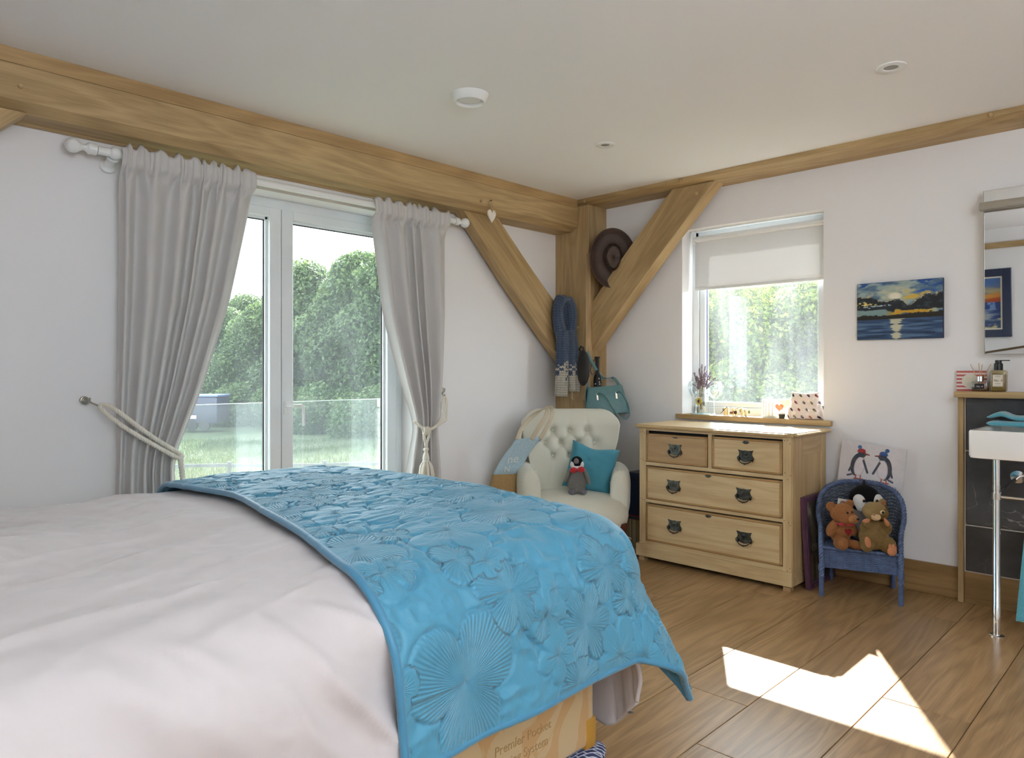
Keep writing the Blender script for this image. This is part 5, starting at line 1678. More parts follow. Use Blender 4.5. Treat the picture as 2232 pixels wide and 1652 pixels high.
# ceiling fittings
vt = thing('ceiling_vent', 'round white ventilation valve on the ceiling', 'vent', (-2.072, -1.102, H - .04))
part('rim', MB().lathe([(.086, 0), (.084, -.004), (.070, -.030), (.064, -.034), (.058, -.030), (.054, -.018), (.05, -.012)], (-2.072, -1.102, H), (0, 0, 1), 40, caps=False), MAT['white'], vt, world=True, smooth=40)
part('disc', MB().lathe([(0, -.026), (.04, -.025), (.05, -.02), (.05, -.014), (0, -.012)], (-2.072, -1.102, H), (0, 0, 1), 36, caps=False), MAT['white'], vt, world=True, smooth=40)
for (x, y, r, lab) in ((-1.087, -1.11, .050, 'small recessed downlight near the corner of the ceiling'), (-1.083, -2.538, .056, 'recessed downlight at the right side of the ceiling')):
    dl = thing('downlight', lab, 'downlight', (x, y, H - .006), 0, 'recessed ceiling downlights')
    part('bezel', MB().lathe([(r, 0), (r, -.004), (r * .92, -.006), (r * .52, -.005), (r * .48, -.001)], (x, y, H), (0, 0, 1), 36, caps=False), MAT['white'], dl, world=True, smooth=40)
    part('lamp', MB().lathe([(r * .49, -.002), (r * .2, -.001), (0, -.001)], (x, y, H), (0, 0, 1), 24, caps=False), plain('lamp_glass', rgb(150, 148, 140), .2), dl, world=True, smooth=True)
# cables behind the armchair leg
for i, pts in enumerate(([(-.35, -.62, .012), (-.42, -.72, .08), (-.50, -.74, .14), (-.42, -.80, .10), (-.33, -.82, .05), (-.25, -.80, .005)], [(-.45, -.60, .004), (-.50, -.72, .02), (-.56, -.80, .012), (-.48, -.86, .008), (-.40, -.84, .03), (-.32, -.76, .004)])):
    solo('cable', MB().tube(strap(pts, 0), .0028, 6), MAT['white'], ('white cable looping up behind the armchair front leg', 'white cable lying on the floor behind the armchair leg')[i], 'cable', smooth=True)

# ------------------------------------------------------------------ flat pictures: colours held per vertex on a fine grid
def paintmat(name, rough=.6, coat=0.0, bump=0.0):
    m, N, L = nt(name)
    p = N['Principled BSDF']; p.inputs['Roughness'].default_value = rough; p.inputs['Coat Weight'].default_value = coat; p.inputs['Coat Roughness'].default_value = .08
    a = N.new('ShaderNodeAttribute'); a.attribute_name = 'paint'
    L.new(a.outputs['Color'], p.inputs['Base Color'])
    if bump:
        tc = N.new('ShaderNodeTexCoord'); n = N.new('ShaderNodeTexNoise'); n.inputs['Scale'].default_value = 120
        L.new(tc.outputs['Object'], n.inputs[0]); b = N.new('ShaderNodeBump'); b.inputs['Strength'].default_value = bump; b.inputs['Distance'].default_value = .002
        L.new(n.outputs['Fac'], b.inputs['Height']); L.new(b.outputs[0], p.inputs['Normal'])
    return m


def lin255(A):
    A = np.clip(np.asarray(A, float) / 255, 0, 1)
    return np.where(A <= .04045, A / 12.92, ((A + .055) / 1.055) ** 2.4)


def setpaint(o, C):
    a = o.data.attributes.new('paint', 'FLOAT_COLOR', 'POINT')
    C = np.concatenate([lin255(C.reshape(-1, 3)), np.ones((C.size // 3, 1))], 1)
    n = len(o.data.vertices)
    if len(C) < n: C = np.concatenate([C, np.tile(C[:1], (n - len(C), 1))])
    a.data.foreach_set('color', C.ravel())


def picture(name, parent, o0, right, up, w, h, nx, ny, fn, m, label=None):
    r, u_ = np.array(Vector(right).normalized()), np.array(Vector(up).normalized())
    a, b = np.meshgrid(np.linspace(0, 1, nx), np.linspace(0, 1, ny), indexing='ij')
    P = np.array(o0) + a[:, :, None] * r * w + b[:, :, None] * u_ * h
    o = part(name, MB().gridarr(P), m, parent, world=True, smooth=False, label=label, fix=False)
    setpaint(o, fn(a, b))
    return o


class Ink:
    def __init__(s, a, b, bg, asp=1.0):
        s.a, s.b, s.asp = a, b, asp
        s.C = np.zeros(a.shape + (3,)) + np.array(bg, float)

    def put(s, mask, col):
        m = np.clip(mask, 0, 1)[..., None]
        s.C = s.C * (1 - m) + np.array(col, float) * m
        return s

    def ell(s, x, y, rx, ry, col, rot=0, soft=.06):
        dx, dy = (s.a - x) * s.asp, s.b - y
        c, n = math.cos(rot), math.sin(rot)
        q = np.hypot((dx * c + dy * n) / (rx * s.asp), (-dx * n + dy * c) / ry)
        return s.put((1 - q) / soft + .5, col)

    def line(s, x0, y0, x1, y1, w, col):
        ax, ay, bx, by = x0 * s.asp, y0, x1 * s.asp, y1
        px, py = s.a * s.asp, s.b
        t = np.clip(((px - ax) * (bx - ax) + (py - ay) * (by - ay)) / ((bx - ax) ** 2 + (by - ay) ** 2 + 1e-9), 0, 1)
        d = np.hypot(px - ax - t * (bx - ax), py - ay - t * (by - ay))
        return s.put((w - d) / (w * .3) + .5, col)


def seascape(a, b):
    k = Ink(a, b, (70, 100, 130), 1.36)
    st = lambda x, w=.02: smooth01(x / w + .5)
    n = fbm(a * 5, b * 11, 4); n2 = fbm(a * 12 + 5, b * 18, 3); n3 = fbm(a * 30, b * 34, 3)
    k.put(smooth01(n * .9 + .5), (150, 168, 165))
    k.put(smooth01((b - .84) * 5 + n2 * .9 - .8 * np.exp(-((a - .48) / .2) ** 2)), (24, 66, 140))
    k.put(smooth01((.95 - np.hypot((a - .80) / .22, (b - .80) / .06)) * 1.5 + .3 * n), (30, 78, 160))
    k.put(smooth01(1 - np.hypot((a - .48) / .42, (b - .80) / .17) + .5 * n2) * .9, (190, 190, 160))
    k.ell(.46 + .0, .745, .075, .06, (226, 222, 200), soft=.6)
    edge = .68 + .10 * np.exp(-((a - .10) / .14) ** 2) + .10 * smooth01((a - .60) / .4) - .09 * np.exp(-((a - .62) / .06) ** 2) + .028 * n2 + .014 * n3
    k.put(smooth01((.68 - np.abs(b - .70)) * 9 - 5.2 + n2 * .6) * st(a - .57, .1), (210, 168, 60))
    low = .50 + .025 * n2 + .03 * smooth01((.4 - a) / .3)
    cloud = st(edge - b, .018) * st(b - low, .02)
    k.put(cloud, (26, 30, 36))
    k.put(cloud * smooth01(n2 * 1.2 - .05) * .55, (64, 78, 92))
    k.put(cloud * st(.016 - np.abs(b - edge + .012), .012) * smooth01(n3 * 1.5 + .5) * .8, (216, 208, 170))
    k.put(st(.022 - np.abs(b - .63 - .02 * n2), .015) * st(.24 - a, .05) * smooth01(n3 * 3 + .4), (226, 206, 120))
    k.put(st(.014 - np.abs(b - .585 - .02 * n2), .012) * st(.22 - np.abs(a - .2), .06) * smooth01(n3 * 3), (170, 186, 196))
    k.put(st(low - b, .02) * st(b - .38, .02) * smooth01((.46 - a) * 8), (120, 146, 146))
    k.put(st(low + .01 * n3 - b, .015) * st(b - .40 - .06 * a - .02 * n2, .02) * smooth01((a - .33) * 8) * smooth01((.96 - a) * 6), (190, 146, 36))
    k.put(st(.425 + .03 * smooth01((a - .5) / .3) + .012 * n2 + .012 * n3 - b, .014) * st(b - .345 - .01 * a, .01), (34, 30, 22))
    wm = st(.345 + .012 * a - b, .012)
    wv = fbm(a * 4, b * 42, 3); wv2 = fbm(a * 9, b * 60 + 7, 2)
    k.put(wm, (40, 66, 104)); k.put(wm * smooth01(wv + .2) * .7, (96, 124, 152)); k.put(wm * smooth01(-wv - .1) * .7, (22, 34, 58)); k.put(wm * smooth01(.15 - b) * smooth01(wv2) * .5, (60, 96, 150))
    k.put(wm * st(.038 + .03 * wv + .025 * wv2 + .03 * smooth01((b - .27) / .07) - np.abs(a - .475), .03) * .85, (214, 206, 170))
    for i in range(6):
        k.line(.815 + i * .018, .075 + .02 * (i % 2), .83 + i * .018, .11 - .025 * (i % 2), .0045, (16, 18, 30))
    return k.C


CANV = paintmat('oil_on_canvas', .5, 0, .25)
pt = thing('seascape_painting', 'small unframed seascape painting with yellow sunset on the right wall', 'painting', (-.015, -2.263, 1.335))
part('canvas_edge', MB().box((-.022, -2.475, 1.335), (-.001, -2.052, 1.647), .002), plain('canvas_edge', rgb(30, 38, 56), .7), pt, world=True, smooth=False)
picture('painted_face', pt, (-.0226, -2.053, 1.336), (0, -1, 0), (0, 0, 1), 421e-3, .310, 280, 206, seascape, CANV)


def penguins(a, b):
    k = Ink(a, b, (226, 222, 224), 1.44)
    for (x, fl, hat, pom) in ((.30, 1, (176, 30, 40), (60, 110, 160)), (.70, -1, (44, 84, 150), (60, 100, 160))):
        k.ell(x - .012 * fl, .46, .108, .285, (52, 56, 66), -.10 * fl)
        k.ell(x + .022 * fl, .42, .085, .245, (206, 190, 194), -.10 * fl, .1).ell(x + .022 * fl, .43, .074, .228, (232, 224, 226), -.10 * fl, .25)
        k.ell(x + .040 * fl, .735, .066, .085, (58, 62, 72))
        k.line(x + .09 * fl, .755, x + .155 * fl, .735, .013, (186, 70, 50)); k.line(x + .09 * fl, .735, x + .15 * fl, .73, .01, (40, 38, 40))
        k.ell(x + .03 * fl, .815, .062, .055, hat); k.line(x - .03 * fl, .79, x + .08 * fl, .795, .016, hat)
        k.ell(x - .005 * fl if fl > 0 else x + .02, .90, .034, .048, pom)
        k.ell(x + .06 * fl, .755, .008, .012, (20, 20, 22))
        k.line(x + .075 * fl, .58, x + .155 * fl, .30, .025, (70, 72, 82)); k.line(x - .075 * fl, .56, x - .135 * fl, .28, .020, (60, 62, 74))
        k.line(x - .09 * fl, .20, x - .15 * fl, .165, .022, (80, 82, 92))
        for q in (.0, .075):
            k.line(x - .02 + q, .20, x - .02 + q, .13, .014, (190, 88, 66)); k.line(x - .04 + q, .11, x + .015 + q, .12, .016, (190, 88, 66))
    k.line(.03, .055, .10, .05, .004, (170, 166, 168)); k.line(.80, .055, .92, .05, .004, (170, 166, 168))
    return k.C


pp = thing('penguin_print', 'cellophane-wrapped penguin print leaning on the wall above the wicker chair', 'print', (-.05, -2.14, .54))
ur, uu = Vector((-.0, -.955, -.085)), Vector((.10, -.083, 1)).normalized()
ur = (ur - uu * ur.dot(uu)).normalized()
o0 = Vector((-.062, -1.962, .553)); nrm2 = ur.cross(uu)
W_, H_ = .330, .222
cd_ = MB()
cc = [o0, o0 + ur * W_, o0 + ur * W_ + uu * H_, o0 + uu * H_]
nn2 = nrm2 if nrm2.x > 0 else -nrm2
cd_.add([v[:] for v in cc] + [(v + nn2 * .003)[:] for v in cc], [(0, 1, 2, 3), (7, 6, 5, 4), (0, 4, 5, 1), (1, 5, 6, 2), (2, 6, 7, 3), (3, 7, 4, 0)])
part('card', cd_, plain('print_card', rgb(222, 218, 218), .6), pp, world=True, smooth=False)
picture('print_face', pp, (o0 - nn2 * .0008)[:], ur, uu, W_, H_, 220, 150, penguins, paintmat('print_ink', .5, .35))
CEL = glass('cellophane', (1, 1, 1, 1), .05, .05)
n = 30
a, b = np.meshgrid(np.linspace(-.02, 1.02, n), np.linspace(-.02, 1.03, n), indexing='ij')
Pc = np.array(o0) + a[..., None] * np.array(ur) * W_ + b[..., None] * np.array(uu) * H_ - np.array(nn2) * (.003 + .0025 * np.abs(fbm(a * 4 + b * 2, b * 3 - a * 2, 3)))[..., None]
part('cellophane', MB().gridarr(Pc), CEL, pp, world=True, smooth=True, fix=False)

# ------------------------------------------------------------------ blue wicker chair (own frame: x right, y back)
WK = plain('blue_wicker', rgb(84, 94, 110), .55, noise=.35, nscale=45, bump=.4, bscale=250)
WK2 = plain('blue_wicker_gloss', rgb(78, 95, 130), .4, noise=.25, nscale=40, bump=.3, bscale=200)
wc = thing('wicker_chair', "child's blue wicker armchair holding the plush toys", 'chair', (-.235, -2.14, 0), math.radians(-72.5))
PHM = math.radians(113)


def upt(ph, s):
    """point on the wrap-round back: ph around the plan, s from seat to rim"""
    c = abs(math.degrees(ph))
    zr = float(np.interp(c, [0, 25, 50, 68, 80, 92, 102, 113], [.562, .556, .530, .488, .44, .385, .33, .262]))
    e = max(0.0, (zr - .25) / .31) ** .5
    a = .170 + .044 * s * e; b = .155 + .035 * s * e; y0 = -.045
    sg = 1 if ph >= 0 else -1
    if c <= 90:
        x, y = a * math.sin(ph), y0 + b * math.cos(ph)
    else:
        t = (c - 90) / 23
        x, y = sg * (a + (.178 - a) * t), y0 + (-.166 - y0) * t
    return np.array([x, y, .245 + (zr - .245) * s])


wv_ = MB()
nrow, nst = 34, 40
phs_ = np.linspace(-PHM, PHM, nst * 4 + 1)
for r_ in range(nrow):
    s = (r_ + .5) / nrow
    pts = []
    for i, ph in enumerate(phs_):
        p0 = upt(ph, s)
        nrm = np.array([math.sin(ph), math.cos(ph), 0]) if abs(ph) < pi / 2 else np.array([math.copysign(1, ph), 0, 0])
        pts.append(p0 + nrm * .0032 * math.sin(pi * (i / 4 + r_)))
    wv_.tube(pts, .0044, 5, caps=False)
part('woven_back', wv_, WK, wc, smooth=True, kind='stuff')
sk_ = MB()
for i in range(nst + 1):
    ph = -PHM + 2 * PHM * i / nst
    sk_.tube([upt(ph, t) for t in (0, .25, .5, .75, 1)], .0026, 5)
part('stakes', sk_, WK, wc, smooth=True, kind='stuff')
rimp = [upt(ph, 1.0) for ph in np.linspace(-PHM, PHM, 40)]
rimp = [np.array([-.176, -.170, .10]), np.array([-.177, -.170, .18]), np.array([-.180, -.168, .24])] + rimp[2:-2] + [np.array([.182, -.168, .24]), np.array([.183, -.168, .18]), np.array([.183, -.168, .10])]
rimp[:0] = []
rb_ = rope(rimp, .0135, .052, .008)
part('braided_rim', rb_, WK2, wc, smooth=True)
# seat and apron
ap = MB()
per = []
for t in np.linspace(-1, 1, 33): per.append((t * .172, -.166))
for ph in np.linspace(PHM, -PHM, 90)[1:-1]:
    p_ = upt(ph, 0); per.append((p_[0], p_[1]))
per = np.array(per)
npz = 20
for r_ in range(npz):
    z = .152 + .098 * r_ / (npz - 1)
    pts = []
    cen = per.mean(0)
    for i, (x, y) in enumerate(per):
        d_ = np.array([x, y]) - cen; d_ /= np.linalg.norm(d_)
        o_ = .003 * math.sin(pi * (i / 3.0 + r_)) + (.004 if r_ == npz - 1 else 0)
        zs_ = z - (.006 * math.sin(i * .9) if 1 < r_ < npz - 1 else 0) * .25
        pts.append((x + d_[0] * o_, y + d_[1] * o_, zs_))
    ap.tube(pts, .0032, 4, closed=True)
for i in range(0, len(per), 3):
    ap.tube([(per[i][0], per[i][1], .15), (per[i][0], per[i][1], .25)], .0028, 4)
part('woven_apron', ap, WK2, wc, smooth=True, kind='stuff')
st2 = MB()
for r_ in range(46):
    y = -.166 + .33 * r_ / 45
    hw = .172 if y < .03 else .172 * math.sqrt(max(.02, 1 - ((y - .03) / .145) ** 2))
    xs_r = np.linspace(-hw, hw, 40)
    st2.tube([(x, y, .25 + .0028 * math.sin(pi * (i / 2.5 + r_))) for i, x in enumerate(xs_r)], .0035, 4)
part('woven_seat', st2, WK2, wc, smooth=True, kind='stuff')
part('seat_edge', rope([(-.178, -.170, .252), (-.09, -.173, .251), (0, -.174, .2505), (.09, -.173, .251), (.178, -.170, .252)], .0085, .03), WK2, wc, smooth=True)
for x, y in ((-.178, -.166), (.184, -.166)):
    part('front_leg', MB().lathe([(.0115, 0), (.0125, .004), (.0125, .13), (.0155, .132), (.0155, .162), (.0125, .165), (.0125, .25)], (x, y, 0), (0, 0, 1), 14), WK2, wc, smooth=40)
for x, y in ((-.150, .172), (.157, .150)):
    part('rear_leg', MB().lathe([(.012, 0), (.0125, .004), (.0125, .25)], (x, y, 0), (0, 0, 1), 12), WK2, wc, smooth=40)
    fan = MB()
    for t in np.linspace(-1, 1, 7):
        fan.tube([(x, y, .045), (x + t * .05, y - abs(t) * .01, .155)], .004, 5)
    part('leg_bracing', fan, WK, wc, smooth=True, kind='stuff')

# ------------------------------------------------------------------ plush toys on the wicker chair
VZ = math.radians(-45.75)
be = thing('teddy_bear', 'rust-brown teddy bear with red ribbon sitting at the left of the wicker chair', 'plush toy', (-.388, -2.098, .254), VZ + .10)
BR = rgb(142, 94, 58)
plush('body', BR, be, [((0, .01, .085), (.055, .048, .072)), ((-.052, -.005, .10), (.026, .028, .046), (0, .5, 0)), ((.052, -.008, .098), (.026, .03, .046), (0, -.5, 0)), ((-.032, -.045, .030), (.030, .045, .030)), ((-.034, -.075, .036), (.027, .022, .034)), ((.042, -.05, .024), (.028, .055, .024), (0, 0, .5))], .005, dark=.3)
plush('head', BR, be, [((0, -.01, .178), (.062, .054, .050)), ((.010, -.045, .158), (.048, .034, .034)), ((-.058, .0, .212), (.026, .014, .026)), ((.045, .0, .222), (.024, .014, .024))], .005, dark=.3)
plush('muzzle', rgb(160, 112, 72), be, [((.022, -.070, .158), (.030, .022, .023))], .004, dark=.3)
part('nose', MB().ell((.034, -.092, .163), (.008, .005, .006), None, 10, 7), EYE, be, smooth=True)
for x, z in ((-.004, .190), (.022, .194)):
    part('eye', MB().ell((x, -.064, z), .0055, None, 10, 8), EYE, be, smooth=True)
q = MB()
q.ell((-.026, -.050, .128), (.017, .008, .009), None, 12, 8).ell((.020, -.058, .128), (.022, .007, .007), None, 12, 8).ell((-.002, -.062, .128), (.007, .007, .007), None, 10, 7)
a_ = np.linspace(0, 2 * pi, 25)[:-1]
q.tube(np.stack([.045 * np.cos(a_), .0 + .042 * np.sin(a_) - .006, .130 + 0 * a_], 1), .004, 6, closed=True)
part('ribbon', q, BOW, be, smooth=True)
hp2 = [(.014 + .0012 * 16 * math.sin(t) ** 3 * .9, .088 + .0012 * (13 * math.cos(t) - 5 * math.cos(2 * t) - 2 * math.cos(3 * t) - math.cos(4 * t))) for t in np.linspace(0, 2 * pi, 30)[:-1]]
part('heart_patch', MB().prism(hp2, 'y', -.044, -.036), plain('dark_red_felt', rgb(126, 12, 20), .9), be, smooth=False)
# penguin behind
pn = thing('plush_penguin', 'large plush penguin with white face at the back of the wicker chair', 'plush toy', (-.190, -2.150, .258), VZ - .02)
plush('body', rgb(150, 150, 152), pn, [((0, .01, .08), (.075, .055, .085)), ((0, .01, .15), (.06, .05, .06))], .006)
plush('head', rgb(20, 20, 22), pn, [((0, .01, .228), (.078, .062, .070)), ((0, .0, .204), (.078, .055, .047))], .005, dark=.3)
for s_ in (-1, 1):
    plush('face_patch', rgb(216, 214, 210), pn, [((s_ * .048, -.036, .220), (.031, .023, .038), (0, s_ * .2, s_ * .45)), ((s_ * .036, -.044, .192), (.032, .019, .027))], .004, dark=.08)
    part('eye', MB().ell((s_ * .034, -.0635, .226), .0065, None, 10, 8), EYE, pn, smooth=True)
    part('iris', MB().ell((s_ * .034, -.0605, .226), (.0085, .006, .0085), None, 12, 8), plain('brown_iris', rgb(96, 62, 34), .2), pn, smooth=True)
plush('beak', rgb(132, 128, 132), pn, [((0, -.062, .204), (.032, .026, .019)), ((0, -.08, .200), (.017, .016, .012))], .004, dark=.08)
part('tuft', MB().lathe([(.014, 0), (.012, .012), (.006, .03), (0, .042)], (0, .012, .288), (0, 0, 1), 12), plain('dark_felt', rgb(40, 38, 36), .95), pn, smooth=40)
# squirrel in front
sq_ = thing('plush_squirrel', 'olive-brown plush squirrel with raised paws sitting at the right of the wicker chair', 'plush toy', (-.362, -2.244, .254), VZ + .05)
SB, SP_ = rgb(122, 98, 60), rgb(188, 128, 92)
plush('body', SB, sq_, [((0, .0, .075), (.070, .062, .068)), ((0, .005, .125), (.052, .046, .045)), ((-.048, -.012, .128), (.024, .026, .030), (0, .7, 0)), ((-.064, -.045, .152), (.018, .026, .020)), ((.052, -.02, .126), (.030, .032, .045), (.3, -.3, 0)), ((.040, -.045, .145), (.022, .024, .024)), ((-.05, -.03, .045), (.030, .042, .042)), ((.048, -.045, .042), (.040, .040, .042))], .005)
plush('head', rgb(138, 114, 74), sq_, [((.0, -.012, .205), (.058, .052, .046)), ((-.026, -.038, .196), (.036, .032, .030))], .005)
plush('cheek', rgb(112, 86, 48), sq_, [((.022, -.038, .196), (.034, .028, .032))], .004)
plush('chin', rgb(206, 178, 136), sq_, [((-.020, -.060, .184), (.024, .018, .018)), ((-.032, -.066, .190), (.016, .012, .012))], .004, dark=.1)
plush('nose', rgb(164, 124, 100), sq_, [((-.038, -.074, .200), (.009, .007, .007))], .003, dark=.1)
part('eye_ring', MB().ell((.010, -.066, .209), (.013, .005, .010), None, 14, 8), plain('cream_felt', rgb(206, 186, 150), .9), sq_, smooth=True)
part('eye', MB().ell((.010, -.070, .209), .007, None, 12, 8), EYE, sq_, smooth=True)
plush('ear', rgb(138, 114, 74), sq_, [((.046, .0, .242), (.022, .012, .024), (0, .5, 0))], .004)
plush('ear_lining', rgb(146, 92, 62), sq_, [((.047, -.010, .240), (.015, .006, .017), (0, .5, 0))], .004)
plush('paw', SP_, sq_, [((-.072, -.066, .168), (.022, .012, .010), (0, -.3, 0)), ((-.082, -.070, .166), (.012, .008, .008))], .003, dark=.08)
plush('paw', SP_, sq_, [((.028, -.070, .158), (.011, .010, .022), (0, -.5, 0)), ((.018, -.074, .174), (.006, .006, .012), (0, -.5, 0))], .003, dark=.08)
plush('foot', SP_, sq_, [((-.066, -.068, .062), (.015, .012, .030), (0, -.25, 0))], .003, dark=.08)
plush('foot', SP_, sq_, [((.044, -.090, .022), (.024, .014, .024)), ((.034, -.090, .046), (.008, .008, .014)), ((.050, -.090, .046), (.008, .008, .012)), ((.062, -.090, .038), (.007, .007, .011))], .003, dark=.08)
plush('tail', rgb(104, 82, 34), sq_, [((.062, .055, .12), (.042, .04, .085)), ((.068, .06, .19), (.040, .04, .05))], .006, dark=.35)
# card with a small photo tucked behind the bear
gc = thing('greeting_card', 'white card with small animal picture tucked behind the teddy bear', 'card', (-.225, -2.075, .40))
ck0 = Vector((-.225, -2.018, .443)); cr_, cu_ = Vector((.35, -.90, -.14)).normalized(), Vector((.08, -.13, 1)).normalized()
cc = [ck0 - cu_ * .06, ck0 + cr_ * .105 - cu_ * .06, ck0 + cr_ * .105 + cu_ * .035, ck0 + cu_ * .035]
nn3 = cr_.cross(cu_); nn3 = nn3 if nn3.x > 0 else -nn3
part('card', MB().add([v[:] for v in cc] + [(v + nn3 * .001)[:] for v in cc], [(0, 1, 2, 3), (7, 6, 5, 4), (0, 4, 5, 1), (1, 5, 6, 2), (2, 6, 7, 3), (3, 7, 4, 0)]), plain('card_white', rgb(220, 218, 214), .6), gc, world=True, smooth=False)


def petpic(a, b):
    k = Ink(a, b, (196, 190, 200), 1.6)
    return k.ell(.35, .5, .3, .4, (150, 104, 70), 0, .4).ell(.3, .35, .12, .2, (230, 226, 220), 0, .4).ell(.75, .5, .2, .4, (84, 78, 130), 0, .5).ell(.25, .6, .04, .06, (20, 16, 14)).C


picture('photo', gc, (ck0 - nn3 * .0006 + cr_ * .012 - cu_ * .002)[:], cr_, cu_, .048, .030, 24, 16, petpic, paintmat('card_photo', .5))

# ------------------------------------------------------------------ purple framed poster leaning against the chest
PF = plain('plum_frame', rgb(84, 54, 74), .4)
fr = thing('framed_poster', 'plum-coloured framed poster leaning on the side of the chest of drawers', 'framed picture', (-.225, -1.915, 0))


def lean(pts):
    return [(x, -1.930 + .032 * (z / .49) + d, z) for (x, d, z) in pts]


def barq(x0, x1, z0, z1, d0=-.012, d1=.008):
    v = lean([(x0, d0, z0), (x1, d0, z0), (x1, d1, z0), (x0, d1, z0), (x0, d0, z1), (x1, d0, z1), (x1, d1, z1), (x0, d1, z1)])
    return MB().add(v, [(3, 2, 1, 0), (4, 5, 6, 7), (0, 1, 5, 4), (1, 2, 6, 5), (2, 3, 7, 6), (3, 0, 4, 7)])


for nm, q4 in (('frame_side', (-.405, -.37, 0, .487)), ('frame_side', (-.075, -.04, 0, .487)), ('frame_rail', (-.37, -.075, .455, .487)), ('frame_rail', (-.37, -.075, 0, .035))):
    b = barq(*q4); inner = (q4[0] + .009, q4[1] - .006, q4[2] + .006, q4[3] - .009)
    part(nm, b, PF, fr, world=True, smooth=False)
    part('moulding', barq(*inner, -.017, -.012), PF, fr, world=True, smooth=False)


def poster(a, b):
    k = Ink(a, b, (44, 44, 40), .7)
    n = vnoise(a * 6, b * 9)
    k.put((vnoise(a * 4 + 3, b * 7) > .2).astype(float), (96, 88, 72)); k.put((n > .35).astype(float), (66, 68, 64)); k.put((vnoise(a * 9, b * 4) > .45).astype(float), (120, 112, 92))
    k.put(((a > .0) & (b < .34)).astype(float) * (vnoise(a * 12, b * 2) > -.2), (104, 98, 82))
    k.line(.05, .93, .22, .84, .025, (150, 146, 128)); k.line(.05, .8, .18, .9, .02, (150, 146, 128))
    return k.C


v4 = lean([(-.372, -.004, .033), (-.073, -.004, .033), (-.372, -.004, .457)])
picture('poster', fr, v4[0], Vector((1, 0, 0)), Vector(v4[2]) - Vector(v4[0]), .299, .425, 60, 80, poster, paintmat('poster_ink', .3, .3))
text('lettering', 'OR', .055, plain('poster_print', rgb(170, 162, 140), .6), fr, (-.285, -1.9225, .205), basis((1, 0, 0), (0, .065, 1)), 0, 0)
# navy box on a striped box, between armchair and chest
nb = thing('storage_box', 'navy blue box standing on the striped box left of the chest of drawers', 'box', (-.245, -.835, .232))
part('box', MB().box((-.385, -.905, .232), (-.10, -.765, .50), .004), plain('navy_card', rgb(22, 36, 60), .5), nb, world=True, smooth=False)
part('lid', MB().box((-.388, -.908, .478), (-.097, -.762, .512), .004), plain('navy_card_lid', rgb(24, 40, 66), .5), nb, world=True, smooth=False)
part('red_edge', MB().box((-.387, -.907, .232), (-.098, -.763, .238)), plain('red_card', rgb(130, 24, 34), .6), nb, world=True, smooth=False)
sbm, N, L = nt('striped_paper')
p = N['Principled BSDF']; p.inputs['Roughness'].default_value = .7
tc = N.new('ShaderNodeTexCoord'); sp_ = N.new('ShaderNodeSeparateXYZ'); L.new(tc.outputs['Object'], sp_.inputs[0])
ad_ = N.new('ShaderNodeMath'); ad_.operation = 'ADD'; L.new(sp_.outputs[0], ad_.inputs[0]); L.new(sp_.outputs[1], ad_.inputs[1])
wn = N.new('ShaderNodeTexWhiteNoise'); wn.noise_dimensions = '1D'; fm = N.new('ShaderNodeMath'); fm.operation = 'MULTIPLY'; fm.inputs[1].default_value = 170; fl_n = N.new('ShaderNodeMath'); fl_n.operation = 'FLOOR'
L.new(ad_.outputs[0], fm.inputs[0]); L.new(fm.outputs[0], fl_n.inputs[0]); L.new(fl_n.outputs[0], wn.inputs['W'])
rp_ = N.new('ShaderNodeValToRGB'); rp_.color_ramp.interpolation = 'CONSTANT'
rp_.color_ramp.elements[0].color = rgb(96, 80, 50); rp_.color_ramp.elements[1].color = rgb(150, 138, 112); rp_.color_ramp.elements[1].position = .4
e_ = rp_.color_ramp.elements.new(.7); e_.color = rgb(116, 98, 58)
L.new(wn.outputs[0], rp_.inputs[0]); L.new(rp_.outputs[0], p.inputs['Base Color'])
sb = thing('striped_box', 'beige striped box on the floor left of the chest of drawers', 'box', (-.245, -.83, 0))
part('box', MB().box((-.40, -.908, .006), (-.09, -.755, .218), .003), sbm, sb, world=True, smooth=False)
part('lid', MB().box((-.403, -.91, .214), (-.087, -.752, .231), .003), plain('dark_lid', rgb(34, 34, 40), .6), sb, world=True, smooth=False)
part('red_edge', MB().box((-.402, -.91, 0), (-.088, -.753, .007)), plain('red_card2', rgb(130, 24, 34), .6), sb, world=True, smooth=False)

# ------------------------------------------------------------------ washstand: ledge with slate, basin, mirror, towels
lg = thing('washstand_ledge', 'boxed-in ledge with oak top and black slate tiles behind the basin', 'ledge', (-.06, -3.3, 0))
part('oak_top', MB().box((-.115, -4.2, 1.032), (-.002, -2.543, 1.062), .003), MAT['oak_y'], lg, world=True, smooth=False)
part('oak_post', MB().box((-.062, -2.574, 0), (-.002, -2.549, 1.032), .002), MAT['oak_z'], lg, world=True, smooth=False)
part('skirting', MB().box((-.052, -4.2, 0), (-.02, -2.575, .154), .002), MAT['skirt'], lg, world=True, smooth=False)
part('grout_bed', MB().box((-.044, -4.2, .154), (-.02, -2.575, 1.032)), plain('grout', rgb(206, 198, 186), .9), lg, world=True, smooth=False)
sm_, N, L = nt('black_slate')
p = N['Principled BSDF']; p.inputs['Roughness'].default_value = .38
tc = N.new('ShaderNodeTexCoord'); oi = N.new('ShaderNodeObjectInfo'); va = N.new('ShaderNodeVectorMath'); va.operation = 'ADD'
ml_ = N.new('ShaderNodeMath'); ml_.operation = 'MULTIPLY'; ml_.inputs[1].default_value = 20; L.new(oi.outputs['Random'], ml_.inputs[0]); L.new(tc.outputs['Object'], va.inputs[0]); L.new(ml_.outputs[0], va.inputs[1])
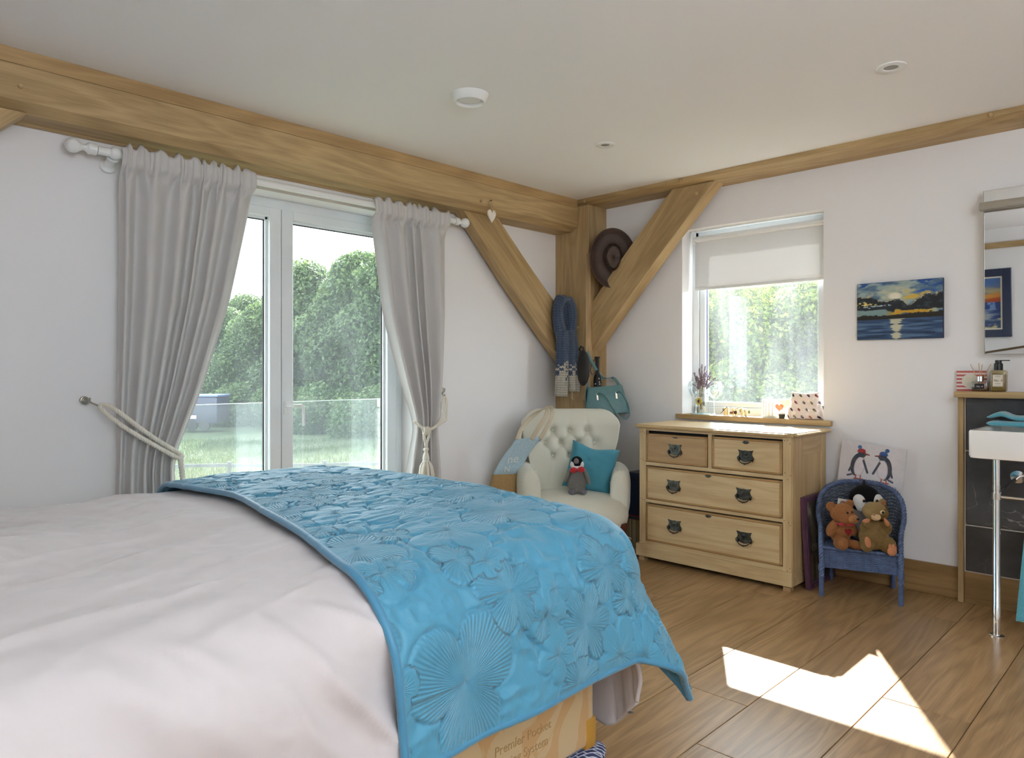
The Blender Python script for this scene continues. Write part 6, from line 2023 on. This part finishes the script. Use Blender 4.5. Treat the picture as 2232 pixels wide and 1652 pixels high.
ns_ = N.new('ShaderNodeTexNoise'); ns_.inputs['Scale'].default_value = 6; ns_.inputs['Detail'].default_value = 8; L.new(va.outputs[0], ns_.inputs[0])
nv_ = N.new('ShaderNodeTexNoise'); nv_.inputs['Scale'].default_value = 5; nv_.inputs['Detail'].default_value = 4; nv_.inputs['Distortion'].default_value = 1.2; L.new(va.outputs[0], nv_.inputs[0])
ab = N.new('ShaderNodeMath'); ab.operation = 'SUBTRACT'; ab.inputs[1].default_value = .5; L.new(nv_.outputs['Fac'], ab.inputs[0]); ab2 = N.new('ShaderNodeMath'); ab2.operation = 'ABSOLUTE'; L.new(ab.outputs[0], ab2.inputs[0])
lt2 = N.new('ShaderNodeMapRange'); lt2.inputs[1].default_value = 0; lt2.inputs[2].default_value = .006; lt2.inputs[3].default_value = .55; lt2.inputs[4].default_value = 0; L.new(ab2.outputs[0], lt2.inputs[0])
gt = N.new('ShaderNodeMapRange'); gt.inputs[1].default_value = .5; gt.inputs[2].default_value = .62; L.new(ns_.outputs['Fac'], gt.inputs[0])
mu_ = N.new('ShaderNodeMath'); mu_.operation = 'MULTIPLY'; L.new(lt2.outputs[0], mu_.inputs[0]); L.new(gt.outputs[0], mu_.inputs[1])
rs = N.new('ShaderNodeValToRGB'); rs.color_ramp.elements[0].color, rs.color_ramp.elements[1].color = rgb(46, 46, 48), rgb(82, 82, 84); rs.color_ramp.elements[0].position, rs.color_ramp.elements[1].position = .3, .75
L.new(ns_.outputs['Fac'], rs.inputs[0]); mxs_ = N.new('ShaderNodeMixRGB'); mxs_.inputs[2].default_value = rgb(190, 188, 184); L.new(mu_.outputs[0], mxs_.inputs[0]); L.new(rs.outputs[0], mxs_.inputs[1]); L.new(mxs_.outputs[0], p.inputs['Base Color'])
bs = N.new('ShaderNodeBump'); bs.inputs['Strength'].default_value = .4; bs.inputs['Distance'].default_value = .004; L.new(ns_.outputs['Fac'], bs.inputs['Height']); L.new(bs.outputs[0], p.inputs['Normal'])
zt_ = [.160, .386, .393, .760, .766, 1.028]
for k in range(3):
    for (ya, yb) in ((-2.95, -2.581), (-3.33, -2.957), (-3.71, -3.337)):
        part('slate_tile', MB().box((-.050, ya, zt_[2 * k]), (-.040, yb, zt_[2 * k + 1]), .003), sm_, lg, world=True, smooth=False)
CER = plain('ceramic', rgb(236, 234, 230), .08, spec=.6)
bsn = thing('basin', 'white rectangular ceramic basin on a chrome leg', 'basin', (-.31, -2.97, .77))
q = MB()
bx0, bx1_, by0_, by1_, z0_, z1_ = -.525, -.052, -3.25, -2.69, .775, .902
outer = MB().box((bx0, by0_, z0_), (bx1_, by1_, z1_), .014, 3)
bm = bmesh.new()
def rect(i, z, r=.03):
    a0, a1, c0, c1 = bx0 + i, bx1_ - i, by0_ + i, by1_ - i
    pts = []
    for (cx_, cy_, s0) in ((a1 - r, c1 - r, 0), (a0 + r, c1 - r, 1), (a0 + r, c0 + r, 2), (a1 - r, c0 + r, 3)):
        for t in range(5):
            an_ = (s0 + t / 4) * pi / 2
            pts.append((cx_ + r * math.cos(an_), cy_ + r * math.sin(an_), z))
    return pts
rings = [rect(.02, z0_, .02), rect(.004, z0_ + .004, .02), rect(.0, z0_ + .016, .018), rect(0, z1_ - .008, .016), rect(.003, z1_ - .001, .016), rect(.008, z1_, .016), rect(.022, z1_, .02), rect(.028, z1_ - .004, .022), rect(.034, z1_ - .05, .04), rect(.06, z0_ + .035, .07), rect(.12, z0_ + .028, .05)]
q = MB().gridarr(np.array(rings), wrapv=True)
q.f.append(tuple(range(19, -1, -1))); n0 = q.n - 20; q.f.append(tuple(n0 + k for k in range(20)))
part('bowl', q, CER, bsn, world=True, smooth=40)
LX, LY = -.482, -2.79
part('leg', MB().lathe([(.016, .002), (.016, .13), (.0155, .131), (.0155, .134), (.015, .135), (.0145, .64), (.0155, .641), (.0155, .66), (.0145, .661), (.0145, .776)], (LX, LY, 0), (0, 0, 1), 20), MAT['chrome'], bsn, world=True, smooth=40)
part('leg_foot', MB().lathe([(.030, 0), (.030, .004), (.024, .007), (.016, .008)], (LX, LY, 0), (0, 0, 1), 24), MAT['chrome'], bsn, world=True, smooth=40)
part('towel_rail', MB().tube([(LX, LY, .612), (LX, -3.24, .612)], .0065, 10).tube([(LX, LY, .60), (LX, LY, .63)], .0185, 14), MAT['chrome'], bsn, world=True, smooth=40)
part('rail_arm', MB().tube([(LX, LY - .01, .626), (-.053, LY - .01, .654)], .009, 10), MAT['chrome'], bsn, world=True, smooth=40)
part('wall_flange', MB().lathe([(.034, 0), (.034, .006), (.03, .011), (.010, .012)], (-.050, LY - .01, .654), (-1, 0, 0), 24), MAT['chrome'], bsn, world=True, smooth=40)
TW1 = plain('teal_terry', rgb(84, 162, 178), .95, noise=.18, nscale=260, bump=1.0, bscale=420, sheen=.5)
n = 40
P = np.zeros((2 * n, 18, 3))
for i in range(2 * n):
    t = i / (2 * n - 1)
    for j, y in enumerate(np.linspace(-2.905, -3.2, 18)):
        fr_ = t < .5
        z = .085 + (.535) * (t / .5) if fr_ else .62 - .38 * ((t - .5) / .5)
        x = LX - .014 - .012 * math.sin(y * 22) * (1 - t) if fr_ else LX + .014 + .006 * math.sin(y * 25)
        if abs(t - .5) < .04: x = LX + (t - .5) / .04 * .014; z = .622 + .004 * (1 - abs(t - .5) / .04)
        yy = y + (.045 * (1 - t / .5) * (1 - j / 17) if fr_ else 0)
        P[i, j] = (x, yy, z)
solo('hand_towel', MB().sheet(P, .006), TW1, 'teal hand towel hanging from the chrome rail under the basin', 'towel', smooth=True)
tw = thing('folded_towel', 'folded teal towel lying on the back rim of the basin', 'towel', (-.15, -2.93, .902))
n = 30
for lay in range(2):
    G = []
    for i, y in enumerate(np.linspace(-2.70, -3.12, n)):
        ring = []
        for k in range(24):
            a_ = 2 * pi * k / 24
            e_x = .085 * math.copysign(abs(math.cos(a_)) ** .5, math.cos(a_)); hz = .013 * (1 + .25 * fbm(np.array(y * 9.), np.array(lay * 3.), 2)) * math.copysign(abs(math.sin(a_)) ** .6, math.sin(a_))
            kk = min(1, (i + .25) / 2.0, (n - i) / 2.0) ** .5
            bumpz = .018 * math.exp(-((y + 2.755) / .035) ** 2) * (1 if lay == 1 else 0)
            ring.append((-.165 + e_x * (.6 + .4 * kk) + .01 * lay, y + .004 * math.sin(8 * e_x), .9165 + lay * .026 + hz * kk + bumpz))
        G.append(ring)
    q = MB().gridarr(np.array(G), wrapv=True); q.f.append(tuple(range(23, -1, -1))); q.f.append(tuple(q.n - 24 + k for k in range(24)))
    part('fold', q, TW1, tw, world=True, smooth=True)
# mirror cabinet with light bar
mi = thing('mirror', 'tall wall mirror with a slim light bar above the basin', 'mirror', (-.06, -2.97, 1.246))
MIR = plain('mirror_silver', (.86, .87, .86, 1), .01, metal=1)
R_t = Matrix.Translation((-.06, 0, 1.65)) @ Matrix.Rotation(math.radians(-1.6), 4, 'Y') @ Matrix.Translation((.06, 0, -1.65))
mq = MB().box((-.075, -3.30, 1.246), (-.060, -2.665, 2.047), .001).xf(R_t)
part('mirror_pane', mq, MIR, mi, world=True, smooth=False)
part('cabinet', MB().box((-.058, -3.28, 1.27), (0, -2.68, 2.03), .002).xf(Matrix.Identity(4)), plain('cabinet_white', rgb(224, 222, 216), .4), mi, world=True, smooth=False)
part('mirror_edge', MB().box((-.077, -2.6665, 1.246), (-.060, -2.664, 2.047)).xf(R_t), MAT['steel'], mi, world=True, smooth=False)
part('light_bar', MB().box((-.135, -3.3, 1.945), (-.095, -2.652, 1.985), .008, 2), plain('light_bar_steel', rgb(178, 172, 160), .35, metal=.6), mi, world=True, smooth=40)
part('light_bracket', MB().box((-.10, -3.0, 1.95), (-.07, -2.95, 1.98)), MAT['steel'], mi, world=True)
# things on the ledge
cb = thing('gift_card', 'red and white striped card with an oval label standing on the oak ledge', 'card', (-.055, -2.59, 1.062))
WHC, RDC = plain('card_stock', rgb(220, 208, 206), .7), plain('coral_stripe', rgb(184, 96, 88), .7)
part('card', MB().box((-.030, -2.668, 1.062), (-.024, -2.537, 1.166)), WHC, cb, world=True, smooth=False)
for k in range(6):
    z = 1.0625 + k * .0185
    part('stripe', MB().box((-.0306, -2.668, z), (-.0300, -2.537, z + .0095)), RDC, cb, world=True, smooth=False)
part('oval_label', MB().prism([(-2.597 + .037 * math.cos(t), 1.1135 + .035 * math.sin(t)) for t in np.linspace(0, 2 * pi, 33)[:-1]], 'x', -.0318, -.0306), plain('label_paper', rgb(212, 206, 192), .7), cb, world=True, smooth=False)
gl = plain('gold_ink', rgb(186, 164, 110), .4)
for k, (z, w_, ph_) in enumerate(((1.127, .017, 0), (1.117, .024, 1), (1.106, .024, 2), (1.097, .02, 3))):
    part('lettering', MB().tube([(-.0321, -2.597 - w_ + 2 * w_ * t, z + .0022 * math.sin(t * 26 + ph_) * (.5 + .5 * math.sin(t * 9 + ph_))) for t in np.linspace(0, 1, 40)], .0005, 4), gl, cb, world=True)
df = thing('reed_diffuser', 'square glass reed diffuser with black label on the oak ledge', 'diffuser', (-.06, -2.645, 1.062))
part('bottle', MB().box((-.092, -2.682, 1.0625), (-.030, -2.612, 1.113), .006, 2), MAT['drink'], df, world=True, smooth=40)
part('oil', MB().box((-.088, -2.678, 1.066), (-.034, -2.616, 1.083), .004, 2), glass('diffuser_oil', rgb(206, 178, 96), .03), df, world=True)
part('collar', MB().lathe([(.0155, 0), (.0155, .024), (.008, .0245)], (-.061, -2.646, 1.113), (0, 0, 1), 20), MAT['chrome'], df, world=True, smooth=40)
part('label', MB().box((-.0932, -2.668, 1.076), (-.092, -2.628, 1.101)), plain('black_label', rgb(20, 20, 22), .4), df, world=True, smooth=False)
text('lettering', 'No. 4', .0115, WHC, df, (-.0936, -2.648, 1.0875), basis((0, -1, 0), (0, 0, 1)), 0, 0, shear=.35)
RD = plain('rattan_reed', rgb(196, 168, 120), .8)
for (dy, dx, zt) in ((.042, .0, 1.197), (.008, .01, 1.203), (-.010, -.008, 1.196), (-.044, .004, 1.199)):
    part('reed', MB().tube([(-.061 - dx * .2, -2.646 - dy * .25, 1.07), (-.061 + dx, -2.646 + dy, zt)], .0017, 6), RD, df, world=True)
so = thing('soap_bottle', 'amber hand wash bottle with black pump on the oak ledge', 'bottle', (-.06, -2.722, 1.062))
part('bottle', MB().box((-.088, -2.756, 1.0625), (-.030, -2.690, 1.168), .010, 3), glass('soap_glass', rgb(236, 228, 196), .08), so, world=True, smooth=40)
part('liquid', MB().box((-.085, -2.753, 1.066), (-.033, -2.693, 1.150), .008, 2), plain('soap_liquid', rgb(190, 172, 116), .3, trans=.5), so, world=True, smooth=40)
part('pump', MB().lathe([(.019, 0), (.019, .032), (.014, .034), (.014, .048), (0, .049)], (-.06, -2.7215, 1.168), (0, 0, 1), 20).box((-.066, -2.768, 1.2125), (-.054, -2.710, 1.217)), plain('black_plastic', rgb(16, 16, 18), .3), so, world=True, smooth=40)
part('label', MB().box((-.0892, -2.744, 1.088), (-.088, -2.703, 1.146)), plain('cream_label', rgb(216, 208, 190), .7), so, world=True, smooth=False)
bl2 = plain('label_ink', rgb(60, 56, 50), .7)
text('lettering', 'No. 4', .015, bl2, so, (-.0896, -2.7235, 1.117), basis((0, -1, 0), (0, 0, 1)), 0, 0, shear=.35)
for z in (1.0905, 1.1425): part('label_rule', MB().box((-.0895, -2.741, z), (-.0892, -2.706, z + .0008)), bl2, so, world=True)
for z in (1.136, 1.101): part('label_line', MB().box((-.0895, -2.735, z), (-.0892, -2.712, z + .0012)), bl2, so, world=True)
# seen only in the mirror: painting and reading lamp on the wall at the bed head
hx = XL
sp2 = thing('sunset_painting', 'navy framed sunset painting on the bed head wall, seen in the mirror', 'painting', (hx + .02, -1.48, 1.26))
NV = plain('navy_frame', rgb(34, 44, 74), .4); CRM = plain('cream_slip', rgb(226, 220, 204), .6)
for (a0, a1, c0, c1) in ((-1.98, -1.90, 1.25, 1.97), (-1.06, -.98, 1.25, 1.97), (-1.90, -1.06, 1.89, 1.97), (-1.90, -1.06, 1.25, 1.33)):
    part('frame_bar', MB().box((hx, a0, c0), (hx + .03, a1, c1), .003), NV, sp2, world=True, smooth=False)
for (a0, a1, c0, c1) in ((-1.90, -1.885, 1.33, 1.89), (-1.075, -1.06, 1.33, 1.89), (-1.885, -1.075, 1.875, 1.89), (-1.885, -1.075, 1.33, 1.345)):
    part('slip', MB().box((hx, a0, c0), (hx + .022, a1, c1)), CRM, sp2, world=True, smooth=False)


def sunset(a, b):
    k = Ink(a, b, (90, 110, 150), 1.5)
    n = fbm(a * 4, b * 9, 4); n2 = fbm(a * 12, b * 14, 3)
    k.put(smooth01((b - .8) * 6 + n), (70, 110, 170)); k.put(smooth01(1 - np.abs(b - .74) / .12 + n * .5), (170, 160, 120)); k.put(smooth01(1 - np.abs(b - .63) / .10 + n * .6), (206, 140, 60)); k.put(smooth01(1.1 - np.abs(b - .55) / .06 + n * .5), (170, 72, 34))
    k.put((b < .52).astype(float), (36, 60, 120)); k.put((b < .52) * (b > .36) * smooth01(n2 * 2), (110, 140, 190)); k.put((b < .36).astype(float) * smooth01(n + .6), (150, 160, 170)); k.put((b < .2) * smooth01(n2 * 1.6), (196, 184, 130)); k.put((b < .15) * smooth01(-n2 * 1.8), (60, 80, 110))
    return k.C


picture('painted_face', sp2, (hx + .012, -1.075, 1.345), (0, -1, 0), (0, 0, 1), .81, .53, 130, 90, sunset, CANV)
rl = thing('reading_lamp', 'bronze swing-arm wall lamp by the bed head, seen in the mirror', 'lamp', (hx + .06, -2.15, 1.05))
BRZ = plain('bronze', rgb(112, 96, 70), .35, metal=.8)
part('wall_plate', MB().lathe([(.045, 0), (.045, .012), (.02, .02), (.02, .06)], (hx, -2.26, 1.10), (1, 0, 0), 20), BRZ, rl, world=True, smooth=40)
part('arm', MB().tube([(hx + .06, -2.26, 1.16), (hx + .07, -2.15, 1.155), (hx + .10, -1.70, 1.08)], .012, 10), BRZ, rl, world=True, smooth=True)
part('knuckle', MB().ell((hx + .065, -2.20, 1.20), .028, None, 14, 10).ell((hx + .065, -2.205, 1.155), .022, None, 12, 8), BRZ, rl, world=True, smooth=True)
part('shade', MB().lathe([(.03, 0), (.08, -.14), (.079, -.14), (.029, 0)], (hx + .11, -1.66, 1.08), (0, 0, 1), 24, caps=False), MAT['white'], rl, world=True, smooth=40)

# ------------------------------------------------------------------ things on the windowsill (top at z = .878)
SZ = .878
js = thing('flower_jar', 'clear glass jar of dried lavender with a yellow daisy on the left of the windowsill', 'vase', (.04, -1.05, SZ))
part('jar', MB().lathe([(.030, .006), (.046, .008), (.050, .016), (.050, .115), (.046, .128), (.036, .137), (.036, .150), (.038, .152)], (.04, -1.05, SZ), (0, 0, 1), 28, caps=False), MAT['drink'], js, world=True, smooth=40)
part('coaster', MB().lathe([(.064, 0), (.066, .003), (.062, .006)], (.04, -1.05, SZ), (0, 0, 1), 32), plain('glass_coaster', rgb(170, 196, 196), .15), js, world=True, smooth=40)
LV, STM = plain('dried_lavender', rgb(150, 132, 146), .9, noise=.3, nscale=80), plain('dried_stem', rgb(140, 128, 96), .9)
sprigs = [(.0, .0, 1.205), (.012, -.018, 1.195), (-.01, .012, 1.18), (.02, .03, 1.165), (-.02, .045, 1.15), (.01, .055, 1.12), (.0, -.04, 1.175), (.015, -.055, 1.155), (-.015, -.075, 1.13), (.0, -.10, 1.12), (.02, .075, 1.075), (-.02, -.03, 1.15), (.02, .012, 1.16), (-.01, .03, 1.13), (.0, -.02, 1.135), (.01, -.09, 1.085), (-.02, .022, 1.10), (.02, -.012, 1.11)]
for i, (dx, dy, zt) in enumerate(sprigs):
    b0 = Vector((.04 + dx * .2, -1.052 + dy * .12, SZ + .03)); b1 = Vector((.04 + dx * .4, -1.055 + dy * .25, 1.03)); b2 = Vector((.04 + dx, -1.058 + dy, zt))
    stem = MB().tube([b0[:], b1[:], (b1 * .5 + b2 * .5 + Vector((0, -dy * .1, .01)))[:], b2[:]], .0011, 5)
    sp = part('sprig', stem, STM, js, world=True, smooth=True)
    fl2 = MB()
    for k in range(16):
        t = .25 + .75 * k / 15
        c = b1 * (1 - t) + b2 * t + Vector((0, -dy * .1, .01)) * (4 * t * (1 - t)) * .5
        for m_ in range(3):
            a_ = random.uniform(0, 6.28)
            fl2.ell((c.x + .0045 * math.cos(a_), c.y + .0045 * math.sin(a_), c.z + random.uniform(-.003, .003)), (.0028, .0028, .0042), None, 6, 4)
    part('blossom', fl2, LV, sp, world=True, smooth=True, kind='stuff')
YP, DK = plain('yellow_petal', rgb(236, 204, 30), .7, trans=.3), plain('dark_flower_centre', rgb(70, 48, 36), .9)
fc = Vector((-.004, -1.058, .965))
for k in range(15):
    a_ = 2 * pi * k / 15 + .1
    r_ = .031 * (1 if k % 2 else .85)
    d_ = Vector((0, math.cos(a_), math.sin(a_))); t_ = Vector((0, -math.sin(a_), math.cos(a_)))
    pts = [fc + d_ * .006 - t_ * .002, fc + d_ * r_ * .6 - t_ * .0042, fc + d_ * r_, fc + d_ * r_ * .6 + t_ * .0042, fc + d_ * .006 + t_ * .002]
    part('petal', MB().add([p_[:] for p_ in pts] + [(p_ + Vector((.0012, 0, 0)))[:] for p_ in pts], [(0, 1, 2, 3, 4), (9, 8, 7, 6, 5)] + [(i, (i + 1) % 5, 5 + (i + 1) % 5, 5 + i) for i in range(5)]), YP, js, world=True, smooth=False)
part('daisy_centre', MB().ell(fc[:], (.004, .010, .010), None, 12, 8), DK, js, world=True, smooth=True)
part('daisy_stem', MB().tube([(-.001, -1.058, .96), (.010, -1.052, .92), (.02, -1.05, .888)], .0016, 6), STM, js, world=True)
gp = [(.034, 0), (.034, .002), (.012, .006), (.0045, .014), (.0038, .05), (.0042, .092), (.012, .106), (.034, .122), (.049, .148), (.053, .172), (.050, .198), (.044, .216), (.043, .216), (.049, .198), (.0515, .172), (.0475, .149), (.033, .124), (.011, .1085), (0, .106)]
WG = glass('wine_glass_glass', (.95, .97, .97, 1), .10, dirt=.03, dirt_scale=(9, 9, 9))
for (x, y, lab) in ((.075, -1.128, 'large balloon wine glass right of the lavender jar'), (.092, -.985, 'balloon wine glass half hidden behind the lavender jar at the window jamb')):
    w_ = thing('wine_glass', lab, 'wine glass', (x, y, SZ))
    part('bowl', MB().lathe(gp[5:], (x, y, SZ), (0, 0, 1), 32, caps=False), WG, w_, world=True, smooth=True)
    part('stem', MB().lathe(gp[3:7], (x, y, SZ), (0, 0, 1), 16, caps=False), WG, w_, world=True, smooth=True)
    part('foot', MB().lathe(gp[:4], (x, y, SZ), (0, 0, 1), 28, caps=False), WG, w_, world=True, smooth=40)
# small wooden figures in pairs
FW = plain('pale_figure_wood', rgb(232, 212, 168), .5)
FD, FG, FB = plain('figure_dark', rgb(66, 44, 36), .5), plain('leaf_green', rgb(112, 132, 92), .6), plain('figure_violet', rgb(120, 112, 130), .6)
HW = plain('figure_head', rgb(240, 226, 196), .5)


def figure(label, x, y, s, lean_, extra):
    t = thing('wooden_figure', label, 'figurine', (x, y, SZ), 0, 'pale wooden figures on the windowsill')
    part('body', MB().lathe([(.006, 0), (.0075, .004), (.0085, .012), (.0095, .022), (.008, .030), (.004, .036)], (x, y, SZ + .004), (0, lean_, 1), 14), FW, t, world=True, smooth=40)
    part('head', MB().ell((x, y + lean_ * .040, SZ + .044 * s), (.0095, .0095, .0095), None, 14, 10), HW, t, world=True, smooth=True)
    for dy in (-.0048, .0048):
        part('foot', MB().ell((x - .002, y + dy, SZ + .003), (.006, .004, .003), None, 10, 6), FW, t, world=True, smooth=True)
    if extra == 'flute':
        part('flute', MB().tube([(x - .011, y - .022, SZ + .056), (x - .013, y + .022, SZ + .014)], .0018, 6), FD, t, world=True)
        part('wing', MB().ell((x + .006, y + .014, SZ + .036), (.002, .005, .011), None, 10, 7), FB, t, world=True, smooth=True)
    elif extra == 'guitar':
        part('guitar', MB().ell((x - .010, y + .008, SZ + .020), (.003, .012, .008), None, 12, 8).tube([(x - .010, y, SZ + .022), (x - .010, y - .012, SZ + .036)], .0015, 5), plain('russet', rgb(150, 92, 60), .5), t, world=True, smooth=True)
    elif extra == 'accordion':
        part('accordion', MB().box((x - .014, y - .010, SZ + .014), (x - .007, y + .010, SZ + .032), .002), FD, t, world=True)
        part('hair', MB().ell((x + .002, y + lean_ * .04, SZ + .047 * s), (.009, .0098, .008), None, 12, 8), FD, t, world=True, smooth=True)
    elif extra == 'leaf':
        for sg in (-1, 1):
            part('leaf_wing', MB().ell((x + .006, y + sg * .015, SZ + .034 * s), (.0015, .006, .011), None, 10, 7), FG, t, world=True, smooth=True)
        part('halo', MB().ell((x - .0085, y + lean_ * .04, SZ + .045 * s), (.0015, .004, .004), None, 10, 6), plain('gold_dot', rgb(206, 176, 90), .4), t, world=True, smooth=True)
    elif extra == 'kneel':
        part('bowl', MB().lathe([(.005, 0), (.008, .008), (.007, .008), (0, .003)], (x - .012, y - .004, SZ), (0, 0, 1), 12), plain('grey_bowl', rgb(170, 166, 156), .4), t, world=True, smooth=40)
        part('leaf_wing', MB().ell((x + .004, y - .019, SZ + .028), (.0015, .007, .010), None, 10, 7), FG, t, world=True, smooth=True)
    return t


figure('leftmost pale wooden figure holding a dark flute across its body', .022, -1.232, 1.0, .0, 'flute')
figure('pale wooden figure without instrument, beside the flute player', .026, -1.250, 1.04, -.05, '')
figure('pale wooden figure with a small russet guitar, third from the left', .022, -1.290, 1.0, .0, 'guitar')
figure('pale wooden figure with dark hair and dark accordion, fourth from the left', .020, -1.311, .98, .0, 'accordion')
figure('pale wooden figure with two green leaf wings, second from the right', .022, -1.350, 1.0, .03, 'leaf')
figure('rightmost small wooden figure with a grey bowl and one leaf wing', .020, -1.376, .86, -.05, 'kneel')
# frosted tumbler
tu = thing('tea_light_glass', 'square frosted glass tea light holder with white stripes on the windowsill', 'candle holder', (.05, -1.527, SZ))
FRG, N, L = nt('frosted_glass')
p = N['Principled BSDF']; p.inputs['Base Color'].default_value = (.95, .95, .93, 1); p.inputs['Roughness'].default_value = .5
tr2 = N.new('ShaderNodeBsdfTransparent'); tl2 = N.new('ShaderNodeBsdfTranslucent'); tl2.inputs[0].default_value = (.95, .95, .92, 1); m1 = N.new('ShaderNodeMixShader'); m1.inputs[0].default_value = .5; m3 = N.new('ShaderNodeMixShader'); m3.inputs[0].default_value = .35
L.new(p.outputs[0], m1.inputs[1]); L.new(tl2.outputs[0], m1.inputs[2]); L.new(m1.outputs[0], m3.inputs[1]); L.new(tr2.outputs[0], m3.inputs[2]); L.new(m3.outputs[0], N['Material Output'].inputs['Surface'])
for (p0, p1) in (((.012, -1.570, SZ), (.015, -1.484, .990)), ((.085, -1.570, SZ), (.088, -1.484, .990)), ((.012, -1.570, SZ), (.088, -1.567, .990)), ((.012, -1.487, SZ), (.088, -1.484, .990)), ((.012, -1.570, SZ), (.088, -1.484, SZ + .010))):
    part('glass_side', MB().box(p0, p1), FRG, tu, world=True, smooth=False)
part('candle', MB().lathe([(.026, 0), (.026, .035), (.024, .037), (0, .035)], (.05, -1.527, SZ + .011), (0, 0, 1), 24), plain('wax', rgb(228, 214, 178), .5), tu, world=True, smooth=40)
for y in (-1.555, -1.535, -1.515, -1.50):
    part('stripe', MB().box((.0112, y, SZ + .012), (.012, y + .009, .982)), plain('white_enamel', rgb(240, 240, 238), .4), tu, world=True, smooth=False)
# heart pick in the black pot
ph2 = thing('heart_pick', 'coral and cream paper hearts standing in the black pot', 'ornament', (.005, -1.617, SZ + .02))
for (cy_, cz_, s_, col, xx) in ((-1.598, .944, .00165, rgb(236, 176, 140), .003), (-1.628, .966, .0021, rgb(236, 220, 200), .012)):
    hpts = [(cy_ + s_ * 16 * math.sin(t) ** 3, cz_ + s_ * (13 * math.cos(t) - 5 * math.cos(2 * t) - 2 * math.cos(3 * t) - math.cos(4 * t))) for t in np.linspace(0, 2 * pi, 36)[:-1]]
    part('paper_heart', MB().prism(hpts, 'x', xx, xx + .0015), plain('paper_heart', col, .7, trans=.35), ph2, world=True, smooth=False)
part('stick', MB().tube([(.006, -1.615, SZ + .012), (.008, -1.616, .94)], .0013, 6), MAT['oak_z'], ph2, world=True)
pt2 = thing('pot', 'tiny black pot with a white rim near the front of the windowsill', 'pot', (-.004, -1.617, SZ))
part('pot', MB().lathe([(.0155, 0), (.019, .024), (.019, .027), (.016, .027), (.014, .006), (0, .006)], (-.004, -1.617, SZ), (0, 0, 1), 24, caps=False), plain('black_pot', rgb(50, 50, 44), .5), pt2, world=True, smooth=40)
part('rim', MB().lathe([(.0192, .026), (.0205, .028), (.0205, .033), (.0165, .033), (.0165, .026)], (-.004, -1.617, SZ), (0, 0, 1), 24, caps=False), MAT['white'], pt2, world=True, smooth=40)
# oilcloth wash bag printed with birds
wb = thing('wash_bag', 'shiny cream wash bag printed with small dark birds at the right of the windowsill', 'bag', (.045, -1.735, SZ))
nu_, nv_ = 150, 90
A_, B_ = np.meshgrid(np.linspace(0, 2 * pi, nu_, endpoint=False), np.linspace(0, 1, nv_), indexing='ij')
hwid = .103 - .020 * B_ + .006 * np.sin(B_ * 5)
hdep = .040 * (1 - B_ ** 1.3) ** .6 + .004
ca, sa = np.cos(A_), np.sin(A_)
sag = -.010 * (1 - np.abs(ca) ** 2) * smooth01((B_ - .5) / .5)
Pw = np.zeros((nu_, nv_, 3))
dent = .010 * np.exp(-(((ca * .1 + .02) / .03) ** 2 + ((B_ - .62) / .16) ** 2)) * (sa < 0) + .004 * fbm(ca * 3 + 2, B_ * 4, 3)
Pw[..., 0] = .045 + hdep * np.sign(sa) * np.abs(sa) ** .7 + dent
Pw[..., 1] = -1.738 + hwid * np.sign(ca) * np.abs(ca) ** .75
Pw[..., 2] = SZ + .002 + .155 * B_ + sag
Cw = np.zeros((nu_, nv_, 3)) + np.array([228, 214, 206])
hy, hz = (Pw[..., 1] + 1.738), Pw[..., 2] - SZ
for i in range(-3, 4):
    for j in range(4):
        cy_, cz_ = i * .046 + (j % 2) * .023, .014 + j * .042
        dy_, dz_ = hy - cy_, hz - cz_
        body = (np.hypot(dy_ * .7 + dz_ * .7, (dz_ * .7 - dy_ * .7) * 2.6) < .013)
        wing = (np.hypot(dy_ - .003, (dz_ - .002)) < .0062) | (np.hypot(dy_ + .005, (dz_ + .006) * 1.6) < .005)
        col = [(70, 40, 74), (120, 34, 52), (58, 52, 64), (96, 86, 40)][(i * 3 + j) % 4]
        Cw[(body | wing) & (sa < .3)] = col
wbm = MB().gridarr(Pw, wrapu=True)
o = part('body', wbm, paintmat('oilcloth', .22, .6), wb, world=True, smooth=True)
setpaint(o, Cw)
part('zip_top', MB().tube([(.045, y, SZ + .158 - .010 * (1 - min(1, abs((y + 1.738) / .083)) ** 2)) for y in np.linspace(-1.822, -1.656, 20)], .005, 8), plain('white_zip', rgb(236, 230, 226), .4), wb, world=True, smooth=True)
part('piping', MB().tube([(.045 + .043 * math.sin(a_), -1.738 + .104 * math.copysign(abs(math.cos(a_)) ** .75, math.cos(a_)), SZ + .004) for a_ in np.linspace(0, 2 * pi, 50)[:-1]], .003, 6, closed=True), plain('tan_piping', rgb(190, 160, 140), .4), wb, world=True, smooth=True)
